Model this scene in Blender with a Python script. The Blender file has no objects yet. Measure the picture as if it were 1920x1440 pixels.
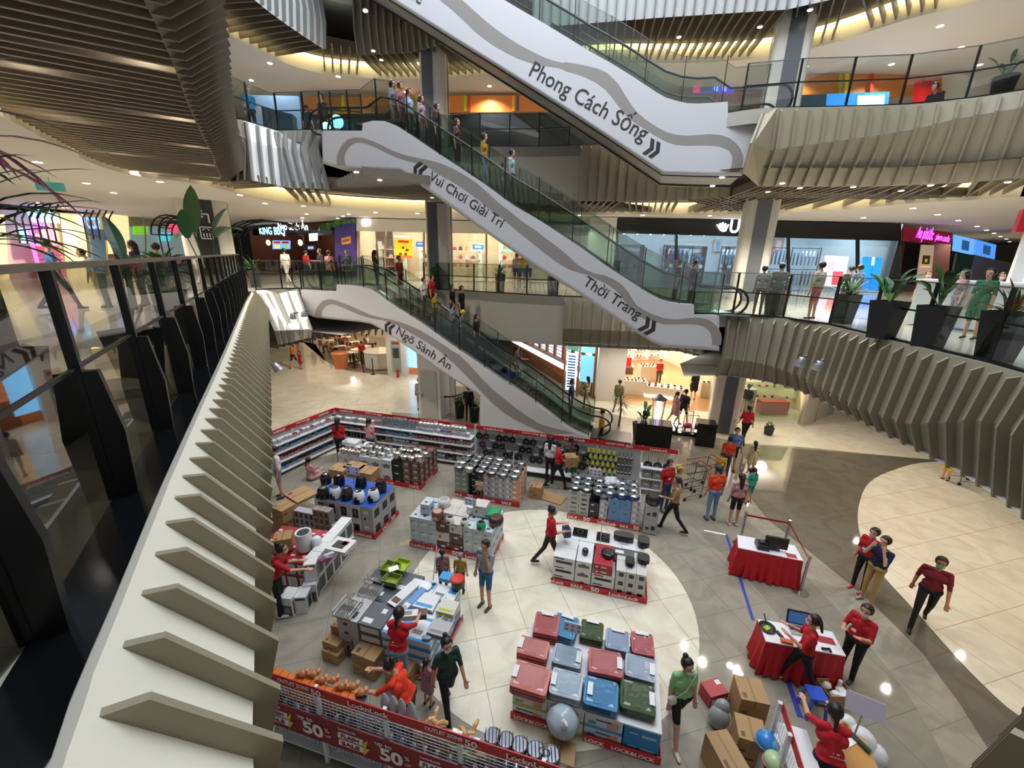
import bpy, bmesh, math, random
import numpy as np
from mathutils import Vector, Matrix, Euler
S = bpy.context.scene
COL = S.collection
rnd = random.Random(7)
# ---------------------------------------------------------------- camera
VPX, VPY, HY, CAMZ = 913., 3204., 482., 7.0
_v = Vector((VPX-960, VPY-720)); _d2 = _v.length; _u = _v/_d2
_d1 = -(0*_u.x+(HY-720)*_u.y)
FPX = math.sqrt(_d1*_d2); PIT = math.atan2(_d1, FPX)
cp, sp = math.cos(PIT), math.sin(PIT)
RIGHT = Vector((_u.y, -_u.x*sp, -_u.x*cp)); DOWN = Vector((-_u.x, -_u.y*sp, -_u.y*cp)); FWD = Vector((0, cp, -sp))
cam = bpy.data.objects.new('camera', bpy.data.cameras.new('camera')); COL.objects.link(cam)
m3 = Matrix((RIGHT, -DOWN, -FWD)).transposed().to_4x4(); m3.translation = Vector((0, 0, CAMZ)); cam.matrix_world = m3
cam.data.sensor_width = 36; cam.data.lens = FPX/1920*36; cam.data.clip_start = .05; cam.data.clip_end = 300
S.camera = cam
# ---------------------------------------------------------------- world, exposure
S.view_settings.view_transform = 'Standard'; S.view_settings.look = 'None'; S.view_settings.gamma = 1; S.view_settings.exposure = 0.38
S.view_settings.use_curve_mapping = False
W = bpy.data.worlds.new('world'); S.world = W; W.use_nodes = True
bg = W.node_tree.nodes['Background']; bg.inputs[0].default_value = (.86, .90, 1, 1); bg.inputs[1].default_value = .42
S.cycles.max_bounces = 5; S.cycles.diffuse_bounces = 3; S.cycles.glossy_bounces = 3; S.cycles.transparent_max_bounces = 14
S.cycles.transmission_bounces = 3; S.cycles.use_denoising = True; S.cycles.sample_clamp_indirect = 4; S.cycles.caustics_reflective = False
def lamp(kind, loc, power, color, size=.1, size_y=None, spot=None, rot=(0, 0, 0), name='lamp'):
    l = bpy.data.lights.new(name, kind); l.energy = power; l.color = color
    if kind == 'AREA':
        l.shape = 'RECTANGLE'; l.size = size; l.size_y = size_y or size
    else: l.shadow_soft_size = size
    if kind == 'SPOT': l.spot_size = spot; l.spot_blend = .6
    o = bpy.data.objects.new(name, l); o.location = loc; o.rotation_euler = rot; COL.objects.link(o); return o
lamp('AREA', (2, 9.5, 21.5), 2800, (.83, .915, 1), 15, 13, name='atrium_skylight')
WARM = (1, .90, .77); NEUT = (1, .93, .82); COOL = (.80, .88, 1)
# ---------------------------------------------------------------- pixel -> place (same camera calibration)
def ray(x, y):
    return FWD + RIGHT*((x-960)/FPX) + DOWN*((y-720)/FPX)
def at(x, y, z):
    r = ray(x, y); t = (z-CAMZ)/r.z; return Vector((r.x*t, r.y*t, z))
def zat(x, y, P):
    r = ray(x, y); return CAMZ + r.z*math.hypot(P[0], P[1])/math.hypot(r.x, r.y)
def pl(x, y, A, ang, off=0):
    """point seen at (x,y) on the vertical plane through A with heading ang, shifted off metres along its normal"""
    n = Vector((-math.sin(ang), math.cos(ang), 0)); r = ray(x, y)
    t = (n.x*A[0]+n.y*A[1]+off)/(n.x*r.x+n.y*r.y); return Vector((r.x*t, r.y*t, CAMZ+r.z*t))
L1, L2, L3 = 5.55, 11.0, 16.4
# ---------------------------------------------------------------- materials
def lin(h):
    h = h.lstrip('#'); c = [int(h[i:i+2], 16)/255 for i in (0, 2, 4)]
    return tuple((v/12.92 if v <= .04045 else ((v+.055)/1.055)**2.4) for v in c)+(1,)
MATS = {}
def M(name, hexc=None, rough=.5, metal=0, emit=0, alpha=None, noise=0, nscale=8, spec=.5, bump=0):
    if name in MATS: return MATS[name]
    m = bpy.data.materials.new(name); m.use_nodes = True; nt = m.node_tree; b = nt.nodes['Principled BSDF']
    c = lin(hexc); b.inputs['Base Color'].default_value = c; b.inputs['Roughness'].default_value = rough
    b.inputs['Metallic'].default_value = metal; b.inputs['Specular IOR Level'].default_value = spec
    if emit: b.inputs['Emission Color'].default_value = c; b.inputs['Emission Strength'].default_value = emit
    if noise or bump:
        t = nt.nodes.new('ShaderNodeTexNoise'); t.inputs['Scale'].default_value = nscale; t.inputs['Detail'].default_value = 4
        g = nt.nodes.new('ShaderNodeTexCoord'); nt.links.new(g.outputs['Object'], t.inputs['Vector'])
        if noise:
            x = nt.nodes.new('ShaderNodeMix'); x.data_type = 'RGBA'
            x.inputs[6].default_value = tuple(v*(1-noise) for v in c[:3])+(1,); x.inputs[7].default_value = tuple(min(1, v*(1+noise)) for v in c[:3])+(1,)
            nt.links.new(t.outputs['Fac'], x.inputs[0]); nt.links.new(x.outputs[2], b.inputs['Base Color'])
        if bump:
            bp = nt.nodes.new('ShaderNodeBump'); bp.inputs['Strength'].default_value = bump; nt.links.new(t.outputs['Fac'], bp.inputs['Height']); nt.links.new(bp.outputs[0], b.inputs['Normal'])
    MATS[name] = m; return m
def glass(name, tint, refl=.12, dens=.12):
    if name in MATS: return MATS[name]
    m = bpy.data.materials.new(name); m.use_nodes = True; nt = m.node_tree; nt.nodes.clear()
    o = nt.nodes.new('ShaderNodeOutputMaterial'); tr = nt.nodes.new('ShaderNodeBsdfTransparent'); gl = nt.nodes.new('ShaderNodeBsdfGlossy')
    tr.inputs[0].default_value = lin(tint); gl.inputs[0].default_value = (1, 1, 1, 1); gl.inputs[1].default_value = .02
    f = nt.nodes.new('ShaderNodeFresnel'); f.inputs[0].default_value = 1.5
    ad = nt.nodes.new('ShaderNodeMath'); ad.operation = 'MULTIPLY_ADD'; ad.inputs[1].default_value = .8; ad.inputs[2].default_value = refl-.04
    mx = nt.nodes.new('ShaderNodeMixShader'); nt.links.new(f.outputs[0], ad.inputs[0]); nt.links.new(ad.outputs[0], mx.inputs[0])
    nt.links.new(tr.outputs[0], mx.inputs[1]); nt.links.new(gl.outputs[0], mx.inputs[2]); nt.links.new(mx.outputs[0], o.inputs[0])
    MATS[name] = m; return m
def tile_mat(name, c1, c2, size, rot, rough, grout='#8a8578', gw=.006, marble=True):
    m = bpy.data.materials.new(name); m.use_nodes = True; nt = m.node_tree; b = nt.nodes['Principled BSDF']
    g = nt.nodes.new('ShaderNodeTexCoord'); mp = nt.nodes.new('ShaderNodeMapping'); mp.inputs['Rotation'].default_value = (0, 0, rot)
    nt.links.new(g.outputs['Object'], mp.inputs['Vector'])
    br = nt.nodes.new('ShaderNodeTexBrick'); br.offset = 0; br.inputs['Scale'].default_value = 1; br.inputs['Brick Width'].default_value = size; br.inputs['Row Height'].default_value = size
    br.inputs['Mortar Size'].default_value = gw; br.inputs['Mortar Smooth'].default_value = .1; br.inputs['Bias'].default_value = 0
    n1 = nt.nodes.new('ShaderNodeTexNoise'); n1.inputs['Scale'].default_value = 1.3; n1.inputs['Detail'].default_value = 8; n1.inputs['Distortion'].default_value = 1.6
    nt.links.new(mp.outputs[0], br.inputs['Vector']); nt.links.new(mp.outputs[0], n1.inputs['Vector'])
    cr = nt.nodes.new('ShaderNodeMapRange'); cr.inputs[1].default_value = .42; cr.inputs[2].default_value = .62; nt.links.new(n1.outputs['Fac'], cr.inputs[0])
    x = nt.nodes.new('ShaderNodeMix'); x.data_type = 'RGBA'; x.inputs[6].default_value = lin(c1); x.inputs[7].default_value = lin(c2); nt.links.new(cr.outputs[0], x.inputs[0])
    nt.links.new(x.outputs[2], br.inputs['Color1']); nt.links.new(x.outputs[2], br.inputs['Color2']); br.inputs['Mortar'].default_value = lin(grout)
    nt.links.new(br.outputs['Color'], b.inputs['Base Color']); b.inputs['Roughness'].default_value = rough
    MATS[name] = m; return m
# ---------------------------------------------------------------- mesh builder
def V(*a): return Vector(a)
class MB:
    def __init__(s): s.v = []; s.f = []; s.m = []
    def face(s, pts, mi=0):
        i = len(s.v); s.v += [tuple(p) for p in pts]; s.f.append(tuple(range(i, i+len(pts)))); s.m.append(mi)
    def box(s, c, d, rz=0, mi=0, mat=None):
        x, y, z = d[0]/2, d[1]/2, d[2]/2; R = Matrix.Rotation(rz, 3, 'Z') if rz else None; i = len(s.v)
        for a in ((-x, -y, -z), (x, -y, -z), (x, y, -z), (-x, y, -z), (-x, -y, z), (x, -y, z), (x, y, z), (-x, y, z)):
            p = Vector(a)
            if mat: p = mat @ p
            elif R: p = R @ p
            s.v.append(tuple(p+Vector(c)))
        for q in ((0, 3, 2, 1), (4, 5, 6, 7), (0, 1, 5, 4), (1, 2, 6, 5), (2, 3, 7, 6), (3, 0, 4, 7)): s.f.append(tuple(i+k for k in q)); s.m.append(mi)
        return s
    def beam(s, a, b, w, h, mi=0, up=(0, 0, 1)):
        a = Vector(a); b = Vector(b); d = b-a; L = d.length
        if L < 1e-6: return s
        d /= L; up = Vector(up)
        if abs(d.dot(up)) > .98: up = Vector((1, 0, 0))
        sd = d.cross(up).normalized(); u = sd.cross(d); i = len(s.v)
        for P in (a, b):
            for x, y in ((-1, -1), (1, -1), (1, 1), (-1, 1)): s.v.append(tuple(P+sd*(x*w/2)+u*(y*h/2)))
        for q in ((0, 1, 2, 3), (7, 6, 5, 4), (0, 4, 5, 1), (1, 5, 6, 2), (2, 6, 7, 3), (3, 7, 4, 0)): s.f.append(tuple(i+k for k in q)); s.m.append(mi)
        return s
    def extr(s, pts, vec, mi=0, side=None):
        n = len(pts); i = len(s.v); vec = Vector(vec); side = mi if side is None else side
        s.v += [tuple(p) for p in pts]+[tuple(Vector(p)+vec) for p in pts]
        s.f.append(tuple(range(i, i+n))); s.m.append(mi); s.f.append(tuple(range(i+2*n-1, i+n-1, -1))); s.m.append(mi)
        for k in range(n):
            j = (k+1) % n; s.f.append((i+k, i+n+k, i+n+j, i+j)); s.m.append(side)
        return s
    def ring(s, c, ax, r, n, e=None):
        ax = Vector(ax).normalized(); e = Vector((0, 0, 1)) if abs(ax.z) < .9 else Vector((1, 0, 0))
        a = ax.cross(e).normalized(); b = ax.cross(a)
        return [Vector(c)+a*(r*math.cos(2*math.pi*k/n))+b*(r*math.sin(2*math.pi*k/n)) for k in range(n)]
    def cyl(s, a, b, r0, r1=None, n=12, mi=0, caps=True):
        r1 = r0 if r1 is None else r1; a = Vector(a); b = Vector(b); i = len(s.v)
        s.v += [tuple(p) for p in s.ring(a, b-a, r0, n)]+[tuple(p) for p in s.ring(b, b-a, r1, n)]
        for k in range(n):
            j = (k+1) % n; s.f.append((i+k, i+j, i+n+j, i+n+k)); s.m.append(mi)
        if caps: s.f.append(tuple(i+n-1-k for k in range(n))); s.m.append(mi); s.f.append(tuple(i+n+k for k in range(n))); s.m.append(mi)
        return s
    def lathe(s, prof, c=(0, 0, 0), n=16, mi=0, sx=1, sy=1, rot=0):
        i = len(s.v); c = Vector(c)
        for r, z in prof:
            for k in range(n):
                t = 2*math.pi*k/n+rot; s.v.append((c.x+r*sx*math.cos(t), c.y+r*sy*math.sin(t), c.z+z))
        for q in range(len(prof)-1):
            for k in range(n):
                j = (k+1) % n; s.f.append((i+q*n+k, i+q*n+j, i+(q+1)*n+j, i+(q+1)*n+k)); s.m.append(mi)
        s.f.append(tuple(i+n-1-k for k in range(n))); s.m.append(mi); t = i+(len(prof)-1)*n; s.f.append(tuple(t+k for k in range(n))); s.m.append(mi)
        return s
    def tube(s, pts, r, n=8, mi=0, closed=False):
        pts = [Vector(p) for p in pts]; i = len(s.v); N = len(pts); rr = r if isinstance(r, (list, tuple)) else [r]*N; a = None
        for k, p in enumerate(pts):
            q0 = pts[(k-1) % N] if (k or closed) else p; q1 = pts[(k+1) % N] if (k < N-1 or closed) else p
            d = (q1-q0).normalized()
            if a is None: a = d.cross(Vector((0, 0, 1)) if abs(d.z) < .9 else Vector((1, 0, 0))).normalized()
            a = (a-d*a.dot(d)).normalized(); b = d.cross(a)
            for t in range(n):
                w = 2*math.pi*t/n; s.v.append(tuple(p+a*(rr[k]*math.cos(w))+b*(rr[k]*math.sin(w))))
        for k in range(N if closed else N-1):
            k2 = (k+1) % N
            for t in range(n):
                u = (t+1) % n; s.f.append((i+k*n+t, i+k*n+u, i+k2*n+u, i+k2*n+t)); s.m.append(mi)
        if not closed:
            s.f.append(tuple(i+n-1-t for t in range(n))); s.m.append(mi); e = i+(N-1)*n; s.f.append(tuple(e+t for t in range(n))); s.m.append(mi)
        return s
    def ball(s, c, r, n=12, mi=0, m=None):
        m = m or max(4, n//2); rx, ry, rz = r if isinstance(r, (tuple, list)) else (r, r, r); i = len(s.v)
        s.v.append((c[0], c[1], c[2]-rz))
        for q in range(1, m):
            ph = math.pi*q/m-math.pi/2
            for k in range(n):
                t = 2*math.pi*k/n; s.v.append((c[0]+rx*math.cos(ph)*math.cos(t), c[1]+ry*math.cos(ph)*math.sin(t), c[2]+rz*math.sin(ph)))
        s.v.append((c[0], c[1], c[2]+rz)); top = len(s.v)-1
        for k in range(n):
            j = (k+1) % n; s.f.append((i, i+1+j, i+1+k)); s.m.append(mi)
            for q in range(m-2): s.f.append((i+1+q*n+k, i+1+q*n+j, i+1+(q+1)*n+j, i+1+(q+1)*n+k)); s.m.append(mi)
            s.f.append((i+1+(m-2)*n+k, i+1+(m-2)*n+j, top)); s.m.append(mi)
        return s
    def mesh(s, name, mats, smooth=False):
        me = bpy.data.meshes.new(name); me.from_pydata(s.v, [], s.f)
        for m in (mats if isinstance(mats, (list, tuple)) else [mats]): me.materials.append(m)
        me.polygons.foreach_set('material_index', s.m)
        if smooth: me.polygons.foreach_set('use_smooth', [True]*len(s.f))
        me.update(); return me
    def obj(s, name, mats, parent=None, smooth=False, label=None, fix=True):
        me = s.mesh(name, mats, smooth)
        if fix:
            b = bmesh.new(); b.from_mesh(me); bmesh.ops.recalc_face_normals(b, faces=b.faces); b.to_mesh(me); b.free()
        o = bpy.data.objects.new(name, me); COL.objects.link(o)
        if smooth:
            try: me.set_sharp_from_angle(angle=math.radians(40))
            except Exception: pass
        if parent: par(o, parent)
        if label: o['label'] = label
        return o
def par(o, p):
    o.parent = p
    w = Matrix.LocRotScale(p.location, p.rotation_euler, p.scale)
    q = p.parent
    while q: w = q.matrix_parent_inverse.inverted() @ w if False else w; q = None
    if p.parent is None: o.matrix_parent_inverse = w.inverted()
    return o
def E(name, loc, label=None, cat=None, group=None, rz=0):
    o = bpy.data.objects.new(name, None); o.empty_display_size = .1; o.location = loc; o.rotation_euler = (0, 0, rz); COL.objects.link(o)
    return tag(o, label, cat, group)
def tag(o, label=None, cat=None, group=None, kind=None):
    if label: o['label'] = label
    if cat: o['category'] = cat
    if group: o['group'] = group
    if kind: o['kind'] = kind
    return o
def struct(o): o['kind'] = 'structure'; return o
def copy_tree(o, loc=None, rz=None, label=None, group=None, parent=None):
    c = o.copy(); COL.objects.link(c)
    if parent: c.parent = parent
    if loc is not None: c.location = loc
    if rz is not None: c.rotation_euler = (0, 0, rz)
    if label: c['label'] = label
    if group: c['group'] = group
    for ch in list(o.children): copy_tree(ch, parent=c)
    return c
# ---------------------------------------------------------------- lettering
_tc = {}
def tmesh(txt, bold=0, ext=0):
    k = (txt, bold, ext)
    if k in _tc: return _tc[k]
    cu = bpy.data.curves.new('t', 'FONT'); cu.body = txt; cu.size = 1; cu.offset = bold; cu.extrude = ext; cu.resolution_u = 3
    o = bpy.data.objects.new('t', cu); COL.objects.link(o); dg = bpy.context.evaluated_depsgraph_get(); dg.update()
    me = bpy.data.meshes.new_from_object(o.evaluated_get(dg)); vs = [tuple(v.co) for v in me.vertices]; fs = [tuple(p.vertices) for p in me.polygons]
    bpy.data.objects.remove(o); bpy.data.curves.remove(cu); bpy.data.meshes.remove(me); _tc[k] = (vs, fs); return _tc[k]
def put_text(mb, txt, o, xd, yd, h=None, width=None, mi=0, bold=.01, lift=.004, center=False):
    """letters laid in the plane o + x*xd + y*yd; h = capital height in metres or width = total width"""
    vs, fs = tmesh(txt, bold); xs = [v[0] for v in vs]; x0, x1 = min(xs), max(xs)
    xd = Vector(xd).normalized(); yd = Vector(yd).normalized(); n = xd.cross(yd)
    sy = (h/.73) if h else width/(x1-x0); sx = (width/(x1-x0)) if width else sy
    sh = -(x0+x1)/2 if center else -x0; i = len(mb.v)
    for v in vs: mb.v.append(tuple(Vector(o)+xd*((v[0]+sh)*sx)+yd*(v[1]*sy)+n*lift))
    for f in fs: mb.f.append(tuple(i+k for k in f)); mb.m.append(mi)
# ---------------------------------------------------------------- polylines
def resample(P, step):
    P = [Vector(p) for p in P]; L = [0]
    for a, b in zip(P, P[1:]): L.append(L[-1]+(b-a).length)
    n = max(1, round(L[-1]/step)); out = []; k = 0
    for i in range(n+1):
        d = L[-1]*i/n
        while k < len(L)-2 and L[k+1] < d: k += 1
        t = (d-L[k])/max(1e-9, L[k+1]-L[k]); out.append((k, t, P[k].lerp(P[k+1], t)))
    return out
def spline(P, sub=6):
    P = [Vector(p) for p in P]; o = []
    for i in range(len(P)-1):
        p0 = P[max(i-1, 0)]; p1 = P[i]; p2 = P[i+1]; p3 = P[min(i+2, len(P)-1)]
        for k in range(sub):
            t = k/sub; o.append(.5*((2*p1)+(p2-p0)*t+(2*p0-5*p1+4*p2-p3)*t*t+(3*p1-p0-3*p2+p3)*t**3))
    o.append(P[-1]); return o
# ================================================================ setting
cream = tile_mat('tile_cream', '#e6decb', '#d9d0ba', 1.0, math.radians(-15), .035, '#a39a86')
creamy = tile_mat('tile_cream_far', '#e6dfcd', '#dcd3bd', 1.2, math.radians(-15), .035, '#c4b79c', .004)
grey = tile_mat('tile_grey', '#9c9586', '#8f8879', .9, math.radians(-15), .04, '#7c776b')
dgrey = tile_mat('tile_dark', '#6e685c', '#655f54', 1.2, math.radians(-15), .04, '#5c564c')
mgrey = tile_mat('tile_mid', '#8d8778', '#857f71', 1.0, math.radians(-15), .04, '#6f6a5e')
white = M('white_paint', '#e4e1da', .55); ceil_m = M('ceiling_white', '#dcd8d0', .8)
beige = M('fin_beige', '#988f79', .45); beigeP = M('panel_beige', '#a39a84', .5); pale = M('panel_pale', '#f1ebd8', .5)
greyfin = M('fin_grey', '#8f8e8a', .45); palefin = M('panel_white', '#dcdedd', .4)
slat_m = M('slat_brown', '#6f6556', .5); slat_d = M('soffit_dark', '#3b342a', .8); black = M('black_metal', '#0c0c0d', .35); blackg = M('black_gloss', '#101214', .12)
glow = M('cove_glow', '#ffe9a8', .5, emit=2.6); spotm = M('lamp_lens', '#fff4e0', .5, emit=10); steel = M('steel', '#b9babb', .25, 1)
clad = M('cladding_white', '#d8d7db', .4); ribbon = M('ribbon_grey', '#9c9692', .45); inkt = M('letter_dark', '#39332f', .5)
gl = glass('rail_glass', '#d9e2dc', .10); glg = glass('rail_glass_green', '#c3d3ca', .11)
def poly_slab(name, outer, hole, z, t, mat, up=True):
    """flat slab with one opening"""
    bm = bmesh.new(); es = []
    for loop in ([outer, hole] if hole else [outer]):
        vs = [bm.verts.new((p[0], p[1], z)) for p in loop]; es += [bm.edges.new((vs[i], vs[(i+1) % len(vs)])) for i in range(len(vs))]
    r = bmesh.ops.triangle_fill(bm, use_beauty=True, use_dissolve=False, edges=es)
    fs = [g for g in r['geom'] if isinstance(g, bmesh.types.BMFace)]
    if t:
        e = bmesh.ops.extrude_face_region(bm, geom=fs); bmesh.ops.translate(bm, vec=(0, 0, -t), verts=[g for g in e['geom'] if isinstance(g, bmesh.types.BMVert)])
    bmesh.ops.recalc_face_normals(bm, faces=bm.faces)
    me = bpy.data.meshes.new(name); bm.to_mesh(me); bm.free(); me.materials.append(mat); o = bpy.data.objects.new(name, me); COL.objects.link(o); return struct(o)
RECT = [(-45, -8), (48, -8), (48, 52), (-45, 52)]
# ground floor and its inlays
fb = MB(); fb.face([(-45, -8, 0), (48, -8, 0), (48, 52, 0), (-45, 52, 0)]); struct(fb.obj('floor', grey))
def inlay(pts, z, mat, name='floor'):
    b = MB(); b.face([(p[0], p[1], z) for p in pts]); b.face([(p[0], p[1], z-.001) for p in reversed(pts)]); return struct(b.obj(name, mat, fix=False))
def arc(c, r, a0=0, a1=360, n=72, sy=1): return [(c[0]+r*math.cos(math.radians(a0+(a1-a0)*k/n)), c[1]+r*sy*math.sin(math.radians(a0+(a1-a0)*k/n))) for k in range(n+(a1-a0 != 360))]
def pxp(L, z=0): return [tuple(at(x, y, z)[:2]) for x, y in L]
# right hand: dark curved band, cream fields
bandO = spline([V(*p, 0) for p in pxp([(1395, 832), (1500, 838), (1640, 852), (1750, 862), (1830, 864)])]+[V(20, 14, 0)], 4)
far_edge = [tuple(p[:2]) for p in bandO]
inlay(far_edge+[(46, 20), (46, 50), (-5, 50), (-5, 24), (-1.2, 22)], .004, creamy)
inlay([(40, 12), (40, 22)]+list(reversed(pxp([(1395, 833), (1640, 853), (1830, 865)])))+pxp([(1385, 880), (1400, 925), (1440, 975), (1500, 1020), (1560, 1068), (1640, 1135), (1730, 1225), (1800, 1320), (1850, 1400)])+[(7.5, 3), (12, 0), (40, 0)], .003, dgrey)
cf = spline([V(*p, 0) for p in pxp([(1920, 868), (1750, 866), (1680, 880), (1630, 905), (1610, 950), (1612, 1000), (1640, 1060), (1720, 1150), (1800, 1240), (1870, 1310), (1900, 1335)])], 4)
inlay([tuple(p[:2]) for p in cf]+[(9, 3), (14, 0), (40, 0), (40, 12.5)], .006, cream)
# lighter curved band in the grey
b1 = spline([V(*p, 0) for p in pxp([(1215, 925), (1300, 990), (1380, 1065), (1440, 1130), (1500, 1220), (1560, 1310), (1600, 1400), (1620, 1470)])], 4)
b2 = spline([V(*p, 0) for p in pxp([(1290, 905), (1400, 975), (1470, 1040), (1540, 1110), (1620, 1200), (1700, 1300), (1760, 1400), (1790, 1470)])], 4)
inlay([tuple(p[:2]) for p in b1]+[tuple(p[:2]) for p in reversed(b2)], .002, mgrey)
inlay(arc((.85, 7.25), 3.08, sy=.99), .005, cream)
# left: cream field beyond the sale zone
inlay(pxp([(440, 900), (515, 812)]) + pxp([(520, 790), (640, 768), (790, 776), (840, 760)])+[(-4.0, 19.3), (-3.4, 22), (-1.2, 22), (-5, 24), (-5, 50), (-44, 50), (-44, 4)], .004, creamy)
inlay(arc((-8.6, 16.2), 3.4, sy=1), .006, cream)
def off0(P, d): return [V(p.x+(P[min(i+1, len(P)-1)]-P[max(i-1, 0)]).normalized().y*d, p.y-(P[min(i+1, len(P)-1)]-P[max(i-1, 0)]).normalized().x*d, p.z) for i, p in enumerate(P)]
# edges of the atrium openings ------------------------------------------------
LA = math.radians(-17); LU = V(math.cos(LA), math.sin(LA), 0); LN = V(-math.sin(LA), math.cos(LA), 0)
lowA = at(631, 546, L1); midA = V(5.04, 11.58, L1); upA = at(1365, 212, L2)
left1 = [V(-.55, -.25, L1)]+[at(x, y, L1) for x, y in ((124, 1417), (176, 1260), (225, 1140), (270, 1024), (319, 900), (377, 767), (427, 653), (462, 566), (473, 547))]
corner1 = [at(x, y, L1) for x, y in ((482, 544), (556, 541), (631, 546))]
back1 = [V(-4.1, 18.95, L1), V(-3.2, 18.6, L1), at(860, 545, L1), at(960, 552, L1), at(1060, 557, L1), V(4.2, 15.9, L1), V(6.4, 15.6, L1), V(6.9, 14.6, L1)]
right1 = spline([V(5.04, 11.58, L1), V(5.9, 11.72, L1), V(6.55, 11.62, L1), V(7.25, 11.15, L1), V(7.62, 10.3, L1), V(7.6, 9.0, L1), V(7.5, 7.75, L1), V(7.44, 6.75, L1), V(7.3, 5.75, L1), V(6.8, 4.5, L1), V(5.4, 2.8, L1), V(3.3, 1.57, L1), V(1.2, .55, L1), V(.1, -.28, L1)], 4)
E1 = left1+corner1+[lowA+LN*1.6+V(.3, 0, 0)]+back1+[midA+LN*1.6]+right1
k2 = [V(-.5, .9, L2), V(-3.0, 5.3, L2), V(-4.5, 7.7, L2), V(-6.6, 11.2, L2), V(-8.7, 14.6, L2)]
c2 = [at(457, 226, L2), at(520, 245, L2), at(615, 243, L2), at(680, 247, L2)]
back2 = [V(-3.6, 18.2, L2), at(870, 275, L2), at(1000, 275, L2), at(1090, 272, L2), V(4.2, 17.0, L2), V(6.2, 16.4, L2), V(7.3, 15.3, L2)]
right2 = spline([upA, at(1430, 203, L2), at(1560, 200, L2), at(1700, 196, L2), at(1800, 186, L2), at(1900, 172, L2), V(13.6, 9.6, L2), V(14, 5, L2), V(11, 0, L2), V(6, -2.5, L2)], 4)
k2i = [V(p.x, p.y, L2) for p in off0(k2, -.85)]; k2i[-1] = k2i[-1].lerp(k2[-1], .5)
E2 = k2i+c2+[c2[-1]+LN*1.6]+back2+[upA+LN*1.6]+right2+[V(1, -2, L2)]
e3a = [at(x, y, 14.5) for x, y in ((380, -120), (430, -50), (477, 0), (540, 48), (606, 92))]
e3b = [V(-6.3, 19.3, 14.5), V(-4.2, 19.0, 14.5), V(-2, 17.9, 14.5)]
e3c = [at(x, y, 14.5) for x, y in ((1000, 52), (1090, 45), (1240, 33), (1475, 18), (1600, -10), (1750, -60))]
E3 = e3a+e3b+e3c+[V(16, 5, 0), V(10, -4, 0), V(0, -4, 0), V(-5, 2, 0)]
poly_slab('floor', RECT, E1, L1, .35, M('tile_gallery', '#c9c4b6', .08))
poly_slab('floor', RECT, E2, L2, .35, M('tile_gallery2', '#c0bbb0', .15))
poly_slab('ceiling', RECT, [V(p.x, p.y, 0) for p in E1], 3.75, 0, ceil_m)
ro2 = [at(x, y, 9.1) for x, y in ((-260, 60), (-120, 145), (0, 205), (110, 265), (190, 305), (270, 325), (350, 335), (430, 352), (520, 372), (600, 382), (700, 389), (820, 394), (1060, 398), (1200, 398), (1320, 398), (1450, 395), (1580, 388), (1700, 376), (1800, 370), (1915, 362))]
ro2 = [V(-6, -3, 9.1)]+[V(*p[:2], 9.1) for p in spline(ro2, 3)]+[V(18, 8, 9.1), V(15, -4, 9.1)]
ro3 = [at(x, y, 14.5) for x, y in ((250, -80), (340, 0), (425, 58), (500, 97), (560, 122), (640, 138), (760, 144), (890, 138), (1010, 124), (1130, 113), (1300, 112), (1435, 102), (1560, 75), (1700, 30), (1800, 5), (1900, -25))]
ro3 = [V(-9, 3, 14.5)]+spline(ro3, 3)+[V(19, 8, 14.5), V(18, -5, 14.5), V(-6, -5, 14.5)]
poly_slab('ceiling', RECT, ro2, 9.0, 0, ceil_m); poly_slab('ceiling', RECT, ro3, 14.4, 0, ceil_m)
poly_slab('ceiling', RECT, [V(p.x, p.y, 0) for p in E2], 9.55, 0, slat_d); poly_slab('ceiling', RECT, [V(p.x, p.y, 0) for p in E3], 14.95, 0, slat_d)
poly_slab('floor', RECT, [V(p.x, p.y, 0) for p in E3], L3, .3, ceil_m)
# far walls
for nm, a, b, z1 in (('wall_back', (-45, 50), (48, 50), 18), ('wall_left', (-44, -8), (-44, 52), 18), ('wall_right', (47, -8), (47, 52), 18)):
    w = MB(); w.beam((*a, z1/2), (*b, z1/2), .2, z1); struct(w.obj(nm, M('wall_far', '#cfc8bb', .7)))
# ---------------------------------------------------------------- fascias with fins
def fascia(name, T, K, B, side, step, depth, mats, thick=.035, close=.05):
    """T/K/B: matching top, kink and bottom lines. side=+1 when the void lies to the right of the running direction"""
    b = MB()
    for i in range(len(T)-1):
        b.face([T[i], T[i+1], K[i+1], K[i]], 0); b.face([K[i], K[i+1], B[i+1], B[i]], 0)
    for (k, t, P) in resample(T, step):
        q = K[k].lerp(K[k+1], t); r = B[k].lerp(B[k+1], t); d = (T[k+1]-T[k]); d.z = 0; d.normalize(); n = V(d.y, -d.x, 0)*side
        a = P+V(0, 0, -close)+n*.01; pk = P.lerp(q, .12)+n*depth
        tip = q+n*depth; lo = r+n*depth*.9
        b.extr([a-d*thick/2, pk-d*thick/2, tip-d*thick/2, lo-d*thick/2, r-d*thick/2, q-d*thick/2-n*.01], d*thick, 1)
    return struct(b.obj(name, mats))
def off(P, d, z, side=1):
    o = []
    for i, p in enumerate(P):
        a = P[max(i-1, 0)]; c = P[min(i+1, len(P)-1)]; t = (c-a); t.z = 0; t.normalize(); n = V(t.y, -t.x, 0)*side
        o.append(V(p.x+n.x*d, p.y+n.y*d, z))
    return o
left1s = [V(*p[:2], L1) for p in spline(left1, 3)]
fascia('wall_fascia_left', left1s, off(left1s, .40, 4.95), off(left1s, .05, 3.65), 1, .30, .115, [pale, beige])
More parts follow.
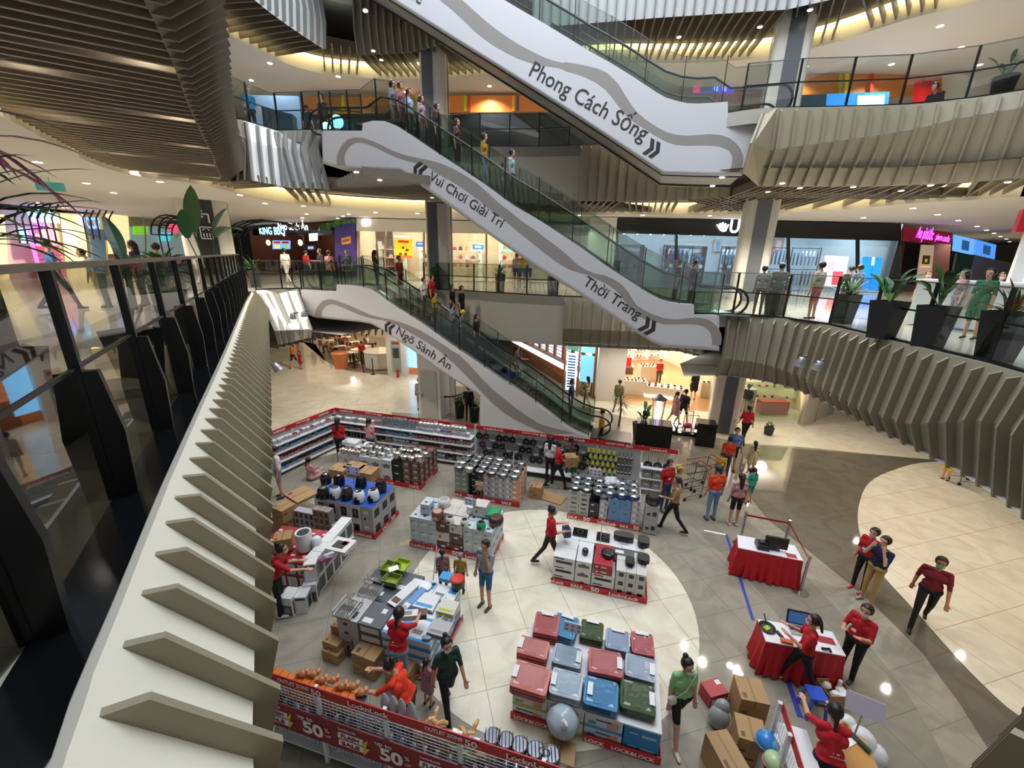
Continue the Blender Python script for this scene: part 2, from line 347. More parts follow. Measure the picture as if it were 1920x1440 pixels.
cT = [at(480, 545, L1), at(519, 541, L1), at(558, 541, L1)]; cK = [at(516, 620, 4.3), at(549, 618, 4.3), at(584, 617, 4.3)]; cB = [at(522, 646, 3.65), at(552, 640, 3.65), at(582, 633, 3.65)]
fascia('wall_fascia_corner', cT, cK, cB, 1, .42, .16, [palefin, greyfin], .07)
bt = [p for p in back1]; fascia('wall_fascia_back', bt[4:], off(bt[4:], .12, 4.35), off(bt[4:], -.15, 3.6), 1, .36, .13, [beigeP, beige])
pb = MB()
for i in range(4): pb.face([bt[i], bt[i+1], V(*bt[i+1][:2], 3.62), V(*bt[i][:2], 3.62)])
struct(pb.obj('wall_fascia_plain', M('plain_fascia', '#b9b4a8', .5)))
KZ = [(5.04, 4.35), (6.55, 4.3), (7.4, 4.1), (7.6, 4.0), (7.5, 4.25), (7.3, 4.8), (6.8, 4.85), (0, 4.6)]
rk = []; rb = []
for i, p in enumerate(right1):
    s = i/(len(right1)-1); z = np.interp(s, [0, .2, .33, .42, .52, .62, .8, 1], [4.3, 4.28, 4.15, 4.05, 4.2, 4.8, 4.75, 4.6]); rk.append(float(z))
rK = [V(a.x, a.y, z) for a, z in zip(off(right1, .12, 0), rk)]; rB = off(right1, -.12, 3.72)
_i = next(i for i, p in enumerate(right1) if p.x > 6.05)
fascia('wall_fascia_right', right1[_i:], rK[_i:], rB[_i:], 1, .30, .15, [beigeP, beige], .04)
# L2
k2s = spline(k2, 4); _u = (at(457, 226, L2), at(462, 262, 10.35), V(*at(470, 338, 9.15)[:2], 9.15))
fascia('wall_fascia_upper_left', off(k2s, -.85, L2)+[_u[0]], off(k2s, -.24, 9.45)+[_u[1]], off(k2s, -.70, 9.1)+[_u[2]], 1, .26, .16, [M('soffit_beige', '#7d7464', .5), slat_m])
u2 = [at(457, 226, L2), at(519, 245, L2)]; u2K = [at(462, 262, 10.35), at(521, 278, 10.35)]; u2B = [V(*at(470, 338, 9.15)[:2], 9.15), V(*at(528, 349, 9.15)[:2], 9.15)]
fascia('wall_fascia_upper_corner', u2, u2K, u2B, 1, .38, .16, [palefin, greyfin], .06)
u3 = [at(520, 245, L2), at(612, 243, L2)]; u3K = [at(523, 277, 10.4), at(598, 283, 10.4)]; u3B = [V(*at(540, 352, 9.15)[:2], 9.15), V(*at(618, 355, 9.15)[:2], 9.15)]
fascia('wall_fascia_upper_corner', u3, u3K, u3B, 1, .34, .16, [palefin, greyfin], .06)
b2 = back2; pb = MB()
for i in range(len(b2)-1): pb.face([b2[i], b2[i+1], V(*b2[i+1][:2], 9.1), V(*b2[i][:2], 9.1)])
struct(pb.obj('wall_fascia_plain', M('plain_fascia2', '#aea89a', .5)))
fascia('wall_fascia_fins', [p+V(0, -.03, 0) for p in b2[3:]], off(b2[3:], .05, 10.0), off(b2[3:], .02, 9.1), 1, .36, .10, [beigeP, beige])
r2K = []
for i, p in enumerate(off(right2, .10, 0)):
    s = i/(len(right2)-1); r2K.append(V(p.x, p.y, float(np.interp(s, [0, .11, .33, .45, .55, .7, 1], [9.8, 9.9, 10.35, 10.55, 10.6, 10.6, 10.5]))))
_xs = at(1436, 207, L2).x; _j = next(i for i, p in enumerate(right2) if p.x > _xs)
fascia('wall_fascia_upper_right', [at(1436, 207, L2)]+right2[_j:], [V(*at(1412, 270, 9.9)[:2], 9.9)]+r2K[_j:], [at(1396, 326, 9.4)]+off(right2, -.35, 9.1)[_j:], 1, .37, .13, [beigeP, beige], .05)
# L3
for k, (nm, e, mt, st) in enumerate((('wall_fascia_top_left', spline(e3a, 3), [palefin, greyfin], .32), ('wall_fascia_top_back', e3b, [slat_m, beige], .3), ('wall_fascia_top_right', e3c, [palefin, greyfin], .3))):
    eT = [V(p.x, p.y, L3) for p in e]; fascia(nm, eT, off(eT, .1, 15.3), [V(p.x, p.y, 14.5) for p in e], 1, st, .14, mt, .04)
# ---------------------------------------------------------------- slat rings under L2 and L3
def hit(P, n, poly, mx=14):
    best = None
    for a, b in zip(poly, poly[1:]):
        dx, dy = b.x-a.x, b.y-a.y; den = n.x*dy-n.y*dx
        if abs(den) < 1e-9: continue
        t = ((a.x-P.x)*dy-(a.y-P.y)*dx)/den; u = ((a.x-P.x)*n.y-(a.y-P.y)*n.x)/den
        if t > .05 and 0 <= u <= 1 and t < mx and (best is None or t < best): best = t
    return best
def slat_ring(name, edge, ro, z, step, glowband=.5):
    b = MB(); prev = None
    for (k, t, P) in resample(edge, step):
        d = edge[k+1]-edge[k]; d.z = 0; d.normalize(); n = V(-d.y, d.x, 0)
        h = hit(P, n, ro)
        if h is None: prev = None; continue
        Q = P+n*h; b.beam(V(P.x, P.y, z+.12), V(Q.x, Q.y, z+.12), .05, .24, 0)
    struct(b.obj(name, slat_m))
def cove(ro, z, name='trim_cove'):
    g = MB(); c = MB(); inn = off(ro, .42, z+.36, 1); 
    for i in range(len(ro)-1):
        a, b2_ = ro[i], ro[i+1]
        g.face([V(a.x, a.y, z+.35), V(b2_.x, b2_.y, z+.35), inn[i+1], inn[i]])
        c.face([V(a.x, a.y, z-.1), V(b2_.x, b2_.y, z-.1), V(b2_.x, b2_.y, z+.4), V(a.x, a.y, z+.4)])
    struct(g.obj(name+'_light', glow)); struct(c.obj(name, ceil_m))
e2b = off(k2s, -.70, 9.1)
slat_ring('ceiling_slats', e2b, ro2, 9.1, .24)
slat_ring('ceiling_slats', [V(*p[:2], 9.1) for p in (u2B[0], u2B[1], u3B[1], at(680, 330, 9.1))], ro2, 9.1, .3)
slat_ring('ceiling_slats', [V(*p[:2], 9.1) for p in back2]+[V(7.3, 14.2, 9.1)], ro2, 9.1, .26)
slat_ring('ceiling_slats', off(right2, -.35, 9.1)[_j:], ro2, 9.1, .26)
cove(ro2[1:-2], 9.1)
slat_ring('ceiling_slats', [cB[0], cB[-1], at(640, 626, 3.6), V(-5.4, 18.6, 3.6), V(-3, 18.8, 3.6)], [V(-16, 15, 0), V(-12.6, 20.5, 0), V(-8, 21.6, 0), V(-1, 21.6, 0)], 3.5, .30)
slat_ring('ceiling_slats', [V(p.x, p.y, 14.5) for p in spline(e3a, 3)], ro3, 14.5, .34)
slat_ring('ceiling_slats', e3b, ro3, 14.5, .3); slat_ring('ceiling_slats', [e3a[-1]]+e3b[:1], ro3, 14.5, .3)
slat_ring('ceiling_slats', [e3b[-1]]+e3c, ro3, 14.5, .30)
cove(ro3[1:-3], 14.5)
# bright spill panels of lamps inside the left soffit are real lamps above the slats
for x, y in ((75, 168), (262, 62), (120, 182), (325, 180), (215, 257), (355, 243), (275, 300), (380, 283), (405, 312), (30, 70)):
    p = at(x, y, 9.42); b = MB(); b.cyl(p, p+V(0, 0, .1), .09, n=12, mi=1); b.cyl(p-V(0, 0, .004), p, .07, n=12, mi=0)
    o = b.obj('downlight', [spotm, steel]); tag(o, 'recessed lamp glowing between the brown slats of the overhead soffit', 'ceiling light', 'lamps in the slatted soffit'); lamp('POINT', p-V(0, 0, .06), 20, WARM, .04, name='soffit_lamp')
# ---------------------------------------------------------------- columns
gran = M('granite', '#5c6066', .35, noise=.5, nscale=60); colm = M('column_cream', '#d8d4c8', .4)
def column(c, r, z0, z1, rz, sw=.5, sx=0):
    b = MB(); n = 6; pts = []
    for qx, qy, a0 in ((1, -1, -90), (1, 1, 0), (-1, 1, 90), (-1, -1, 180)):
        for k in range(n+1):
            a = math.radians(a0+90*k/n); pts.append(V(qx*(r-.16)+.16*math.cos(a), qy*(r-.16)+.16*math.sin(a), 0))
    R = Matrix.Rotation(rz, 3, 'Z'); pts = [R @ p+V(c[0], c[1], z0) for p in pts]; b.extr(pts, (0, 0, z1-z0))
    for sgn in (-1,):
        b.box(V(c[0], c[1], (z0+z1)/2)+R @ V(sx, sgn*r, 0), (sw, .05, z1-z0), rz, 1)
    b.box(V(c[0], c[1], (z0+z1)/2)+R @ V(r, 0, 0), (.05, sw*.6, z1-z0), rz, 1)
    o = b.obj('column', [colm, gran]); return struct(o)
column((-3.35, 19.4), .52, 0, 16.4, math.radians(0), .42, -.2)
column((9.15, 16.6), .56, 0, 16.4, math.radians(-22), .46, .05)
column((-13.3, 18.8), .88, L1, 9.2, math.radians(34), .5, 0)
# sign panel on the left column
# ================================================================ escalators
def cr(L, ox, oy, s): return [(ox+x/s, oy+y/s) for x, y in L]
stepm = M('step_metal', '#4a4b4d', .35, .7); rubber = M('handrail_rubber', '#141414', .3); alum = M('alu', '#8f8f8d', .3, .9)
def escalator(label, A, top, bot, rib_u, rib_l, texts, chev, incl, zlo, zhi, wid=1.6, stripes=False, tpost=None):
    P = lambda x, y, o=0: pl(x, y, A, LA, o)
    ctr = (P(*top[len(top)//2])+P(*bot[len(bot)//2]))/2
    R = E('escalator', (ctr.x, ctr.y, zlo), label, 'escalator')
    topP = [P(*q) for q in top]; botP = [P(*q) for q in bot]
    out = topP+list(reversed(botP))
    # near and far cladding: outline with the real thickness, lower edge rolled under
    b = MB(); b.extr(out, LN*.26)
    ob = b.obj('side_cladding', clad, R)
    bm = bmesh.new(); bm.from_mesh(ob.data)
    ed = []
    for e in bm.edges:
        m = (e.verts[0].co+e.verts[1].co)/2
        if len(e.link_faces) == 2 and abs((e.verts[0].co-e.verts[1].co).normalized().dot(LN)) < .5:
            s = (m-A).dot(LU); front = (m-A).dot(LN) < .1
            zt = np.interp(s, [(p-A).dot(LU) for p in topP], [p.z for p in topP])
            if front and m.z < zt-.35: ed.append(e)
    bmesh.ops.bevel(bm, geom=ed, offset=.12, segments=4, affect='EDGES', profile=.5, clamp_overlap=True); bm.to_mesh(ob.data); bm.free()
    b = MB(); b.extr([p+LN*(wid-.26) for p in out], LN*.26); b.obj('side_cladding', clad, R)
    # truss box between (soffit) with dark joints
    up = [p-V(0, 0, .30) for p in topP]; lo = [p+V(0, 0, .03) for p in botP]
    s0 = [(p-A).dot(LU) for p in lo]; zz = [p.z for p in lo]
    b = MB(); n0, n1 = LN*.26, LN*(wid-.26)
    for i in range(len(lo)-1): b.face([lo[i]+n0, lo[i+1]+n0, lo[i+1]+n1, lo[i]+n1])
    b.obj('soffit_panel', M('esc_soffit', '#a9a7a3', .35), R)
    if stripes:
        b = MB()
        for o in (.24, wid-.3):
            for i in range(len(botP)-1): b.beam(botP[i]+LN*o-V(0, 0, .012), botP[i+1]+LN*o-V(0, 0, .012), .09, .03)
        b.obj('joint_strip', black, R)
    # steps between landings
    tz = lambda s: float(np.interp(s, [(p-A).dot(LU) for p in topP], [p.z for p in topP]))
    sa, sb = incl; n = int(abs(sb-sa)/.40); first = None
    for i in range(n):
        s = sa+(i+.5)*(sb-sa)/n; z = tz(s)-.02; z = min(max(z-.10, zlo+.02), zhi-.02)
        if first is None:
            q = MB(); q.box((0, 0, -.12), (.41, wid-.62, .24), LA); q.box((0, 0, .003), (.41, wid-.62, .006), LA, 0); first = q.obj('step', stepm, R)
            first.location = A+LU*s+LN*(wid/2)+V(0, 0, z-A.z); base = first.matrix_parent_inverse.copy()
        else:
            c = first.copy(); COL.objects.link(c); c.location = A+LU*s+LN*(wid/2)+V(0, 0, z-A.z)
    # landing plates
    for p, z in ((min(topP, key=lambda p: p.z), zlo), (max(topP, key=lambda p: p.z), zhi)):
        b = MB(); b.box(V(p.x, p.y, z+.005)+LN*(wid/2), (1.6, wid-.5, .03), LA); b.obj('landing_plate', steel, R)
    # balustrade glass, handrails
    ss = [(p-A).dot(LU) for p in topP]; line = [V(0, 0, 0)]*0
    smin, smax = min(ss), max(ss)
    base = []
    for i in range(25):
        s = smin+(smax-smin)*i/24; base.append(A+LU*s+V(0, 0, tz(s)-A.z))
    for o in (.36, wid-.36):
        g = MB(); t = [p+LN*o+V(0, 0, .74) for p in base]; bb = [p+LN*o+V(0, 0, -.05) for p in base]
        for i in range(24): g.face([bb[i], bb[i+1], t[i+1], t[i]])
        g.obj('balustrade_glass', glg, R, fix=False)
        e0, e1 = t[0], t[-1]; d = LU
        nose = lambda e, s: [e+d*(s*(.30+.40*math.sin(math.pi*k/8)))+V(0, 0, -.37+.37*math.cos(math.pi*k/8)) for k in range(0, 9)]
        path = list(reversed(nose(e0, -1)))+[e0]+t[1:-1]+[e1]+nose(e1, 1)
        h = MB(); h.tube(path, .035, 6); h.obj('handrail', rubber, R, smooth=True)
        k = MB()
        for i in range(24): k.beam(bb[i]+V(0, 0, .04), bb[i+1]+V(0, 0, .04), .16, .06)
        k.obj('skirt_trim', alum, R)
    # outer glass screen standing on the cladding
    for o, nm in ((.06, 'near'), (wid-.06, 'far')):
        g = MB()
        for i in range(24): g.face([base[i]+LN*o, base[i+1]+LN*o, base[i+1]+LN*o+V(0, 0, 1.12), base[i]+LN*o+V(0, 0, 1.12)])
        g.obj('screen_glass', gl, R, fix=False)
        k = MB()
        for i in range(24): k.beam(base[i]+LN*o+V(0, 0, 1.12), base[i+1]+LN*o+V(0, 0, 1.12), .012, .012)
        k.obj('screen_edge', alum, R)
        N = int((smax-smin)/1.02)
        for i in range(N+1):
            s = smin+.05+(smax-smin-.1)*i/N; q = A+LU*s+V(0, 0, tz(s)-A.z)+LN*o; k = MB(); k.beam(q-V(0, 0, .05), q+V(0, 0, 1.13), .05, .02, up=LU); k.obj('screen_post', M('bronze_post', '#3d3a36', .3, .8), R)
    # painted ribbon and lettering
    ru = [q[2] for q in resample([P(*q, -.004) for q in rib_u], .12)]; rl_ = [P(*q, -.004) for q in rib_l]
    ln = sum((b_-a_).length for a_, b_ in zip(rl_, rl_[1:])); rl_ = [q[2] for q in resample(rl_, ln/(len(ru)-1))]; n_ = min(len(ru), len(rl_))
    # walk both edges so that each upper point meets its nearest lower point in order
    b = MB(); i = j = 0
    while i < len(ru)-1 or j < len(rl_)-1:
        if j == len(rl_)-1 or (i < len(ru)-1 and (ru[i+1]-rl_[j]).length < (ru[i]-rl_[j+1]).length): b.face([ru[i], ru[i+1], rl_[j]]); i += 1
        else: b.face([ru[i], rl_[j+1], rl_[j]]); j += 1
    me = b.mesh('ribbon', ribbon); o = bpy.data.objects.new('painted_ribbon', me); COL.objects.link(o); par(o, R); o['label'] = 'grey wavy painted ribbon'
    for txt, p0, p1, h in texts:
        a, c = P(*p0, -.006), P(*p1, -.006); d = c-a; b = MB(); yd = V(0, 0, 1)-d.normalized()*d.normalized().z
        put_text(b, txt, a, d, yd, h=h, width=d.length, bold=.006, lift=.002); b.obj('lettering', inkt, R, fix=False)
    for (x, y), p0, p1, sgn in chev:
        a, c = P(*p0), P(*p1); d = (c-a).normalized(); yd = (V(0, 0, 1)-d*d.z).normalized(); o = P(x, y, -.007); b = MB(); H = .23
        for k in (0, .2):
            q = [(0, H), (.13, H), (.13+.12, 0), (.13, -H), (0, -H), (.12, 0)]
            b.face([o+d*(sgn*(u+k))+yd*v for u, v in q])
        b.obj('arrow_mark', inkt, R, fix=False)
    return R
Cm1 = lambda L: cr(L, 600, 200, 4.8); Cm2 = lambda L: cr(L, 960, 380, 4.571); Cl3 = lambda L: cr(L, 560, 500, 4.8); Cl4 = lambda L: cr(L, 860, 640, 4.571); Cu5 = lambda L: cr(L, 700, 0, 4.8); Cu6 = lambda L: cr(L, 1060, 80, 4.8)
# middle: gallery to upper floor
mid_top = [(600, 246), (615, 245), (679, 245), (680, 231), (700, 226), (722, 227), (742, 235), (765, 250), (800, 274)]+[(850, 307), (900, 340), (960, 384), (1005, 409.5), (1085, 462), (1126, 491.6), (1168, 520), (1209, 546), (1236, 561), (1255, 567.5), (1278, 570), (1301, 571), (1301.5, 590), (1330, 591), (1350, 593)]
mid_bot = [(602, 306), (640, 318), (700, 320), (749, 322), (817, 369), (915, 440), (996, 496), (1091, 556), (1187, 621), (1222, 643), (1244, 652), (1290, 655), (1330, 658), (1350, 660)]
escalator('white escalator between the two galleries lettered Vui Choi Giai Tri and Thoi Trang', midA, mid_top, mid_bot,
    Cm1([(150, 530), (150, 470), (165, 400), (200, 340), (250, 295), (300, 278), (350, 275), (400, 285), (500, 320), (600, 370), (700, 415), (800, 445), (900, 465), (1000, 485), (1100, 515), (1200, 560), (1300, 615), (1400, 680), (1500, 765), (1600, 860), (1700, 935)])+Cm2([(0, 90), (100, 170), (200, 235), (300, 315), (400, 385), (480, 455), (560, 530), (640, 580), (720, 610), (800, 625), (880, 660), (950, 710), (1000, 770), (1040, 840), (1080, 890), (1140, 925), (1200, 955), (1300, 990), (1400, 1002), (1500, 990), (1600, 985), (1680, 1000), (1740, 1040), (1785, 1100), (1800, 1160), (1790, 1220)]),
    Cm1([(235, 530), (215, 480), (225, 420), (260, 360), (310, 325), (370, 320), (430, 335), (500, 365), (600, 415), (700, 460), (800, 490), (870, 505), (980, 545), (1050, 600), (1150, 650), (1250, 710), (1350, 780), (1450, 860), (1550, 940), (1650, 1010)])+Cm2([(0, 205), (100, 285), (200, 365), (300, 445), (400, 520), (500, 575), (600, 605), (660, 620), (740, 660), (820, 700), (880, 740), (930, 790), (970, 850), (1010, 900), (1060, 950), (1110, 985), (1200, 1015), (1300, 1040), (1400, 1040), (1500, 1038), (1600, 1045), (1670, 1070), (1710, 1130), (1715, 1190), (1712, 1220)]),
    [('Vui Chơi Giải Trí', (803, 336), (940, 428), None), ('Thời Trang', (1092, 533), (1196, 599), None)],
    [((797, 327), (800, 335), (900, 402), -1), ((1203, 605), (1100, 540), (1196, 600), 1)], (-8.8, -.9), L1, L2)
low_top = [(562, 543)]+Cl3([(338, 220), (342, 160), (450, 165), (550, 175), (650, 205), (720, 250), (800, 310), (900, 380), (1000, 440), (1150, 540), (1310, 660), (1500, 790), (1700, 930), (1900, 1080)])+Cl4([(400, 350), (600, 490), (800, 640), (900, 720), (1000, 780), (1100, 818)])
low_top = low_top[:-2]+[(1078, 810), (1105, 821)]
low_bot = Cl3([(20, 420), (145, 465), (300, 480), (450, 495), (560, 505), (640, 520), (700, 550), (780, 600), (900, 680), (1050, 780), (1200, 890), (1300, 960), (1400, 1030), (1500, 1090), (1625, 1170)])+[(898.6, 800), (900, 838), (1106, 860)]
escalator('white escalator from the sale floor to the first gallery lettered Ngo Sanh An', lowA, low_top, low_bot,
    Cl3([(145, 450), (150, 400), (175, 350), (220, 305), (270, 292), (320, 297), (380, 320), (450, 345), (550, 390), (650, 435), (750, 460), (830, 475), (920, 500), (1000, 530), (1100, 575), (1200, 635), (1300, 700), (1400, 770)])+Cl4([(0, 110), (100, 210), (200, 320), (300, 420), (400, 500), (500, 580), (600, 650), (700, 710), (800, 740), (900, 765), (1000, 790)]),
    Cl3([(215, 460), (205, 430), (215, 390), (245, 355), (290, 338), (340, 345), (400, 370), (480, 405), (560, 440), (650, 465), (750, 482), (870, 520), (960, 570), (1050, 620), (1150, 680), (1250, 745), (1350, 830)])+Cl4([(0, 230), (100, 330), (200, 440), (300, 540), (400, 620), (500, 680), (600, 730), (700, 770), (760, 798)]),
    [('Ngõ Sành Ăn', (742, 625), (842, 694), None)], [((738, 620), (741, 625), (842, 694), -1)], (1.9, 12.0), 0, L1)
up_top = [(760, -118), (850, -60), (946, 0), (971, 15), (1002, 33), (1044, 58), (1075, 77), (1100, 93), (1143, 116.5), (1185, 142.5), (1231, 173), (1247, 182), (1268, 189), (1289, 193.5), (1310, 194), (1339, 192.5), (1364.5, 190.5), (1364.8, 213), (1400, 211), (1434, 209)]
up_bot = [(560, -112), (630, -64), (735, -1), (860, 78), (975, 150), (1062, 205), (1150, 263), (1242, 325), (1300, 327), (1350, 328), (1392, 328)]
UPE = escalator('tall white escalator rising out of the top of the hall lettered Phong Cach Song', upA, up_top, up_bot,
    Cu5([(800, 0), (900, 90), (1000, 180), (1100, 260), (1200, 330), (1300, 395), (1400, 450), (1500, 500), (1600, 540), (1700, 565)])+Cu6([(0, 175), (100, 190), (200, 210), (300, 235), (380, 275), (440, 330), (490, 390), (530, 460), (580, 540), (640, 620), (720, 690), (800, 745), (900, 800), (1000, 830), (1100, 838), (1200, 830), (1300, 822), (1400, 830), (1480, 860), (1550, 915), (1590, 980), (1605, 1050), (1590, 1120), (1560, 1165)]),
    Cu5([(600, 0), (700, 80), (800, 170), (900, 270), (1000, 350), (1100, 420), (1200, 475), (1300, 525), (1400, 560), (1500, 590), (1600, 600), (1700, 615)])+Cu6([(0, 255), (80, 275), (180, 310), (280, 360), (360, 420), (420, 490), (480, 570), (540, 650), (600, 700), (700, 765), (800, 830), (900, 885), (1000, 918), (1100, 925), (1200, 922), (1300, 922), (1400, 935), (1470, 965), (1505, 1020), (1500, 1100), (1475, 1165)]),
    [('Phong Cách Sống', (991, 141), (1206, 265), None), ('ne', (765, -6), (788, 9), None)], [((1212, 273), (1100, 205), (1209, 263), 1)], (-9.5, -.9), L2, L3, wid=2.3, stripes=True)
# ================================================================ glass railings
def railing(path, label, h=1.15, step=1.2, post=(.05, .045), inset=.08, mid=.62, group=None, cap=.02):
    R = E('glass_railing', path[0], label, 'railing', group); pts = resample(path, step)
    for i, (k, t, P) in enumerate(pts):
        q = MB(); q.beam(P, P+V(0, 0, h), post[0], post[1], up=(path[k+1]-path[k]).normalized()); q.obj('post', black, R)
        if i < len(pts)-1:
            Q = pts[i+1][2]; g = MB(); g.face([P+V(0, 0, .04), Q+V(0, 0, .04), Q+V(0, 0, h), P+V(0, 0, h)]); g.obj('glass_panel', gl, R, fix=False)
    a = MB(); b = MB(); c = MB()
    for i in range(len(pts)-1):
        P, Q = pts[i][2], pts[i+1][2]; a.beam(P+V(0, 0, h), Q+V(0, 0, h), .03, cap); b.beam(P+V(0, 0, mid), Q+V(0, 0, mid), .03, .03); c.beam(P+V(0, 0, .02), Q+V(0, 0, .02), .09, .05)
    a.obj('top_rail', alum, R); c.obj('base_channel', black, R)
    if mid: b.obj('mid_rail', black, R)
    return R
rr = [V(*p[:2], L1) for p in off(right1, -.10, L1)]
railing(rr[:18]+rr[18:38], 'glass railing with black posts curving along the first gallery on the right')
railing(off(corner1, -.12, L1), 'glass railing over the white corner fascia of the first gallery', step=.95)
railing(off(back1[:6], -.12, L1), 'glass railing in front of the bag shop on the first gallery')
railing(off(back2[:5], -.12, L2), 'glass railing above the plain fascia of the upper gallery behind the escalator')
railing(off([c2[0]-V(.4, 1.6, 0)]+c2, -.12, L2), 'glass railing above the white fins of the upper gallery', step=1.0)
railing(off(right2[2:22], -.12, L2), 'glass railing along the curved upper gallery on the right', step=1.25)
# left balustrade beside the viewer: thin posts on tapered black fins, tall glass
lp = off([V(-1.2, .22, L1)]+[V(p.x, p.y, L1) for p in left1s[3:]], -.25, L1)
BR = E('glass_railing', lp[3], 'tall glass balustrade with black fin plates beside the viewer on the left gallery', 'railing')
pp = resample(lp, 1.16); ph = 1.36
for i, (k, t, P) in enumerate(pp):
    d = (lp[k+1]-lp[k]).normalized(); n = V(d.y, -d.x, 0)
    q = MB(); q.beam(P, P+V(0, 0, ph), .05, .04, up=d); q.obj('post', black, BR)
    q = MB(); q.extr([P-d*.02+n*.02, P-d*.02+n*.115, P-d*.02+n*.135+V(0, 0, .42), P-d*.02+n*.09+V(0, 0, .80), P-d*.02+n*.02+V(0, 0, .80)], d*.05); q.obj('fin_plate', black, BR)
    if i < len(pp)-1:
        Q = pp[i+1][2]; g = MB(); g.face([P, Q, Q+V(0, 0, ph), P+V(0, 0, ph)]); g.obj('glass_panel', glass('rail_glass_near', '#a9aaa4', .13), BR, fix=False)
a = MB(); c = MB(); b = MB()
for i in range(len(pp)-1):
    P, Q = pp[i][2], pp[i+1][2]; a.beam(P+V(0, 0, ph), Q+V(0, 0, ph), .06, .035); b.beam(P+V(0, 0, .82), Q+V(0, 0, .82), .02, .02)
    d = (Q-P).normalized(); n = V(d.y, -d.x, 0)
a.obj('top_rail', alum, BR); b.obj('mid_rail', black, BR)
lo = off(lp, .22, L1)
for i in range(len(lp)-1): c.face([V(*lp[i][:2], L1+.012), V(*lp[i+1][:2], L1+.012), V(*lo[i+1][:2], L1+.012), V(*lo[i][:2], L1+.012)])
c.obj('base_ledge', blackg, BR)
# ================================================================ downlights
def downlight(px, z, label, group, power=0, spots=(), r=.09):
    for j, (x, y) in enumerate(px):
        p = at(x, y, z); b = MB(); b.cyl(p-V(0, 0, .012), p+V(0, 0, .02), r*1.25, n=14, mi=1); b.cyl(p-V(0, 0, .02), p-V(0, 0, .013), r, n=14, mi=0)
        tag(b.obj('downlight', [spotm, ceil_m]), label, 'ceiling light', group)
        if power and j in spots: lamp('SPOT', p-V(0, 0, .06), power, WARM, .06, spot=2.4, name='downlight_beam')
L1px = [(70, 303), (162, 343), (213, 361), (300, 340), (73, 380), (121, 389), (450, 365), (497, 381), (569, 386), (575, 401), (567, 408), (704, 398), (783, 400), (654, 401), (643, 405), (633, 409), (1087, 403), (1205, 403), (1331, 404), (1453, 406), (1619, 408), (1712, 390), (1758, 402), (1797, 413), (1832, 424), (1850, 431), (1864, 437), (1876, 443), (1887, 448), (1893, 453)]
downlight(L1px, 9.0, 'unseen downlight added to brighten the left side of the first gallery', 'downlights of the first gallery', 420, (0, 1, 2, 3, 4, 5, 6, 8, 10, 11, 12, 13, 16, 17, 18, 19, 20, 22, 24, 27))
L2px = [(506, 118), (471, 150), (634, 143), (505, 197), (761, 172), (918, 161), (1255, 135), (1345, 170), (1763, 48), (1802, 88), (1672, 120), (1510, 124), (1795, 150), (1837, 121), (1646, 144)]
downlight(L2px, 14.4, 'round recessed downlight in the white ceiling of the upper gallery', 'downlights of the upper gallery', 270, (0, 1, 2, 4, 5, 6, 7, 8, 9, 10, 11, 12))
ring1 = [(1440, 359), (1467, 343), (1600, 350), (1690, 357), (1745, 347), (1890, 341), (668, 322), (712, 337), (1354, 332), (1336, 348), (1500, 352), (810, 370)]
downlight(ring1, 9.05, 'small spotlight among the slats below the upper gallery edge', 'spotlights in the slat ring', 420, (0, 2, 3, 5, 7, 10), .06)
ring2 = [(685, 20), (715, 112), (793, 112), (1273, 69), (1519, 18), (1516, 55), (1425, 50), (700, 95), (1040, 70)]
downlight(ring2, 14.45, 'small spotlight among the slats below the top gallery edge', 'spotlights in the upper slat ring', 430, (0, 2, 3, 8), .07)
# lamps over the sale floor hang under the gallery edges (ground ceiling)
gl0 = [V(-9.5, 14, 3.74), V(-9, 19, 3.74), V(-6, 22, 3.74), V(-2, 22, 3.74), V(3, 20, 3.74), V(8, 19, 3.74), V(11, 16.5, 3.74), V(10, 12, 3.74), V(10, 8, 3.74), V(14, 14, 3.74), V(9.5, 4, 3.74), V(-12, 24, 3.74), V(13, 9, 3.74), V(-15, 18, 3.74), V(5.5, 18, 3.74), V(-7, 25.5, 3.74)]
for p in (V(-9, 3, 8.98), V(-12, 8, 8.98), V(-8, -3, 8.98), V(-13.5, 3.5, 8.98), V(-16, 12, 8.98)):  # out-of-view downlights added to brighten the dark left gallery floor
    b = MB(); b.cyl(p-V(0, 0, .015), p, .1, n=14, mi=0); tag(b.obj('downlight', [spotm]), 'unseen downlight added to brighten the left side of the first gallery', 'ceiling light', 'downlights of the first gallery'); lamp('SPOT', p-V(0, 0, .08), 450, WARM, .1, spot=2.5, name='downlight_beam')
for p in gl0:
    b = MB(); b.cyl(p-V(0, 0, .015), p, .1, n=14, mi=0); tag(b.obj('downlight', [spotm]), 'round recessed downlight in the ceiling under the first gallery', 'ceiling light', 'downlights of the ground floor')
    lamp('SPOT', p-V(0, 0, .08), 150, WARM, .05, spot=2.5, name='downlight_beam')
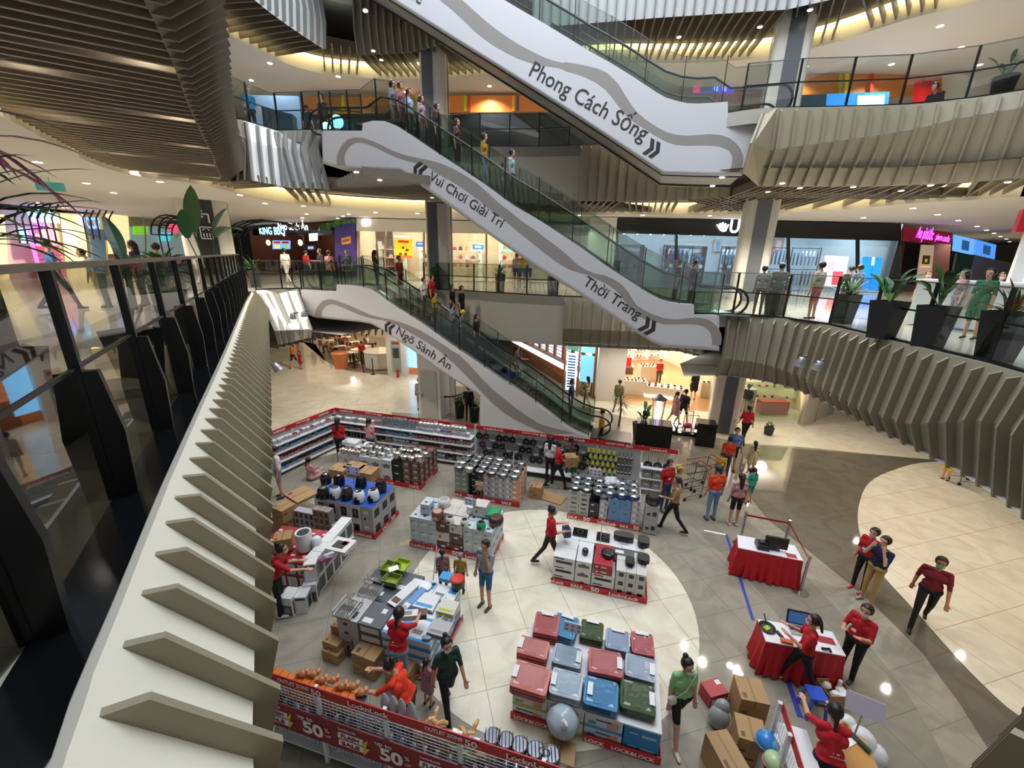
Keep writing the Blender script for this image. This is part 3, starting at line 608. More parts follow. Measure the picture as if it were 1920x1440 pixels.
# twin flood lamps on the fascias
def flood(p, d, label, group=None, power=60):
    R = E('flood_lamp', p, label, 'lamp', group); d = Vector(d).normalized(); b = MB()
    b.lathe([(.05, .14), (.075, .12), (.10, .02), (.115, -.06), (.12, -.07), (.10, -.07), (.08, -.04)], (0, 0, 0), 16)
    q = V(0, 0, -1).rotation_difference(d).to_matrix(); b.v = [tuple(q @ Vector(v)+p) for v in b.v]; b.obj('lamp_housing', M('lamp_grey', '#9b9da0', .35, .5), R, smooth=True)
    b = MB(); b.cyl(p+d*.055, p+d*.06, .092, n=16); b.obj('lamp_lens', spotm, R)
    b = MB(); b.beam(p-d*.12, p-d*.12+V(.16, .10, .03), .03, .05); b.box(p-d*.10, (.16, .05, .05)); b.obj('bracket', alum, R)
    lamp('SPOT', p+d*.1, power, COOL, .08, spot=1.6, rot=V(0, 0, -1).rotation_difference(d).to_euler(), name='flood_beam')
def onv(x, y, P): return V(P[0], P[1], zat(x, y, P))
for x, y, lb in ((549, 594, 'silver flood lamp on the white corner fascia, nearer the rail corner'), (570, 590, 'silver flood lamp on the white corner fascia, nearer the escalator')):
    flood(at(x, y, 4.75), (-.1, .1, -1), lb, None, 22)
for x, y, lb in ((1501, 681, 'silver flood lamp clamped on the curved beige fins, nearer the column'), (1534, 688, 'silver flood lamp clamped on the curved beige fins, beside its twin')):
    flood(at(x, y, 4.75), (-.1, .0, -1), lb, None, 40)
flood(at(520, 690, 4.2), (.5, .15, -.9), 'large silver flood lamp hanging off the left fin wall', None, 60)
# ================================================================ shops
def room(A, B, z0, z1, depth, wall, power=0, fl=None, ce='#efece6', side=True, col=NEUT, nl=1, nm='wall_shop'):
    A = V(A[0], A[1], z0); B = V(B[0], B[1], z0); u = (B-A).normalized(); n = V(-u.y, u.x, 0)
    if n.dot(A) < 0: n = -n
    w = MB(); H = V(0, 0, z1-z0); a2, b2_ = A+n*depth, B+n*depth
    w.face([a2, b2_, b2_+H, a2+H])
    if side: w.face([A, a2, a2+H, A+H]); w.face([B, b2_, b2_+H, B+H])
    struct(w.obj(nm, M('w'+wall, wall, .6), fix=False)); c = MB(); c.face([A+H, B+H, b2_+H, a2+H]); struct(c.obj('ceiling', M('w'+ce, ce, .6), fix=False))
    if fl: f = MB(); k = V(0, 0, .012); f.face([A+k, B+k, b2_+k, a2+k]); struct(f.obj('floor', fl, fix=False))
    if power:
        L = (B-A).length
        for i in range(nl): lamp('POINT', A+u*(L*(i+.5)/nl)+n*(depth*.45)+V(0, 0, (z1-z0)-.35), power/nl, col, .25, name='shop_lamp')
    return lambda s, d, z: A+u*s+n*d+V(0, 0, z)
def panel(name, pxs, A, ang, mat, label, cat, t=.06, off_=0, group=None, kind=None, parent=None):
    P = [pl(x, y, A, ang, off_) for x, y in pxs]; n = V(-math.sin(ang), math.cos(ang), 0); b = MB(); b.extr(P, n*t); o = b.obj(name, mat, parent)
    if kind: o['kind'] = kind
    elif label: tag(o, label, cat, group)
    return o
def sign(name, label, pxs, A, ang, mat, txt=(), cat='sign', tm=None, off_=0, group=None):
    R = E(name, pl(*pxs[0], A, ang, off_), label, cat, group); panel('board', pxs, A, ang, mat, None, None, .08, off_, parent=R)
    for t, p0, p1, h in txt:
        a, c = pl(*p0, A, ang, off_-.03), pl(*p1, A, ang, off_-.03); b = MB(); put_text(b, t, a, c-a, V(0, 0, 1), h=h, width=(c-a).length, bold=.02, lift=0); b.obj('lettering', tm or M('led_white', '#dfe9ff', .5, emit=5), R, fix=False)
    return R
bluel = M('led_blue', '#3a6cff', .5, emit=6); pinkl = M('led_pink', '#ff5fd0', .5, emit=4); redm = M('red_gloss', '#b3141c', .4); led = M('led_white', '#dfe9ff', .5, emit=5); purpl = M('led_purple', '#b23cff', .5, emit=5)
wood = M('wood_floor', '#b98a58', .3, noise=.12, nscale=3); woodw = M('wood_warm', '#a5602e', .4, noise=.15, nscale=4)
# --- clothing store with black header on the first gallery
UA, UB = (5.03, 22.04), (19.6, 22.28); ua = math.atan2(.24, 14.57)
U = room(UA, UB, L1, 8.95, 6.5, '#dfe6f2', 950, M('ufloor', '#9fb0c8', .1), '#c9d2e0', nl=3, col=COOL)
sign('shop_sign', 'black header board of the clothing store with white leaf mark and letter U', [(1155, 408), (1690, 420), (1690, 452), (1155, 437)], UA, ua, black, [('U', (1367, 436), (1385, 436), .62)], off_=-.08, tm=led)
b = MB()
for k in range(5):
    p = pl(1345+k*5.2, 417+abs(k-2)*2, UA, ua, -.13); q = pl(1352+k*2.0, 435-abs(k-2.5)*1.2, UA, ua, -.13); b.beam(p, q, .10, .03)
tag(b.obj('leaf_logo', led), 'glowing white fan shaped leaf mark beside the letter U', 'sign')
struct(panel('window_1', [(1155, 437), (1690, 452), (1690, 545), (1155, 548)], UA, ua, gl, None, None, .02, kind='structure'))
b = MB()
for x in (1157, 1268, 1478, 1608): b.beam(pl(x, 436, UA, ua), pl(x, 547, UA, ua), .14, .10)
struct(b.obj('window_frame', black))
b = MB(); b.box(U(-.6, .2, 1.7), (1.3, .6, 3.45)); struct(b.obj('column', white))
frame = M('rack_black', '#15161a', .4)
def garment(c, name, R, loc, w=.5, h=.75, d=.10, rz=0):
    b = MB(); P = [(-w*.22, h), (-w*.5, h*.86), (-w*.66, h*.62), (-w*.48, h*.58), (-w*.42, h*.66), (-w*.42, 0), (w*.42, 0), (w*.42, h*.66), (w*.48, h*.58), (w*.66, h*.62), (w*.5, h*.86), (w*.22, h), (0, h*.93)]
    q = Matrix.Rotation(rz, 3, 'Z'); b.extr([V(*loc)+q @ V(x, -d/2, z) for x, z in P], q @ V(0, d, 0)); return b.obj(name, c, R)
cl = [M('cl%d' % i, h, .8) for i, h in enumerate(['#2b6fb5', '#27406e', '#cfd7e6', '#7fb0d9', '#e8a0a0', '#3a3a44', '#dcdcdc', '#5b8fc4', '#b8384a', '#a8c5e6'])]
for j, (s, nm) in enumerate(((4.6, 'left of the column'), (8.0, 'beside the column'), (10.2, 'opposite the seated plants'), (12.2, 'near the pink screen'))):
    R = E('clothes_rack', U(s, 3.2, 0), 'black clothes rack with shirts in the clothing store, '+nm, 'clothes rack'); b = MB()
    for dx in (-.85, .85): b.beam(U(s+dx, 3.2, 0), U(s+dx, 3.2, 2.3), .04, .04)
    for z in (1.05, 2.25): b.beam(U(s-.85, 3.2, z), U(s+.85, 3.2, z), .04, .04)
    b.obj('rack_frame', frame, R)
    for z in (1.3, .15):
        for k in range(7):
            o = garment(cl[(k*3+j*2+int(z)) % 10], 'shirt', None, U(s-.7+k*.23, 3.15, z), .5, .8, .07, math.radians(55)); tag(o, 'shirt hanging on a black rack in the clothing store', 'shirt', 'shirts on the store racks')
for s, w, lb in ((2.3, 2.2, 'at the back left'), (6.3, 2.4, 'at the back middle'), (10.3, 2.6, 'at the back right')):
    R = E('wall_shelving', U(s, 6.2, 0), 'black framed wall shelving unit in the clothing store, '+lb, 'shelf'); b = MB()
    for dx in (-w/2, w/2): b.beam(U(s+dx, 6.1, 0), U(s+dx, 6.1, 2.35), .06, .3)
    for z in (.4, .9, 1.4, 1.9, 2.33): b.beam(U(s-w/2, 6.15, z), U(s+w/2, 6.15, z), .3, .04)
    b.obj('shelf_frame', frame, R)
    for z in (.45, .95, 1.45):
        for k in range(int(w/.33)): 
            q = MB(); q.box(U(s-w/2+.25+k*.33, 6.1, z+.13), (.24, .2, .22)); tag(q.obj('folded_shirts', cl[(k*5+int(z*7)) % 10]), 'folded clothes on the store wall shelves', 'clothes', 'folded clothes on wall shelves')
def poster(label, pxs, A, ang, cols, off_=0, em=.8, cat='poster', nm='poster'):
    R = E(nm, pl(*pxs[0], A, ang, off_), label, cat); panel('board', pxs, A, ang, M('sc'+cols[0], cols[0], .3, emit=em), None, None, .06, off_, parent=R)
    (x0, y0), (x1, y1), (x2, y2), (x3, y3) = pxs
    for k, (u0, v0, u1, v1, c) in enumerate(cols[1]):
        f = lambda u, v: (x0+(x1-x0)*u+(x3-x0)*v, y0+(y1-y0)*u+(y3-y0)*v)
        b = MB(); b.extr([pl(*f(u, v), A, ang, off_-.02) for u, v in ((u0, v0), (u1, v0), (u1, v1), (u0, v1))], V(0, .01, 0)); b.obj('printed_patch', M('sc'+c, c, .3, emit=em), R)
poster('lit pink cartoon screen with a red patch in the clothing store window', [(1548, 479), (1592, 481), (1582, 538), (1541, 536)], UA, ua, ('#c9b6ee', [(.4, .5, .85, .95, '#d8434f'), (.12, .2, .42, .45, '#e98fb0'), (.6, .15, .85, .38, '#8fa0ee')]), -.15, 1.2, 'screen', 'screen')
poster('lit blue shirt screen in the store window beside the grey pillar', [(1620, 481), (1655, 483), (1646, 545), (1612, 543)], UA, ua, ('#1b7be0', [(.45, 0, .6, .25, '#e0b0a8'), (.5, .3, .54, 1, '#1465c4')]), -.15, 1.3, 'screen', 'screen')
poster('framed fashion photo high on the store wall left of the column', [(1340, 448), (1355, 448), (1352, 471), (1338, 471)], (0, 28.2), 0, ('#b8b4b8', [(.3, .2, .7, .9, '#6f8fd0')]), 0, .3); poster('framed fashion photo high on the store wall right of the column', [(1453, 446), (1472, 446), (1466, 471), (1449, 471)], (0, 28.2), 0, ('#8a8580', [(.25, .2, .75, .9, '#d8a8b0')]), 0, .3)
for k in range(16):
    p = U(1.2+.8*(k % 9)+.3*(k//9), 1.5+2.4*(k//9), 3.05); b = MB(); b.cyl(p, p-V(0, .06, .16), .05, .06, 8, 0); b.cyl(p-V(0, .061, .165), p-V(0, .064, .172), .05, n=8, mi=1); tag(b.obj('track_spotlight', [black, spotm]), 'small black track spotlight on the clothing store ceiling', 'spotlight', 'track spotlights in the clothing store')
# --- bag shop behind the escalator
BA, BB = (-9.11, 25.2), (4.9, 26.0); ba = math.atan2(.8, 14.01)
Bs = room(BA, BB, L1, 8.95, 5, '#e8c9ae', 1300, M('bfloor', '#cfc3b2', .15), '#f0e8dc', nl=3, col=WARM)
panel('wall_shop_header', [(668, 409), (1112, 420), (1112, 442), (668, 433)], BA, ba, white, None, None, .15, -.1, kind='structure')
b = MB()
for x in (672, 722, 795, 912, 1063): b.beam(pl(x, 433, BA, ba), pl(x, 545, BA, ba), .16, .10)
struct(b.obj('window_frame', M('bronze', '#a08a70', .4, .3)))
panel('window_2', [(668, 433), (1112, 442), (1112, 550), (668, 545)], BA, ba, gl, None, None, .02, .06, kind='structure')
poster('yellow sale poster with small bag pictures in the bag shop window', [(740, 447), (773, 449), (773, 485), (740, 483)], BA, ba, ('#f0bd2a', [(.2, .08, .8, .2, '#b03010'), (.4, .4, .55, .52, '#5b3a20'), (.62, .5, .78, .64, '#5b3a20'), (.25, .72, .4, .86, '#5b3a20'), (.55, .72, .7, .86, '#5b3a20'), (0, .85, 1, 1, '#d0682a')]), -.1, .7)
poster('lavender strip sign above the yellow poster', [(738, 441), (764, 442), (764, 446), (738, 445)], BA, ba, ('#9aa0f0', []), -.12, 1.6, 'sign', 'sign')
poster('small blue screen on the bag shop wall', [(780, 453), (795, 453), (795, 463), (780, 463)], BA, ba, ('#5a86f0', [(.2, .3, .8, .5, '#dfe8ff')]), .3, 1.6, 'screen', 'screen')
poster('blue and white screen above the toy shelf', [(886, 458), (907, 459), (907, 468), (886, 467)], BA, ba, ('#4f9cf0', [(.2, .2, .8, .7, '#e8f2ff')]), .5, 1.6, 'screen', 'screen')
poster('white lit sign above the red gift display', [(943, 466), (960, 467), (960, 473), (943, 472)], BA, ba, ('#bfeaf5', []), .5, 1.8, 'sign', 'sign')
sign('shop_sign', 'small glowing white plaque on the bag shop header', [(679, 413), (692, 411), (692, 420), (679, 422)], BA, ba, M('plaque_glow', '#fff6e6', .5, emit=4), off_=-.2)
bagc = [M('bag%d' % i, h, .5) for i, h in enumerate(['#7a4a38', '#b02a2a', '#3a3030', '#c98a5a', '#d8b8a0', '#a83838', '#e0d0c0'])]
def shelfunit(F, s, d, w, zs, label, name, items, grp, hb=.24, mat=None, pitch=.42, catg='bag', ilabel='handbag on the lit shop shelves'):
    R = E('shop_shelf', F(s, d, 0), label, 'shelf'); b = MB()
    for dx in (-w/2, w/2): b.beam(F(s+dx, d+.12, 0), F(s+dx, d+.12, zs[-1]+.5), .04, .28)
    for z in zs: b.beam(F(s-w/2, d+.12, z), F(s+w/2, d+.12, z), .3, .035)
    b.obj('shelf_frame', mat or white, R)
    k = 0
    for z in zs:
        x = -w/2+.25
        while x < w/2-.15:
            hh = hb*rnd.uniform(.7, 1.1); q = MB(); p = F(s+x, d+.08, z+.02); ww = pitch*rnd.uniform(.5, .8)
            q.extr([p+V(-ww/2, 0, 0), p+V(ww/2, 0, 0), p+V(ww*.42, 0, hh), p+V(-ww*.42, 0, hh)], V(0, .14, 0)); q.tube([p+V(-ww*.25, .07, hh), p+V(-ww*.15, .07, hh*1.35), p+V(ww*.15, .07, hh*1.35), p+V(ww*.25, .07, hh)], .012, 4)
            tag(q.obj(name, items[k % len(items)]), ilabel, catg, grp); k += 1; x += pitch
for s, w, lb in ((1.1, 1.6, 'left end'), (3.6, 1.2, 'behind the yellow poster'), (6.0, 2.0, 'beside the grey column'), (9.6, 2.4, 'behind the potted plant'), (12.6, 2, 'below the escalator')):
    shelfunit(Bs, s, 3.6, w, (.7, 1.25, 1.8), 'white display shelf in the bag shop, '+lb, 'handbag', bagc, 'handbags in the bag shop')
R = E('display_counter', Bs(10.6, 2, 0), 'red and white gift display counter in the bag shop', 'counter'); b = MB(); b.box(Bs(10.6, 2, .5), (1.8, .6, 1)); b.obj('counter_body', white, R); b = MB(); b.box(Bs(10.6, 2.1, 1.35), (1.8, .4, .5)); b.obj('backboard', M('giftred', '#c23a34', .5, emit=.4), R)
# --- planted purple panel and barbecue restaurant at the far left of the gallery
panel('wall_purple', [(628, 418), (664, 402), (668, 505), (628, 498)], (-9.3, 25.2), math.radians(-22), M('purple_print', '#3b3170', .4, emit=.15), None, None, .15, kind='structure')
poster('orange lettered patch on the purple wall panel', [(640, 447), (656, 443), (657, 456), (641, 459)], (-9.3, 25.2), math.radians(-22), ('#c98a3a', [(.1, .3, .9, .7, '#7a4a20')]), -.06, .3)
KA = (-22.0, 36.0)
K = room(KA, (-10.9, 27.2), L1, 8.9, 5, '#4a2a22', 250, M('kfloor', '#5a4a40', .2), '#2a1c18', nl=2, col=(1, .6, .35))
kang = math.atan2(-8.8, 11.1)
sign('shop_sign', 'dark restaurant sign board reading KING BBQ in white letters', [(474, 425), (624, 432), (624, 441), (474, 441)], KA, kang, M('sign_dark', '#141820', .4), [('KING BBQ', (487, 439), (535, 440), .55)], off_=-.1, tm=M('led_cyan', '#a8e8ff', .5, emit=2))
sign('shop_sign', 'white hanging letters Ngo Sanh An above the restaurant sign', [(519, 433.5), (575, 434.5), (575, 435.2), (519, 434.2)], KA, kang, steel, [('Ngõ Sành Ăn', (522, 430.5), (578, 431.5), .45)], off_=-1.2, tm=M('soft_white', '#e8f0ff', .5, emit=1.5))
poster('lit restaurant menu screens on the dark wall', [(511, 451), (543, 451), (543, 467), (511, 467)], KA, kang, ('#6f9fe8', [(.05, .1, .45, .35, '#8a2020'), (.55, .1, .95, .35, '#8a2020'), (.1, .5, .4, .9, '#e8c040'), (.6, .5, .9, .9, '#70b050')]), .5, 1.2, 'screen', 'screen')
poster('white square hanging menu light by the restaurant', [(579, 438), (594, 437), (594, 451), (580, 452)], KA, kang, ('#efe6d0', []), -.3, 1.6, 'sign', 'sign')
poster('dark price board with pale numbers 29 at the restaurant', [(574, 459), (591, 459), (591, 469), (574, 469)], KA, kang, ('#181c30', [(.2, .3, .8, .8, '#9fb0d8')]), .1, .8, 'sign', 'sign')
for x in (503, 563):
    p = pl(x, 455, KA, kang, .4); b = MB(); b.ball(p, (.16, .16, .22), 12); tag(b.obj('lantern', M('lantern', '#ffc878', .5, emit=4), smooth=True), 'glowing amber wall lantern, '+('left' if x < 530 else 'right')+' of the menu screens', 'lantern')
# green leaf garland above the purple panel
gm = [M('leaf%d' % i, h, .45) for i, h in enumerate(['#2f5a24', '#3f7330', '#24481e', '#5b8a3a'])]
b = MB()
for k in range(260):
    t = rnd.random(); p = pl(600+66*t, 424-20*t+rnd.uniform(-2, 5), (-9.3, 25.2), math.radians(-22), rnd.uniform(-.5, -.1)); p.z = min(p.z, 8.9); a = rnd.uniform(0, 6.28); b.face([p, p+V(.12*math.cos(a), .12*math.sin(a), -.05), p+V(.1*math.cos(a+.8), .1*math.sin(a+.8), -.2)], 0)
tag(b.obj('leaf_garland', gm[1], fix=False), 'green artificial leaves trailing above the purple panel', 'garland', kind='stuff')
# --- left shops
LAx, lang = (-23.4, 10), math.radians(90)
LP = lambda x, y, o=0: pl(x, y, (-23.4, 10), math.radians(92), -o)
def lpanel(name, pxs, mat, label, cat, t=.1, kind=None, off_=0, parent=None):
    P = [pl(x, y, (-23.4, 10), math.radians(92), -off_) for x, y in pxs]; b = MB(); b.extr(P, V(-t, 0, 0)); o = b.obj(name, mat, parent)
    if kind: o['kind'] = kind
    elif label: tag(o, label, cat)
    return o
lpanel('wall_shops_left', [(-60, 390), (355, 410), (355, 522), (-60, 545)], M('shopwall_warm', '#cbb995', .5), None, None, .2, 'structure', off_=-.6)
for i, (x0, x1) in enumerate(((116, 158), (198, 240), (-30, 8))):
    lpanel('backlit_wall', [(x0, 400), (x1, 402), (x1+10, 524), (x0+14, 527)], M('warm_lit', '#f5dfa4', .5, emit=.75), 'cream backlit arched wall panel between the left shops, %s' % ('beside the pink shop', 'beside the blue sign shop', 'at the picture edge')[i], 'panel')
lpanel('storefront', [(62, 428), (106, 430), (128, 527), (76, 530)], M('pink_shop', '#e08a9a', .4, emit=.35), 'pink lit shop front with shelves on the far left of the gallery', 'shop front')
for k in range(5): lpanel('shelf_strip', [(68+k*.5, 462+k*8), (112+k*2, 461+k*8), (112+k*2, 464+k*8), (68+k*.5, 465+k*8)], M('pinkshelf', '#b84a68', .4), 'dark pink goods shelf in the far left shop, row %s from the top' % ['first', 'second', 'third', 'fourth', 'lowest'][k], 'shelf', off_=.12)
lpanel('light_strip', [(52, 427), (56, 427), (84, 529), (79, 529)], purpl, 'slanted glowing violet light strip of the pink shop', 'light', off_=.2)
lpanel('screen', [(36, 428), (62, 428), (64, 456), (40, 456)], M('cyan_screen', '#7fc8ff', .4, emit=1.2), 'pale blue window screen beside the pink shop', 'screen', off_=.15)
lpanel('storefront', [(168, 430), (196, 430), (203, 524), (180, 525)], M('teal_shop', '#56707a', .4, emit=.3), 'dim teal shop front below the round blue sign', 'shop front')
lpanel('storefront', [(240, 425), (350, 424), (350, 520), (252, 523)], M('mixed_shop', '#8aa0a0', .4, emit=.35), 'pale mixed shop fronts beside the grey column', 'shop front')
for x, y, c, w in ((252, 424, '#6aa52a', 26), (320, 420, '#d84a6a', 14), (338, 424, '#b02040', 10), (300, 436, '#4ab0c0', 20)):
    lpanel('sign', [(x, y), (x+w, y), (x+w, y+16), (x, y+16)], M('ls'+c, c, .4, emit=.9), 'small %s lit shop sign beside the grey column' % {'#6aa52a': 'green', '#d84a6a': 'pink', '#b02040': 'dark red', '#4ab0c0': 'teal'}[c], 'sign', off_=.2)
def lsign(txt, p0, p1, h, mat, label):
    a, c = pl(*p0, (-23.4, 10), math.radians(92), -.3), pl(*p1, (-23.4, 10), math.radians(92), -.3); b = MB(); put_text(b, txt, a, c-a, V(0, 0, 1), h=h, width=(c-a).length, bold=.03, lift=0); tag(b.obj('sign_letters', mat, fix=False), label, 'sign')
lsign('Siam Beautique', (56, 415), (113, 418), .62, M('led_azure', '#5fc0ff', .5, emit=5), 'azure glowing letters Siam Beautique above the pink shop')
lsign('ERA', (60, 427), (96, 427), .5, purpl, 'violet glowing letters under the azure shop name'); lsign('OCOP', (165, 428), (190, 428), .6, bluel, 'round blue glowing shop letters on the left wall')
# wire frame arches
for i, (x, y) in enumerate(((38, 405), (66, 403), (165, 405), (178, 405))):
    p = pl(x, y, (-23.4, 10), math.radians(92), -1); b = MB()
    for k in range(4): b.tube([p+V(k*.35-.4, 0, -1.2), p+V(k*.35-.3, 0, -.1), p+V(k*.35+.1, .1, .5), p+V(k*.35+.7, .3, .75)], .035, 5)
    tag(b.obj('wire_trellis', M('bronze_post', '#3d3a36')), 'curved dark wire frame above the left shops', 'frame', 'wire frames above the left shops')
for i, (x0, x1, yt, yb) in enumerate(((284, 352, 378, 440), (425, 560, 386, 440), (300, 345, 385, 440), (440, 590, 390, 445))):
    a = at(x0, yb, 5.55) if False else None
    A_ = (-14.5-2.5*i, 24+2.2*i); P0 = pl(x0, yb, A_, 0); P1 = pl(x1, yb, A_, 0); zt = min(8.85, pl((x0+x1)/2, yt, A_, 0).z); b = MB()
    for k in range(3):
        r = (P1-P0)*.5; c = (P0+P1)*.5; b.tube([c+V(-r.x*math.cos(math.pi*j/12), .5*k, P0.z-c.z+(zt-P0.z)*math.sin(math.pi*j/12)) for j in range(13)], .04, 5)
    for j in range(0, 13, 2):
        q = c+V(-r.x*math.cos(math.pi*j/12), 0, (zt-P0.z)*math.sin(math.pi*j/12)); b.tube([q, q+V(0, 1, 0)], .03, 4)
    for e in (-1, 1): b.tube([c+V(r.x*e, .5, 0), c+V(r.x*e, .5, 5.6-c.z)], .04, 5)
    tag(b.obj('garden_arch', black), 'black metal garden arch on the gallery, %s' % ['in front of the column', 'before the restaurant', 'behind the tall leaves', 'nearest the restaurant sign'][i], 'arch')
# --- right end shops and information desk
an = math.radians(14); AA = (20.2, 22.4)
sign('shop_sign', 'maroon shop sign with purple glowing letters An phuoc and pierre cardin', [(1694, 424), (1786, 436), (1783, 458), (1694, 452)], AA, an, M('maroon_sign', '#7c1422', .4, emit=.25), [('An phước', (1718, 445), (1748, 450), .55), ('pierre cardin', (1754, 449), (1779, 454), .32)], tm=purpl)
panel('wall_shops_right', [(1690, 452), (1783, 458), (1775, 560), (1680, 556)], AA, an, M('ap_wall', '#5d3a34', .5), None, None, .2, kind='structure', off_=.5)
poster('dark doorway panel of the maroon signed shop', [(1700, 455), (1726, 457), (1716, 535), (1688, 532)], AA, an, ('#0b0c10', []), -.1, 0, 'panel', 'doorway_poster'); poster('warm lit shelf view inside the maroon signed shop', [(1729, 459), (1752, 460), (1746, 525), (1720, 524)], AA, an, ('#b79f88', [(.2, .3, .8, .55, '#3a2a22'), (.1, .6, .9, .64, '#f0d090'), (.4, .4, .6, .5, '#f0d040')]), -.1, .45, 'shop window', 'shop_window')
for i, (x0, x1, c) in enumerate(((1790, 1828, '#5f9be8'), (1830, 1868, '#4a86e0'))):
    poster('blue lit shop fascia receding to the right, %s one' % ('nearer', 'farther')[i], [(x0, 440+i*9), (x1, 449+i*10), (x1-3, 478+i*8), (x0-3, 470+i*7)], (27, 25.4), math.radians(8), (c, [(.4, .2, .75, .8, '#25456f')]), 0, 1.0, 'sign', 'shop_sign')
poster('black panel with pale letters AC beside the information pillar', [(1795, 475), (1828, 478), (1812, 540), (1783, 536)], (13.2, 14.2), math.radians(20), ('#10201c', [(.35, .62, .75, .75, '#cfd6d2')]), 0, .5, 'sign', 'sign')
panel('wall_shops_far_right', [(1830, 478), (1925, 500), (1925, 575), (1815, 560)], (27, 25.4), math.radians(8), M('fr_wall', '#8a8d98', .5), None, None, .2, kind='structure', off_=1)
# info desk and pillar
b = MB(); p0 = at(1606, 597, L1); p1 = at(1790, 640, L1)
R = E('information_desk', p0, 'long white curved information desk on the gallery behind the planters', 'desk'); d0 = V(9.9, 10.4, L1); d1 = V(11.2, 8.3, L1)
b.extr([d0+V(0, 0, .05), d0+V(.55, .3, .05), d1+V(.55, .3, .05), d1+V(0, 0, .05)], (0, 0, 1.02)); b.obj('desk_body', M('desk_white', '#e9e9ea', .3), R)
b = MB(); b.extr([d0+V(-.06, 0, 1.07), d0+V(.6, .33, 1.07), d1+V(.6, .33, 1.07), d1+V(-.06, -.05, 1.07)], (0, 0, .05)); b.obj('desk_top', M('desk_top', '#f2f2f2', .2), R)
IP = V(11.6, 9.6, L1); R = E('information_pillar', IP, 'white information pillar with a red top bearing two letters i', 'sign'); b = MB(); b.box(IP+V(0, 0, 1.1), (.6, .3, 2.2), math.radians(-40)); b.obj('pillar_body', white, R)
b = MB(); b.box(IP+V(0, 0, 2.42), (.95, .42, .48), math.radians(-40)); b.obj('top_box', redm, R)
dx = Matrix.Rotation(math.radians(-40), 3, 'Z') @ V(1, 0, 0); nn = V(dx.y, -dx.x, 0)
b = MB(); put_text(b, 'i', IP+nn*.215-dx*.25+V(0, 0, 2.26), dx, V(0, 0, 1), h=.34, bold=.03); put_text(b, 'i', IP+nn*.215+dx*.2+V(0, 0, 2.26), dx, V(0, 0, 1), h=.34, bold=.03); put_text(b, 'INFORMATION', IP+nn*.155-dx*.08+V(0, 0, 2.1), V(0, 0, -1), dx, h=.17, width=1.75, bold=.02); b.obj('lettering', led, R, fix=False)
# sign panel on the left column, hanging exit sign
CP = V(-13.3, 18.8, 0); q = Matrix.Rotation(math.radians(34), 3, 'Z'); R = E('direction_sign', CP+V(0, 0, L1), 'black direction panel with white arrow and lift symbol on the cream column', 'sign')
fx = q @ V(1, 0, 0); fn = q @ V(0, -1, 0); b = MB(); b.box(CP+fn*.94+V(0, 0, 7.35), (.7, .05, 3.3), math.radians(34)); b.obj('board', black, R)
b = MB(); o = CP+fn*.975
for a_, c_ in (((-.16, 8.45), (.16, 8.45)), ((.16, 8.47), (.16, 8.12)), ((-.18, 8.45), (-.02, 8.58)), ((-.18, 8.45), (-.02, 8.32))): b.beam(o+fx*a_[0]+V(0, 0, a_[1]), o+fx*c_[0]+V(0, 0, c_[1]), .05, .015, up=fn)
for a_, c_ in (((-.2, 7.5), (.2, 7.5)), ((.2, 7.5), (.2, 7.95)), ((.2, 7.95), (-.2, 7.95)), ((-.2, 7.95), (-.2, 7.5)), ((-.1, 7.55), (-.1, 7.72)), ((0, 7.55), (0, 7.72)), ((.1, 7.55), (.1, 7.72)), ((-.12, 7.82), (-.04, 7.9)), ((.12, 7.82), (.04, 7.9))): b.beam(o+fx*a_[0]+V(0, 0, a_[1]), o+fx*c_[0]+V(0, 0, c_[1]), .035, .015, up=fn)
b.obj('symbols', M('sym_white', '#f4f4f4', .4), R)
ex = at(95, 350, 8.75); b = MB(); b.box(ex, (.62, .06, .24), math.radians(30)); b.cyl(ex, ex+V(0, 0, .3), .01, n=5); tag(b.obj('exit_sign', M('exit_green', '#2f7f78', .4, emit=.25)), 'small green exit sign hanging from the white ceiling at left', 'sign')
# --- upper gallery backdrop
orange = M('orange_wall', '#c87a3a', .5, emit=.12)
for i, pxs in enumerate(([(600, 196), (1240, 176), (1240, 206), (600, 258)],)):
    panel('wall_orange', [(570, 182), (1270, 176), (1270, 207), (570, 214)], (0, 22.4), 0, orange, None, None, .2, kind='structure')
for i, (x, c, nm) in enumerate(((640, '#e8d030', 'yellow'), (778, '#b8c030', 'lime'), (870, '#a8c030', 'green'), (877, '#c83030', 'red'), (960, '#e8b020', 'golden'), (968, '#4a4a6a', 'slate'))):
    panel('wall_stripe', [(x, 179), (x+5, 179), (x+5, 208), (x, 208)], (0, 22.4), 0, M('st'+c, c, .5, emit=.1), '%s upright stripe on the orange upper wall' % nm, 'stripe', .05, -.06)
panel('wall_upper_reflection', [(570, 214), (1270, 206), (1270, 300), (570, 300)], (0, 22.4), 0, M('dark_blue_reflection', '#2a3038', .3), None, None, .2, kind='structure', off_=.05)  # dark sheet standing in for the dark reflection in the upper rail glass
panel('wall_orange', [(1230, 178), (1500, 168), (1500, 205), (1230, 215)], (0, 21.6), 0, orange, None, None, .2, kind='structure')
panel('wall_orange', [(1480, 150), (1600, 132), (1790, 136), (1786, 172), (1500, 196)], (0, 19.4), 0, orange, None, None, .2, kind='structure', off_=.4)
panel('wall_white_arch', [(1778, 138), (1810, 140), (1850, 160), (1895, 196), (1778, 200)], (0, 19.1), 0, white, None, None, .25, kind='structure', off_=.2)
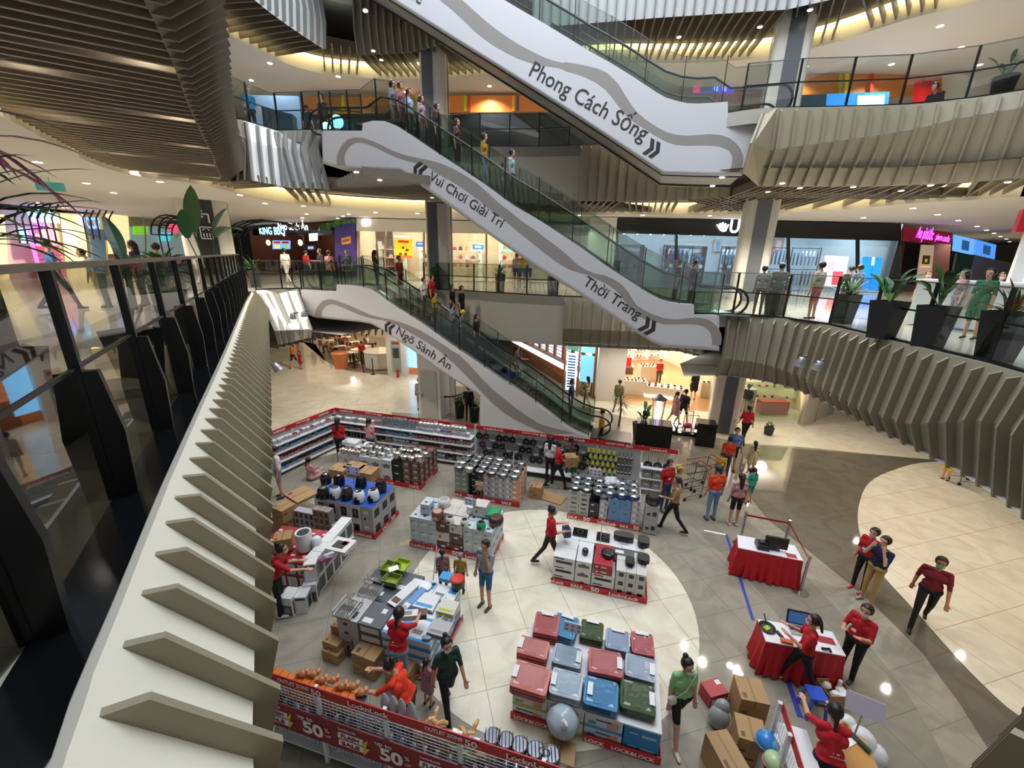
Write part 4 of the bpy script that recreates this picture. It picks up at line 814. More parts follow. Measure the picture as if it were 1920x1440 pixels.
for x, c, nm in ((1574, '#90b030', 'green'), (1586, '#e0c020', 'yellow'), (1633, '#c02828', 'red')): panel('wall_stripe', [(x, 138), (x+6, 137), (x+4, 176), (x-2, 177)], (0, 19.4), 0, M('sx'+c, c, .5, emit=.1), '%s stripe on the orange wall above the lit shop' % nm, 'stripe', .04, .2)
panel('kiosk', [(1728, 148), (1750, 152), (1768, 172), (1776, 232), (1718, 232)], (0, 18.8), 0, redm, 'red rounded kiosk side on the upper gallery', 'kiosk', .3)
poster('bright blue and cyan lit shop front behind the upper gallery rail', [(1500, 178), (1668, 172), (1662, 230), (1496, 231)], (0, 19.2), 0, ('#2f7fd0', [(0, 0, .3, .5, '#20303c'), (.65, .1, .95, .9, '#c8f4ff'), (.1, .55, .6, .7, '#60d0ff')]), 0, 1.4, 'shop front', 'storefront')
poster('violet and blue glowing sign seen through the upper escalator glass', [(1300, 158), (1378, 158), (1376, 174), (1300, 174)], (0, 21.4), 0, ('#5a3ad0', [(0, 0, .15, 1, '#ff3060'), (.18, .3, .45, .8, '#404058'), (.5, .2, .6, .8, '#60c0ff'), (.7, .2, .8, .8, '#a0a0ff')]), 0, 1.5, 'sign', 'shop_sign')
panel('storefront', [(462, 178), (560, 180), (566, 262), (474, 258)], (-9, 20.5), math.radians(8), M('bluewall', '#7894c0', .4, emit=.25), 'pale blue lit shop wall behind the upper white fins', 'shop front', .1)
panel('display_counter', [(490, 200), (548, 214), (552, 262), (496, 258)], (-9, 19.5), math.radians(8), M('counter_slate', '#3f5468', .4), 'slate coloured counter in front of the pale blue wall', 'counter', .5)
# blue stage lamp balls on the upper landing
for x, y, r, lb in ((632, 228, .22, 'white blue glowing globe on the upper landing'), (612, 238, .16, 'small cyan glowing globe near the landing rail')):
    p = at(x, y+8, L2+r+.02) if False else V(*at(x, y, L2+.5)[:2], L2+.5); b = MB(); b.ball(p, r, 14); b.cyl(V(p.x, p.y, L2), p, .05, n=8, mi=1); tag(b.obj('globe_lamp', [M('globe_cyan', '#a8e8ff', .5, emit=3), steel], smooth=True), lb, 'lamp')
# ---------------------------------------------------------------- ground floor surroundings
FA = (-14.5, 31.5)
fd = room((-17.5, 33.5), (-6.9, 26.5), 0, 3.7, 5, '#c9b79a', 420, M('food_floor', '#8a7a66', .3), nl=2, col=WARM)
inlay([tuple(p[:2]) for p in spline([at(x, y, 0) for x, y in ((583, 632), (592, 662), (620, 682), (660, 697), (735, 704))], 4)]+[(-6.9, 26.5), (-17.5, 33.5)], .008, M('food_floor', '#8a7a66'))
R = E('fire_cabinet_wall', at(745, 706, 0), 'grey fire hose cabinet recessed in the white pillar', 'cabinet'); c0 = at(745, 706, 0)
b = MB(); b.box(c0+V(0, .35, 1.85), (1.15, .6, 3.7)); struct(b.obj('column', white))
b = MB(); b.box(c0+V(.02, .02, 1.25), (.52, .08, 1.9)); b.obj('cabinet_body', M('cabinet_grey', '#9aa09c', .4), R); b = MB(); b.box(c0+V(.02, -.03, 1.45), (.36, .03, .6)); b.obj('door_window', M('dark_glass', '#3a4248', .1), R); b = MB(); b.box(c0+V(.02, -.04, 2.05), (.4, .03, .12)); b.obj('alarm_light', redm, R)
b = MB(); b.cyl(c0+V(.1, -.2, 0.02), c0+V(.1, -.2, .45), .08, n=12); b.cyl(c0+V(.1, -.2, .45), c0+V(.1, -.2, .55), .03, n=8); tag(b.obj('fire_extinguisher', redm), 'red fire extinguisher standing under the hose cabinet', 'fire extinguisher')
g = room((-6.6, 24.4), (-4.5, 23.6), 0, 3.7, 3, '#e0b080', 160, woodw, col=WARM)
b = MB(); b.beam((-6.55, 24.2, 0), (-6.55, 24.2, 3.6), .14, .14); b.beam((-5.0, 23.7, 0), (-5.0, 23.7, 3.6), .14, .14); struct(b.obj('door_1', M('red_frame', '#8a3a2a', .4)))
b = MB(); b.box((-6.0, 24.35, 1.9), (.85, .05, 3.0), math.radians(-20)); tag(b.obj('screen', M('screen_sky', '#7fc4f5', .3, emit=1.6)), 'tall sky blue lit panel in the red framed doorway', 'screen')
b = MB(); b.box((-5.2, 24.4, .55), (.9, .6, 1.1), math.radians(-20)); tag(b.obj('reception_counter', woodw), 'orange wood reception counter inside the red framed doorway', 'counter')
# white service wall with door beside the column
w0, w1 = at(787, 780, 0), at(827, 786, 0); b = MB(); dw = (w1-w0).normalized(); nw = V(-dw.y, dw.x, 0); b.extr([w0, w1, w1+nw*.9, w0+nw*.9], (0, 0, 3.7)); struct(b.obj('wall_service', white))
b = MB(); b.extr([w0+dw*.12-nw*.03, w0+dw*.92-nw*.03, w0+dw*.92, w0+dw*.12], (0, 0, 2.2)); dr = struct(b.obj('door_2', M('door_grey', '#c2c1bd', .4)))
b = MB(); b.box(w0+dw*.2-nw*.07+V(0, 0, 1.05), (.03, .06, .14)); par(b.obj('door_handle', steel), dr)
# curved guard around the column
c = V(-3.0, 18.2, 0); b = MB(); ar = [c+V(.75*math.cos(a), .75*math.sin(a)-.05, 0) for a in [math.radians(-170+16*k) for k in range(11)]]
R = E('column_guard', c, 'curved dark guard rail with steel legs around the central column', 'guard rail'); b.tube([p+V(0, 0, .95) for p in ar], .035, 6); b.obj('guard_rail', black, R)
for p in ar[::2]: q = MB(); q.cyl(p, p+V(0, 0, .95), .02, n=6); q.obj('leg', steel, R)
# optical shop: receding display wall with glass cabinets
O0, O1 = V(.2, 30.5, 0), V(4.0, 20.6, 0); od = (O1-O0).normalized(); on = V(od.y, -od.x, 0); oa = math.atan2(od.y, od.x)
b = MB(); b.beam(O0+V(.9, .3, 1.85), O1+V(.9, .3, 1.85), .1, 3.7); struct(b.obj('wall_optical', M('optical_wall', '#d8c8a8', .5)))
R = E('optician_counter', O1, 'long wooden optician counter with lit white top', 'counter'); b = MB(); b.beam(O0+V(0, 0, .45), O1+V(0, 0, .45), .5, .9); b.obj('counter_body', woodw, R); b = MB(); b.beam(O0+V(0, 0, .93), O1+V(0, 0, .93), .55, .05); b.obj('counter_top', M('lit_top', '#fff4e6', .3, emit=1.2), R)
for k in range(9):
    t = O0+(O1-O0)*((k+.6)/9.3)+V(.45, .15, 0); R = E('glasses_cabinet', t, 'lit glass cabinet of spectacles with a wooden frame in the optician shop', 'cabinet', 'spectacle cabinets of the optician')
    b = MB(); b.box(t+V(0, 0, 1.95), (.85, .08, 1.55), oa); b.obj('lit_back', M('opt_lit', '#bcd6ff', .4, emit=1.5), R)
    b = MB()
    for e in (-.45, .45): b.box(t+od*e+V(-.06, -.02, 1.95), (.07, .14, 1.75), oa)
    b.box(t+V(-.06, -.02, 2.8), (.97, .14, .1), oa); b.box(t+V(-.06, -.02, 1.15), (.97, .14, .07), oa); b.obj('cabinet_frame', woodw, R)
    b = MB()
    for r in range(6): b.box(t+V(-.08, -.03, 1.35+r*.22), (.72, .05, .03), oa, 0)
    b.obj('spectacle_row', M('specs', '#4a5060', .4), R)
R = E('eye_test_display', O1+V(-.1, -.3, 0), 'orange framed optician end wall with poster and lettered light panel', 'panel')
e0, e1 = V(2.75, 20.9, 0), V(4.25, 20.35, 0); ed = (e1-e0).normalized(); ea = math.atan2(ed.y, ed.x); en = V(ed.y, -ed.x, 0)
b = MB()
for s in (0, .75, 1.58): b.box(e0+ed*s+V(0, 0, 1.75), (.08, .12, 3.5), ea)
b.box(e0+ed*.8+V(0, 0, 3.45), (1.65, .12, .1), ea); b.obj('frame', woodw, R)
b = MB(); b.box(e0+ed*.38+V(0, 0, 2.9), (.6, .05, .85), ea); b.obj('poster', M('poster_green', '#3f7a6a', .4, emit=.5), R)
b = MB(); b.box(e0+ed*.38+V(0, 0, 1.3), (.55, .05, 2.0), ea); b.obj('light_panel', M('panel_led', '#b8dcff', .4, emit=1.8), R)
b = MB()
for k in range(12): b.box(e0+ed*.38+en*.04+V(0, 0, .5+k*.15), (.4, .01, .07), ea)
b.obj('lettering', M('letter_blue', '#2a4f90', .4), R)
b = MB(); b.box(e0+ed*1.18+V(0, 0, 2.85), (.7, .05, .9), ea); b.box(e0+ed*1.18+V(0, 0, 1.55), (.7, .05, 1.4), ea); b.obj('screen', M('screen_teal', '#6fb8d8', .3, emit=.9), R)
p0, p1 = V(4.3, 19.9, 0), V(5.75, 20.1, 0); b = MB(); b.extr([p0, p1, p1+V(0, .8, 0), p0+V(0, .8, 0)], (0, 0, 3.7)); struct(b.obj('wall_post', white))
# shoe shop
sh = room((5.7, 20.3), (12.5, 21.6), 0, 3.7, 8, '#e6dccb', 900, None, nl=3, col=WARM)
inlay([tuple(at(x, y, 0)[:2]) for x, y in ((1152, 757), (1250, 764), (1326, 772), (1345, 775))]+[(12.5, 21.6), (12.5, 30), (5.7, 30)], .009, wood)
shoec = [M('shoe%d' % i, h, .4) for i, h in enumerate(['#2a2424', '#8a3a2a', '#b02a2a', '#5a4030', '#d8d0c8', '#6a6a70'])]
def shoe(p, m, s=1, rz=0):
    b = MB(); q = Matrix.Rotation(rz, 3, 'Z'); P = [(-.13, 0), (-.13, .09), (-.05, .085), (.02, .05), (.12, .035), (.13, 0)]
    b.extr([p+q @ V(x*s, -.04, z*s) for x, z in P], q @ V(0, .08, 0)); tag(b.obj('shoe', m), 'shoe on display in the shoe shop', 'shoe', 'shoes displayed in the shoe shop')
for k in range(6):
    s = .6+k*1.1; R = E('shoe_shelf', sh(s, 7.7, 0), 'white wall shelf bay of shoes with bright upright light strips', 'shelf', 'shoe wall bays'); b = MB()
    for z in (.4, .8, 1.2, 1.6, 2.0, 2.4, 2.8): b.beam(sh(s-.45, 7.7, z), sh(s+.45, 7.7, z), .3, .03)
    b.obj('shelf_boards', white, R); b = MB(); b.beam(sh(s+.52, 7.6, .2), sh(s+.52, 7.6, 3.2), .05, .05); b.obj('light_strip', M('strip_led', '#fff6e8', .5, emit=7), R)
    for i, z in enumerate((.4, .8, 1.2, 1.6, 2.0, 2.4)):
        for e in (-.25, 0, .25): shoe(sh(s+e, 7.62, z+.02), shoec[(i+k*2+int(e*8)) % 6], 1, math.radians(70))
def display_table(c, w, d, h, rz, label, rows=2, n=6, lit=False):
    R = E('display_table', c, label, 'display table'); q = Matrix.Rotation(rz, 3, 'Z'); b = MB(); b.box(c+V(0, 0, h/2), (w, d, h), rz); b.obj('table_body', M('disp_beige', '#d8cdb8', .5), R)
    if lit: b = MB(); b.box(c+V(0, 0, .03), (w+.08, d+.08, .05), rz); b.obj('light_strip', M('strip_led', '#fff6e8'), R)
    for r in range(rows):
        for k in range(n): shoe(c+q @ V(-w/2+.15+k*(w-.3)/(n-1), -d/4+r*d/2, h+.01), shoec[(k+r*2) % 6], 1, rz+1.3)
display_table(at(1184, 738, 0)+V(.1, .2, 0), 1.3, .8, .75, math.radians(-8), 'beige shoe display table at the shop entrance by the white wall')
display_table(at(1245, 742, 0), 1.9, .8, .55, math.radians(-20), 'low shoe display plinth with a glowing base strip', lit=True)
display_table(at(1215, 712, 0), 1.2, .7, .9, 0, 'tall white shoe counter in the middle of the shoe shop'); display_table(at(1325, 742, 0), 1.0, .6, .8, 0, 'shoe display table beside the granite column', 1, 4)
R = E('armchair', at(1168, 700, 0), 'red and dark upholstered bench seat in the shoe shop', 'bench'); b = MB(); c = at(1168, 700, 0); b.box(c+V(0, 0, .22), (1.1, .6, .44)); b.obj('seat', M('seat_dark', '#4a2a28', .6), R); b = MB(); b.box(c+V(0, .35, .7), (1.1, .14, .5)); b.obj('backrest', redm, R)
# right shop with red plinths behind glass
rs = room((10.2, 18.0), (14.0, 17.6), 0, 3.7, 4, '#d6d2ae', 380, M('rs_floor', '#b8aa90', .3), nl=2, col=WARM)
for k, (s, z0, z1, w, c) in enumerate(((.9, 0, .6, .9, '#a8322c'), (.9, .62, 1.2, .9, '#b7b9b8'), (2.3, 0, .65, 1.3, '#a8322c'), (.6, 1.22, 2.4, .25, '#b02a2a'))):
    b = MB(); b.box(rs(s, .9, (z0+z1)/2), (w, .5, z1-z0)); tag(b.obj('display_plinth', M('pl'+c, c, .4)), ['red plinth by the glass corner shop entrance', 'grey plinth stacked over the red one in the corner shop', 'wide red plinth with a red shoe in the corner shop', 'slim red column in the corner shop'][k], 'plinth')
for k in range(14): shoe(rs(1.6+.35*(k % 6), 1.8, .5+.45*(k//6)*1.2+.05), shoec[k % 6], 1, 1.2)
for z in (.5, 1.04, 1.58): b = MB(); b.beam(rs(1.3, 1.85, z), rs(3.7, 1.85, z), .3, .03); tag(b.obj('shop_shelf', white), 'white shoe shelf behind the red plinths, %s' % {.5: 'lowest', 1.04: 'middle', 1.58: 'topmost'}[z], 'shelf')
panel('window_3', [(1395, 716), (1500, 716), (1502, 799), (1390, 792)], (12, 17.5), math.radians(-6), gl, None, None, .02, kind='structure')
w0 = at(1503, 800, 0); w1 = at(1562, 776, 0); b = MB(); b.extr([w0, w1, w1+V(.2, .3, 0), w0+V(.1, .4, 0)], (0, 0, 3.7)); struct(b.obj('wall_corner_shop', M('taupe_wall', '#b5aca0', .5)))
w2 = V(24, 22, 0); b = MB(); b.extr([w1, w2, w2+V(0, .3, 0), w1+V(0, .3, 0)], (0, 0, 3.7)); struct(b.obj('wall_far_side', M('side_wall', '#ddd2ba', .5)))
# food stall furniture
tw = M('stall_wood', '#b07a42', .5, noise=.1)
def table(c, lb, r=.4):
    R = E('cafe_table', c, lb, 'table', 'cafe tables of the food stall'); b = MB(); b.cyl(c+V(0, 0, .72), c+V(0, 0, .75), r, n=18); b.obj('table_top', white, R); b = MB(); b.cyl(c, c+V(0, 0, .72), .03, n=8); b.cyl(c, c+V(0, 0, .02), .22, n=14); b.obj('table_leg', black, R)
def chair(c, rz, m=None, lb='small wooden cafe chair at the food stall', g='cafe chairs of the food stall'):
    R = E('cafe_chair', c, lb, 'chair', g); q = Matrix.Rotation(rz, 3, 'Z')
    b = MB(); b.box(c+V(0, 0, .44), (.4, .4, .05), rz); b.obj('seat', m or tw, R); b = MB(); b.box(c+q @ V(0, .19, .68), (.4, .04, .4), rz); b.obj('backrest', m or tw, R)
    for x in (-.17, .17):
        for y in (-.17, .17): b = MB(); b.cyl(c+q @ V(x, y, 0), c+q @ V(x, y, .42), .018, n=5); b.obj('leg', black, R)
tabs = [(620, 652), (640, 664), (662, 676), (668, 655), (686, 664), (650, 645), (632, 640)]
for k, (x, y) in enumerate(tabs):
    c = at(x, y+4, .008); table(c, 'round white cafe table at the food stall')
    for a in (0, 2.1, 4.2): chair(c+V(.62*math.cos(a+k), .62*math.sin(a+k), 0), a+k-math.pi/2)
b = MB(); c = at(715, 688, 0); R = E('stall_counter', c, 'white curved serving counter of the food stall', 'counter'); b.lathe([(.9, 0), (1.0, .1), (1.0, 1.0), (.98, 1.05)], c, 24); b.obj('counter_body', white, R); b = MB(); b.lathe([(1.05, 1.05), (1.05, 1.1)], c, 24); b.obj('counter_top', M('stone_top', '#d9d5cc', .2), R)
b = MB(); c = at(680, 676, 0); b.lathe([(.75, .7), (.8, .74), (.8, .8), (.75, .82)], c, 20, sy=.7); b.cyl(c, c+V(0, 0, .7), .08, n=8); tag(b.obj('round_counter', M('amber_top', '#e0a040', .3)), 'amber topped oval table of the food stall', 'table')
b = MB(); c = at(640, 690, 0); b.lathe([(.36, 0), (.5, .9), (.52, 1.0), (.47, 1.0), (.44, .92)], c, 18); tag(b.obj('menu_tub', M('tub_orange', '#d98250', .5, noise=.1)), 'tall orange tub at the edge of the food stall', 'tub')
for x, y in ((665, 690), (681, 697), (700, 702)):
    c = at(x, y, 0); b = MB(); b.cyl(c, c+V(0, 0, .02), .16, n=14); b.cyl(c, c+V(0, 0, .95), .03, n=8); b.ball(c+V(0, 0, .97), .04, 8); tag(b.obj('barrier_post', black), 'black barrier post at the food stall edge', 'barrier post', 'barrier posts of the food stall')
b = MB(); c = fd(7.5, 3, 2.1); 
for a_, c_ in (((-.9, -.6), (.9, -.6)), ((.9, -.6), (.9, .6)), ((.9, .6), (-.9, .6)), ((-.9, .6), (-.9, -.6))): b.beam(c+V(a_[0], 0, a_[1]), c+V(c_[0], 0, c_[1]), .06, .06)
tag(b.obj('neon_rectangle', M('frame_glow', '#ffd860', .5, emit=5)), 'yellow glowing rectangular light frame on the food stall wall', 'light')
# ================================================================ sale zone
SA = math.radians(-15.5); SU = V(math.cos(SA), math.sin(SA), 0); SV = V(-math.sin(SA), math.cos(SA), 0)
def c_(n, h, r=.5, **k): return M(n, h, r, **k)
wbox = c_('box_white', '#d9d9da', .5); lblue = c_('box_paleblue', '#b9c6cf', .5); brownb = c_('box_choc', '#5a3a34', .5); greyb = c_('box_grey', '#8f8f8f', .5); kraft = c_('cardboard', '#a8845a', .7, noise=.08, nscale=5); kraftd = c_('cardboard_tape', '#8a6a42', .5)
ink = c_('print_dark', '#2c2c30', .5); inkg = c_('print_grey', '#7c7c80', .5); blue = c_('print_blue', '#1d4fae', .5); redb = c_('print_red', '#a01f2c', .45); skyb = c_('print_sky', '#3c94cf', .5); lime = c_('print_lime', '#a9b838', .5); skin0 = c_('print_skin', '#c99a7c', .5); blk = c_('box_black', '#1d1c1f', .4); rust = c_('print_rust', '#8d5c4c', .5); redsign = c_('banner_red', '#c4161c', .4); dred = c_('banner_darkred', '#8c0f1c', .4); yel = c_('banner_yellow', '#e8c818', .5); orl = c_('letter_orange', '#f0851a', .5); wht = c_('letter_white', '#f4f1ee', .5)
PM = {}
def bmesh_box(key, w, d, h, base, prints, mats):
    if key in PM: return PM[key]
    b = MB(); b.box((0, 0, h/2), (w, d, h), 0, 0); e = .0015
    for f, u0, v0, u1, v1, mi in prints:
        if f == 'F': P = [(-w/2+u*w, -d/2-e, v*h) for u, v in ((u0, v0), (u1, v0), (u1, v1), (u0, v1))]
        elif f == 'R': P = [(w/2+e, -d/2+u*d, v*h) for u, v in ((u0, v0), (u1, v0), (u1, v1), (u0, v1))]
        elif f == 'L': P = [(-w/2-e, d/2-u*d, v*h) for u, v in ((u0, v0), (u1, v0), (u1, v1), (u0, v1))]
        elif f == 'B': P = [(w/2-u*w, d/2+e, v*h) for u, v in ((u0, v0), (u1, v0), (u1, v1), (u0, v1))]
        else: P = [(-w/2+u*w, -d/2+v*d, h+e) for u, v in ((u0, v0), (u1, v0), (u1, v1), (u0, v1))]
        b.face(P, mi)
    me = b.mesh('box_'+key, [base]+mats); PM[key] = me; return me
def put(me, name, loc, rz, label, cat, group=None):
    o = bpy.data.objects.new(name, me); o.location = loc; o.rotation_euler = (0, 0, rz); COL.objects.link(o); return tag(o, label, cat, group)
class Isl:
    def __init__(s, O, rz=SA): s.O = V(O[0], O[1], 0); s.rz = rz; s.u = V(math.cos(rz), math.sin(rz), 0); s.v = V(-math.sin(rz), math.cos(rz), 0)
    def p(s, a, b, z=0): return s.O+s.u*a+s.v*b+V(0, 0, z)
    def grid(s, me, w, d, h, s0, d0, nx, ny, nz, label, group, z0=0.02, name='merchandise_box', jit=.010, ends='R', g=.007, topj=True):
        for k in range(nz):
            for j in range(ny):
                for i in range(nx):
                    if not (k == nz-1 or j == 0 or (i == nx-1 and 'R' in ends) or (i == 0 and 'L' in ends)): continue
                    put(me, name, s.p(s0+(i+.5)*(w+g)+rnd.uniform(-1, 1)*jit*.3, d0+(j+.5)*(d+g)+rnd.uniform(0, 1)*jit, z0+k*(h+.003)), s.rz+rnd.uniform(-1, 1)*jit*.6, label, 'box', group)
    def skirt(s, s0, s1, d0, d1, label, words, h=.15, side=True, swords=()):
        R = E('banner_skirt', s.p(s0, d0), label, 'banner'); b = MB(); b.extr([s.p(s0, d0-.03, .01), s.p(s1, d0-.03, .01), s.p(s1, d0-.03, h), s.p(s0, d0-.03, h)], s.v*.015)
        if side: b.extr([s.p(s1+.02, d0-.03, .01), s.p(s1+.02, d1, .01), s.p(s1+.02, d1, h), s.p(s1+.02, d0-.03, h)], s.u*-.015)
        b.obj('printed_board', redsign, R); t = MB()
        for txt, a, w, hh in words: put_text(t, txt, s.p(s0+a, d0-.03, .03), s.u, V(0, 0, 1), h=hh, width=w, bold=.03)
        for txt, a, w, hh in swords: put_text(t, txt, s.p(s1+.02, d0+a, .03), s.v, V(0, 0, 1), h=hh, width=w, bold=.03)
        t.obj('lettering', wht, R, fix=False)
def lk(a, w=.5): return ('LocknLock', a, w, .09)
def sale(a, w=.62): return [('SALE', a, w*.42, .085), ('up to', a+w*.46, w*.2, .03), ('50', a+w*.7, w*.3, .12)]
# merchandise meshes
pot_w = bmesh_box('potw', .38, .40, .40, wbox, [('F', .2, .3, .8, .55, 1), ('F', .12, .52, .88, .58, 2), ('F', .44, .6, .56, .68, 2), ('R', .2, .3, .8, .55, 1), ('T', .3, .3, .7, .7, 1)], [inkg, ink])
pot_l = bmesh_box('potl', .40, .42, .38, c_('box_offwhite', '#cfc9c9'), [('F', .55, .35, .9, .6, 1), ('F', .1, .6, .4, .7, 1), ('R', .3, .3, .7, .6, 1)], [c_('print_mauve', '#9a8388')])
pot_k = bmesh_box('potk', .36, .42, .27, blk, [('F', .3, .4, .7, .52, 1), ('R', .2, .4, .6, .55, 1)], [wbox])
pot_b = bmesh_box('potb', .30, .30, .205, c_('box_cocoa', '#4a322c'), [('F', .1, .08, .9, .45, 1), ('F', .25, .5, .75, .92, 2), ('R', .1, .08, .9, .45, 1), ('R', .25, .5, .75, .92, 2), ('T', .15, .15, .85, .85, 1)], [rust, c_('print_steel', '#a8a4a4')])
fry_b = bmesh_box('fryb', .34, .36, .44, c_('box_frywhite', '#cfd0d2'), [('T', 0, 0, 1, 1, 1), ('F', .3, .12, .82, .72, 2), ('F', .42, .3, .7, .6, 3), ('R', .3, .12, .78, .7, 2), ('T', .3, .3, .7, .5, 4)], [blue, ink, inkg, c_('print_lightblue', '#5b8ae0')])
fry_g = bmesh_box('fryg', .34, .36, .44, c_('box_silver', '#a9abac'), [('F', .2, .5, .6, .7, 1), ('R', .2, .2, .8, .7, 2), ('T', 0, 0, 1, 1, 3), ('F', .2, .1, .4, .25, 2)], [wbox, ink, blue])
sm_b = bmesh_box('smb', .15, .2, .2, c_('box_lav', '#a8a8b2'), [('F', .25, .1, .75, .8, 1), ('R', .2, .1, .8, .8, 2)], [ink, inkg])
sm_n = bmesh_box('smn', .155, .2, .2, c_('box_taupe', '#9a8a80'), [('F', .3, .1, .7, .75, 1), ('F', .2, .8, .8, .9, 2)], [c_('print_brown', '#4a3a34'), wbox])
rc_b = bmesh_box('rcb', .235, .3, .275, lblue, [('F', .35, .25, .85, .5, 1), ('F', .15, .55, .5, .62, 2), ('R', .2, .3, .7, .5, 2), ('T', .3, .3, .6, .5, 2)], [wbox, ink])
rc_c = bmesh_box('rcc', .34, .32, .29, brownb, [('F', .35, .5, .65, .68, 1), ('F', .82, .8, .96, .95, 1), ('R', .3, .4, .7, .7, 1)], [wbox])
rc_w = bmesh_box('rcw', .34, .32, .29, c_('box_cream2', '#c9c2bc'), [('F', .2, .35, .35, .55, 1), ('F', .1, .8, .6, .9, 2)], [ink, inkg])
cs_g = bmesh_box('csg', .215, .30, .17, c_('box_lilac', '#b3adb8'), [('F', .2, .2, .55, .6, 1), ('F', .6, .3, .9, .7, 2), ('R', .2, .2, .8, .7, 1)], [wbox, inkg])
cs_p = bmesh_box('csp', .215, .30, .17, c_('box_peach', '#d3906c'), [('F', .1, .3, .6, .7, 1), ('R', .2, .2, .8, .7, 1)], [wbox])
cs_s = bmesh_box('css', .20, .30, .17, c_('box_sage', '#8b9488'), [('F', .2, .3, .7, .5, 1)], [wbox])
b7a = bmesh_box('b7a', .27, .30, .14, c_('box_light7', '#b9b7b4'), [('F', .15, .2, .85, .75, 1), ('F', .3, .3, .7, .55, 2), ('R', .2, .2, .8, .8, 1)], [greyb, ink])
b7b = bmesh_box('b7b', .29, .30, .27, c_('box_blue7', '#5f86b8'), [('F', .4, .45, .6, .55, 1), ('R', .2, .4, .8, .6, 1)], [ink])
b7k = bmesh_box('b7k', .26, .30, .2, blk, [('F', .2, .5, .5, .7, 1)], [wbox])
b7g = bmesh_box('b7g', .34, .4, .42, c_('box_silver7', '#a3a3a4'), [('F', .15, .3, .4, .5, 1), ('F', .55, .3, .85, .6, 1)], [ink])
gr1 = bmesh_box('gr1', .48, .34, .23, wbox, [('F', .12, .3, .88, .62, 1), ('F', .18, .4, .8, .5, 2), ('F', .08, .78, .5, .9, 2)], [c_('print_taupe', '#6a5a54'), ink])
gr2 = bmesh_box('gr2', .34, .34, .23, wbox, [('F', .15, .3, .85, .6, 1), ('F', .35, .6, .6, .75, 1), ('R', .2, .2, .8, .6, 1)], [c_('print_taupe', '#6a5a54')])
gr3 = bmesh_box('gr3', .40, .34, .12, redb, [('F', .1, .3, .25, .6, 1), ('F', .4, .35, .7, .6, 1)], [wbox])
gr4 = bmesh_box('gr4', .20, .34, .22, c_('box_offw4', '#c7c3c0'), [('F', .3, .35, .8, .8, 1)], [ink])
pf1 = bmesh_box('pf1', .55, .42, .26, wbox, [('F', 0, 0, 1, .22, 1), ('F', .6, .25, .85, .8, 2), ('F', .08, .3, .3, .5, 3), ('F', .1, .7, .6, .8, 4), ('R', 0, 0, 1, .22, 1)], [lime, skin0, c_('print_green', '#6f9a5a'), ink])
pf2 = bmesh_box('pf2', .55, .42, .26, c_('box_paleblue2', '#c3d3de'), [('F', 0, 0, 1, .25, 1), ('F', .6, .25, .9, .85, 2), ('F', .1, .35, .3, .6, 3), ('F', .3, .7, .7, .8, 4)], [skyb, skin0, c_('print_teal', '#4f9a9a'), ink])
pf3 = bmesh_box('pf3', .5, .42, .26, c_('box_blue3', '#1d79b8'), [('F', .15, .5, .4, .6, 1), ('F', .5, .4, .9, .6, 1), ('R', .1, .2, .9, .8, 1)], [c_('print_lightcyan', '#8cc4e4')])
mp1 = bmesh_box('mp1', .46, .42, .19, c_('box_mop', '#d9dee2'), [('T', 0, 0, 1, .12, 1), ('T', .1, .3, .5, .5, 2), ('F', 0, 0, 1, .4, 1), ('R', 0, 0, 1, .45, 1), ('R', .3, .5, .7, .8, 2), ('T', .6, .6, .95, .95, 1)], [skyb, inkg])
rk1 = bmesh_box('rk1', .42, .5, .2, c_('box_rack', '#b7b3b3'), [('F', .3, .3, .5, .6, 1), ('T', .2, .1, .8, .4, 1)], [ink])
rk2 = bmesh_box('rk2', .46, .5, .2, c_('box_slate', '#4f565e'), [('T', .6, .6, .8, .8, 1), ('F', .1, .2, .9, .8, 1), ('T', .1, .1, .5, .3, 1)], [wbox])
vc1 = bmesh_box('vc1', .27, .36, .34, redb, [('T', .1, .5, .45, .65, 1), ('T', .5, .15, .85, .3, 1), ('F', .1, .1, .9, .85, 1), ('F', .3, .2, .7, .7, 2), ('R', .1, .2, .8, .8, 1)], [wbox, inkg])
vc2 = bmesh_box('vc2', .24, .30, .42, wbox, [('R', .05, .05, .95, .95, 1), ('R', .25, .2, .7, .8, 2), ('F', .2, .2, .8, .7, 2), ('F', .1, .8, .9, .92, 3)], [greyb, wbox, ink])
vc3 = bmesh_box('vc3', .26, .30, .46, wbox, [('F', .05, .05, .95, .6, 1), ('F', .3, .2, .75, .5, 2), ('R', .1, .1, .9, .8, 1), ('L', .1, .1, .9, .8, 1)], [c_('print_dgrey', '#5a5a5e'), wbox])
def carton(name, loc, w, d, h, rz, label, group=None, mat=None):
    me = bmesh_box('cart%.2f_%.2f_%.2f' % (w, d, h), w, d, h, kraft, [('T', .46, 0, .54, 1, 1), ('F', .46, .75, .54, 1, 1), ('F', .1, .55, .3, .62, 2), ('F', .35, .3, .65, .38, 2), ('T', .1, .1, .25, .3, 2), ('R', .1, .6, .35, .7, 2)], [kraftd, c_('carton_print', '#5f4526')]); return put(me, name, loc, rz, label, 'cardboard box', group)
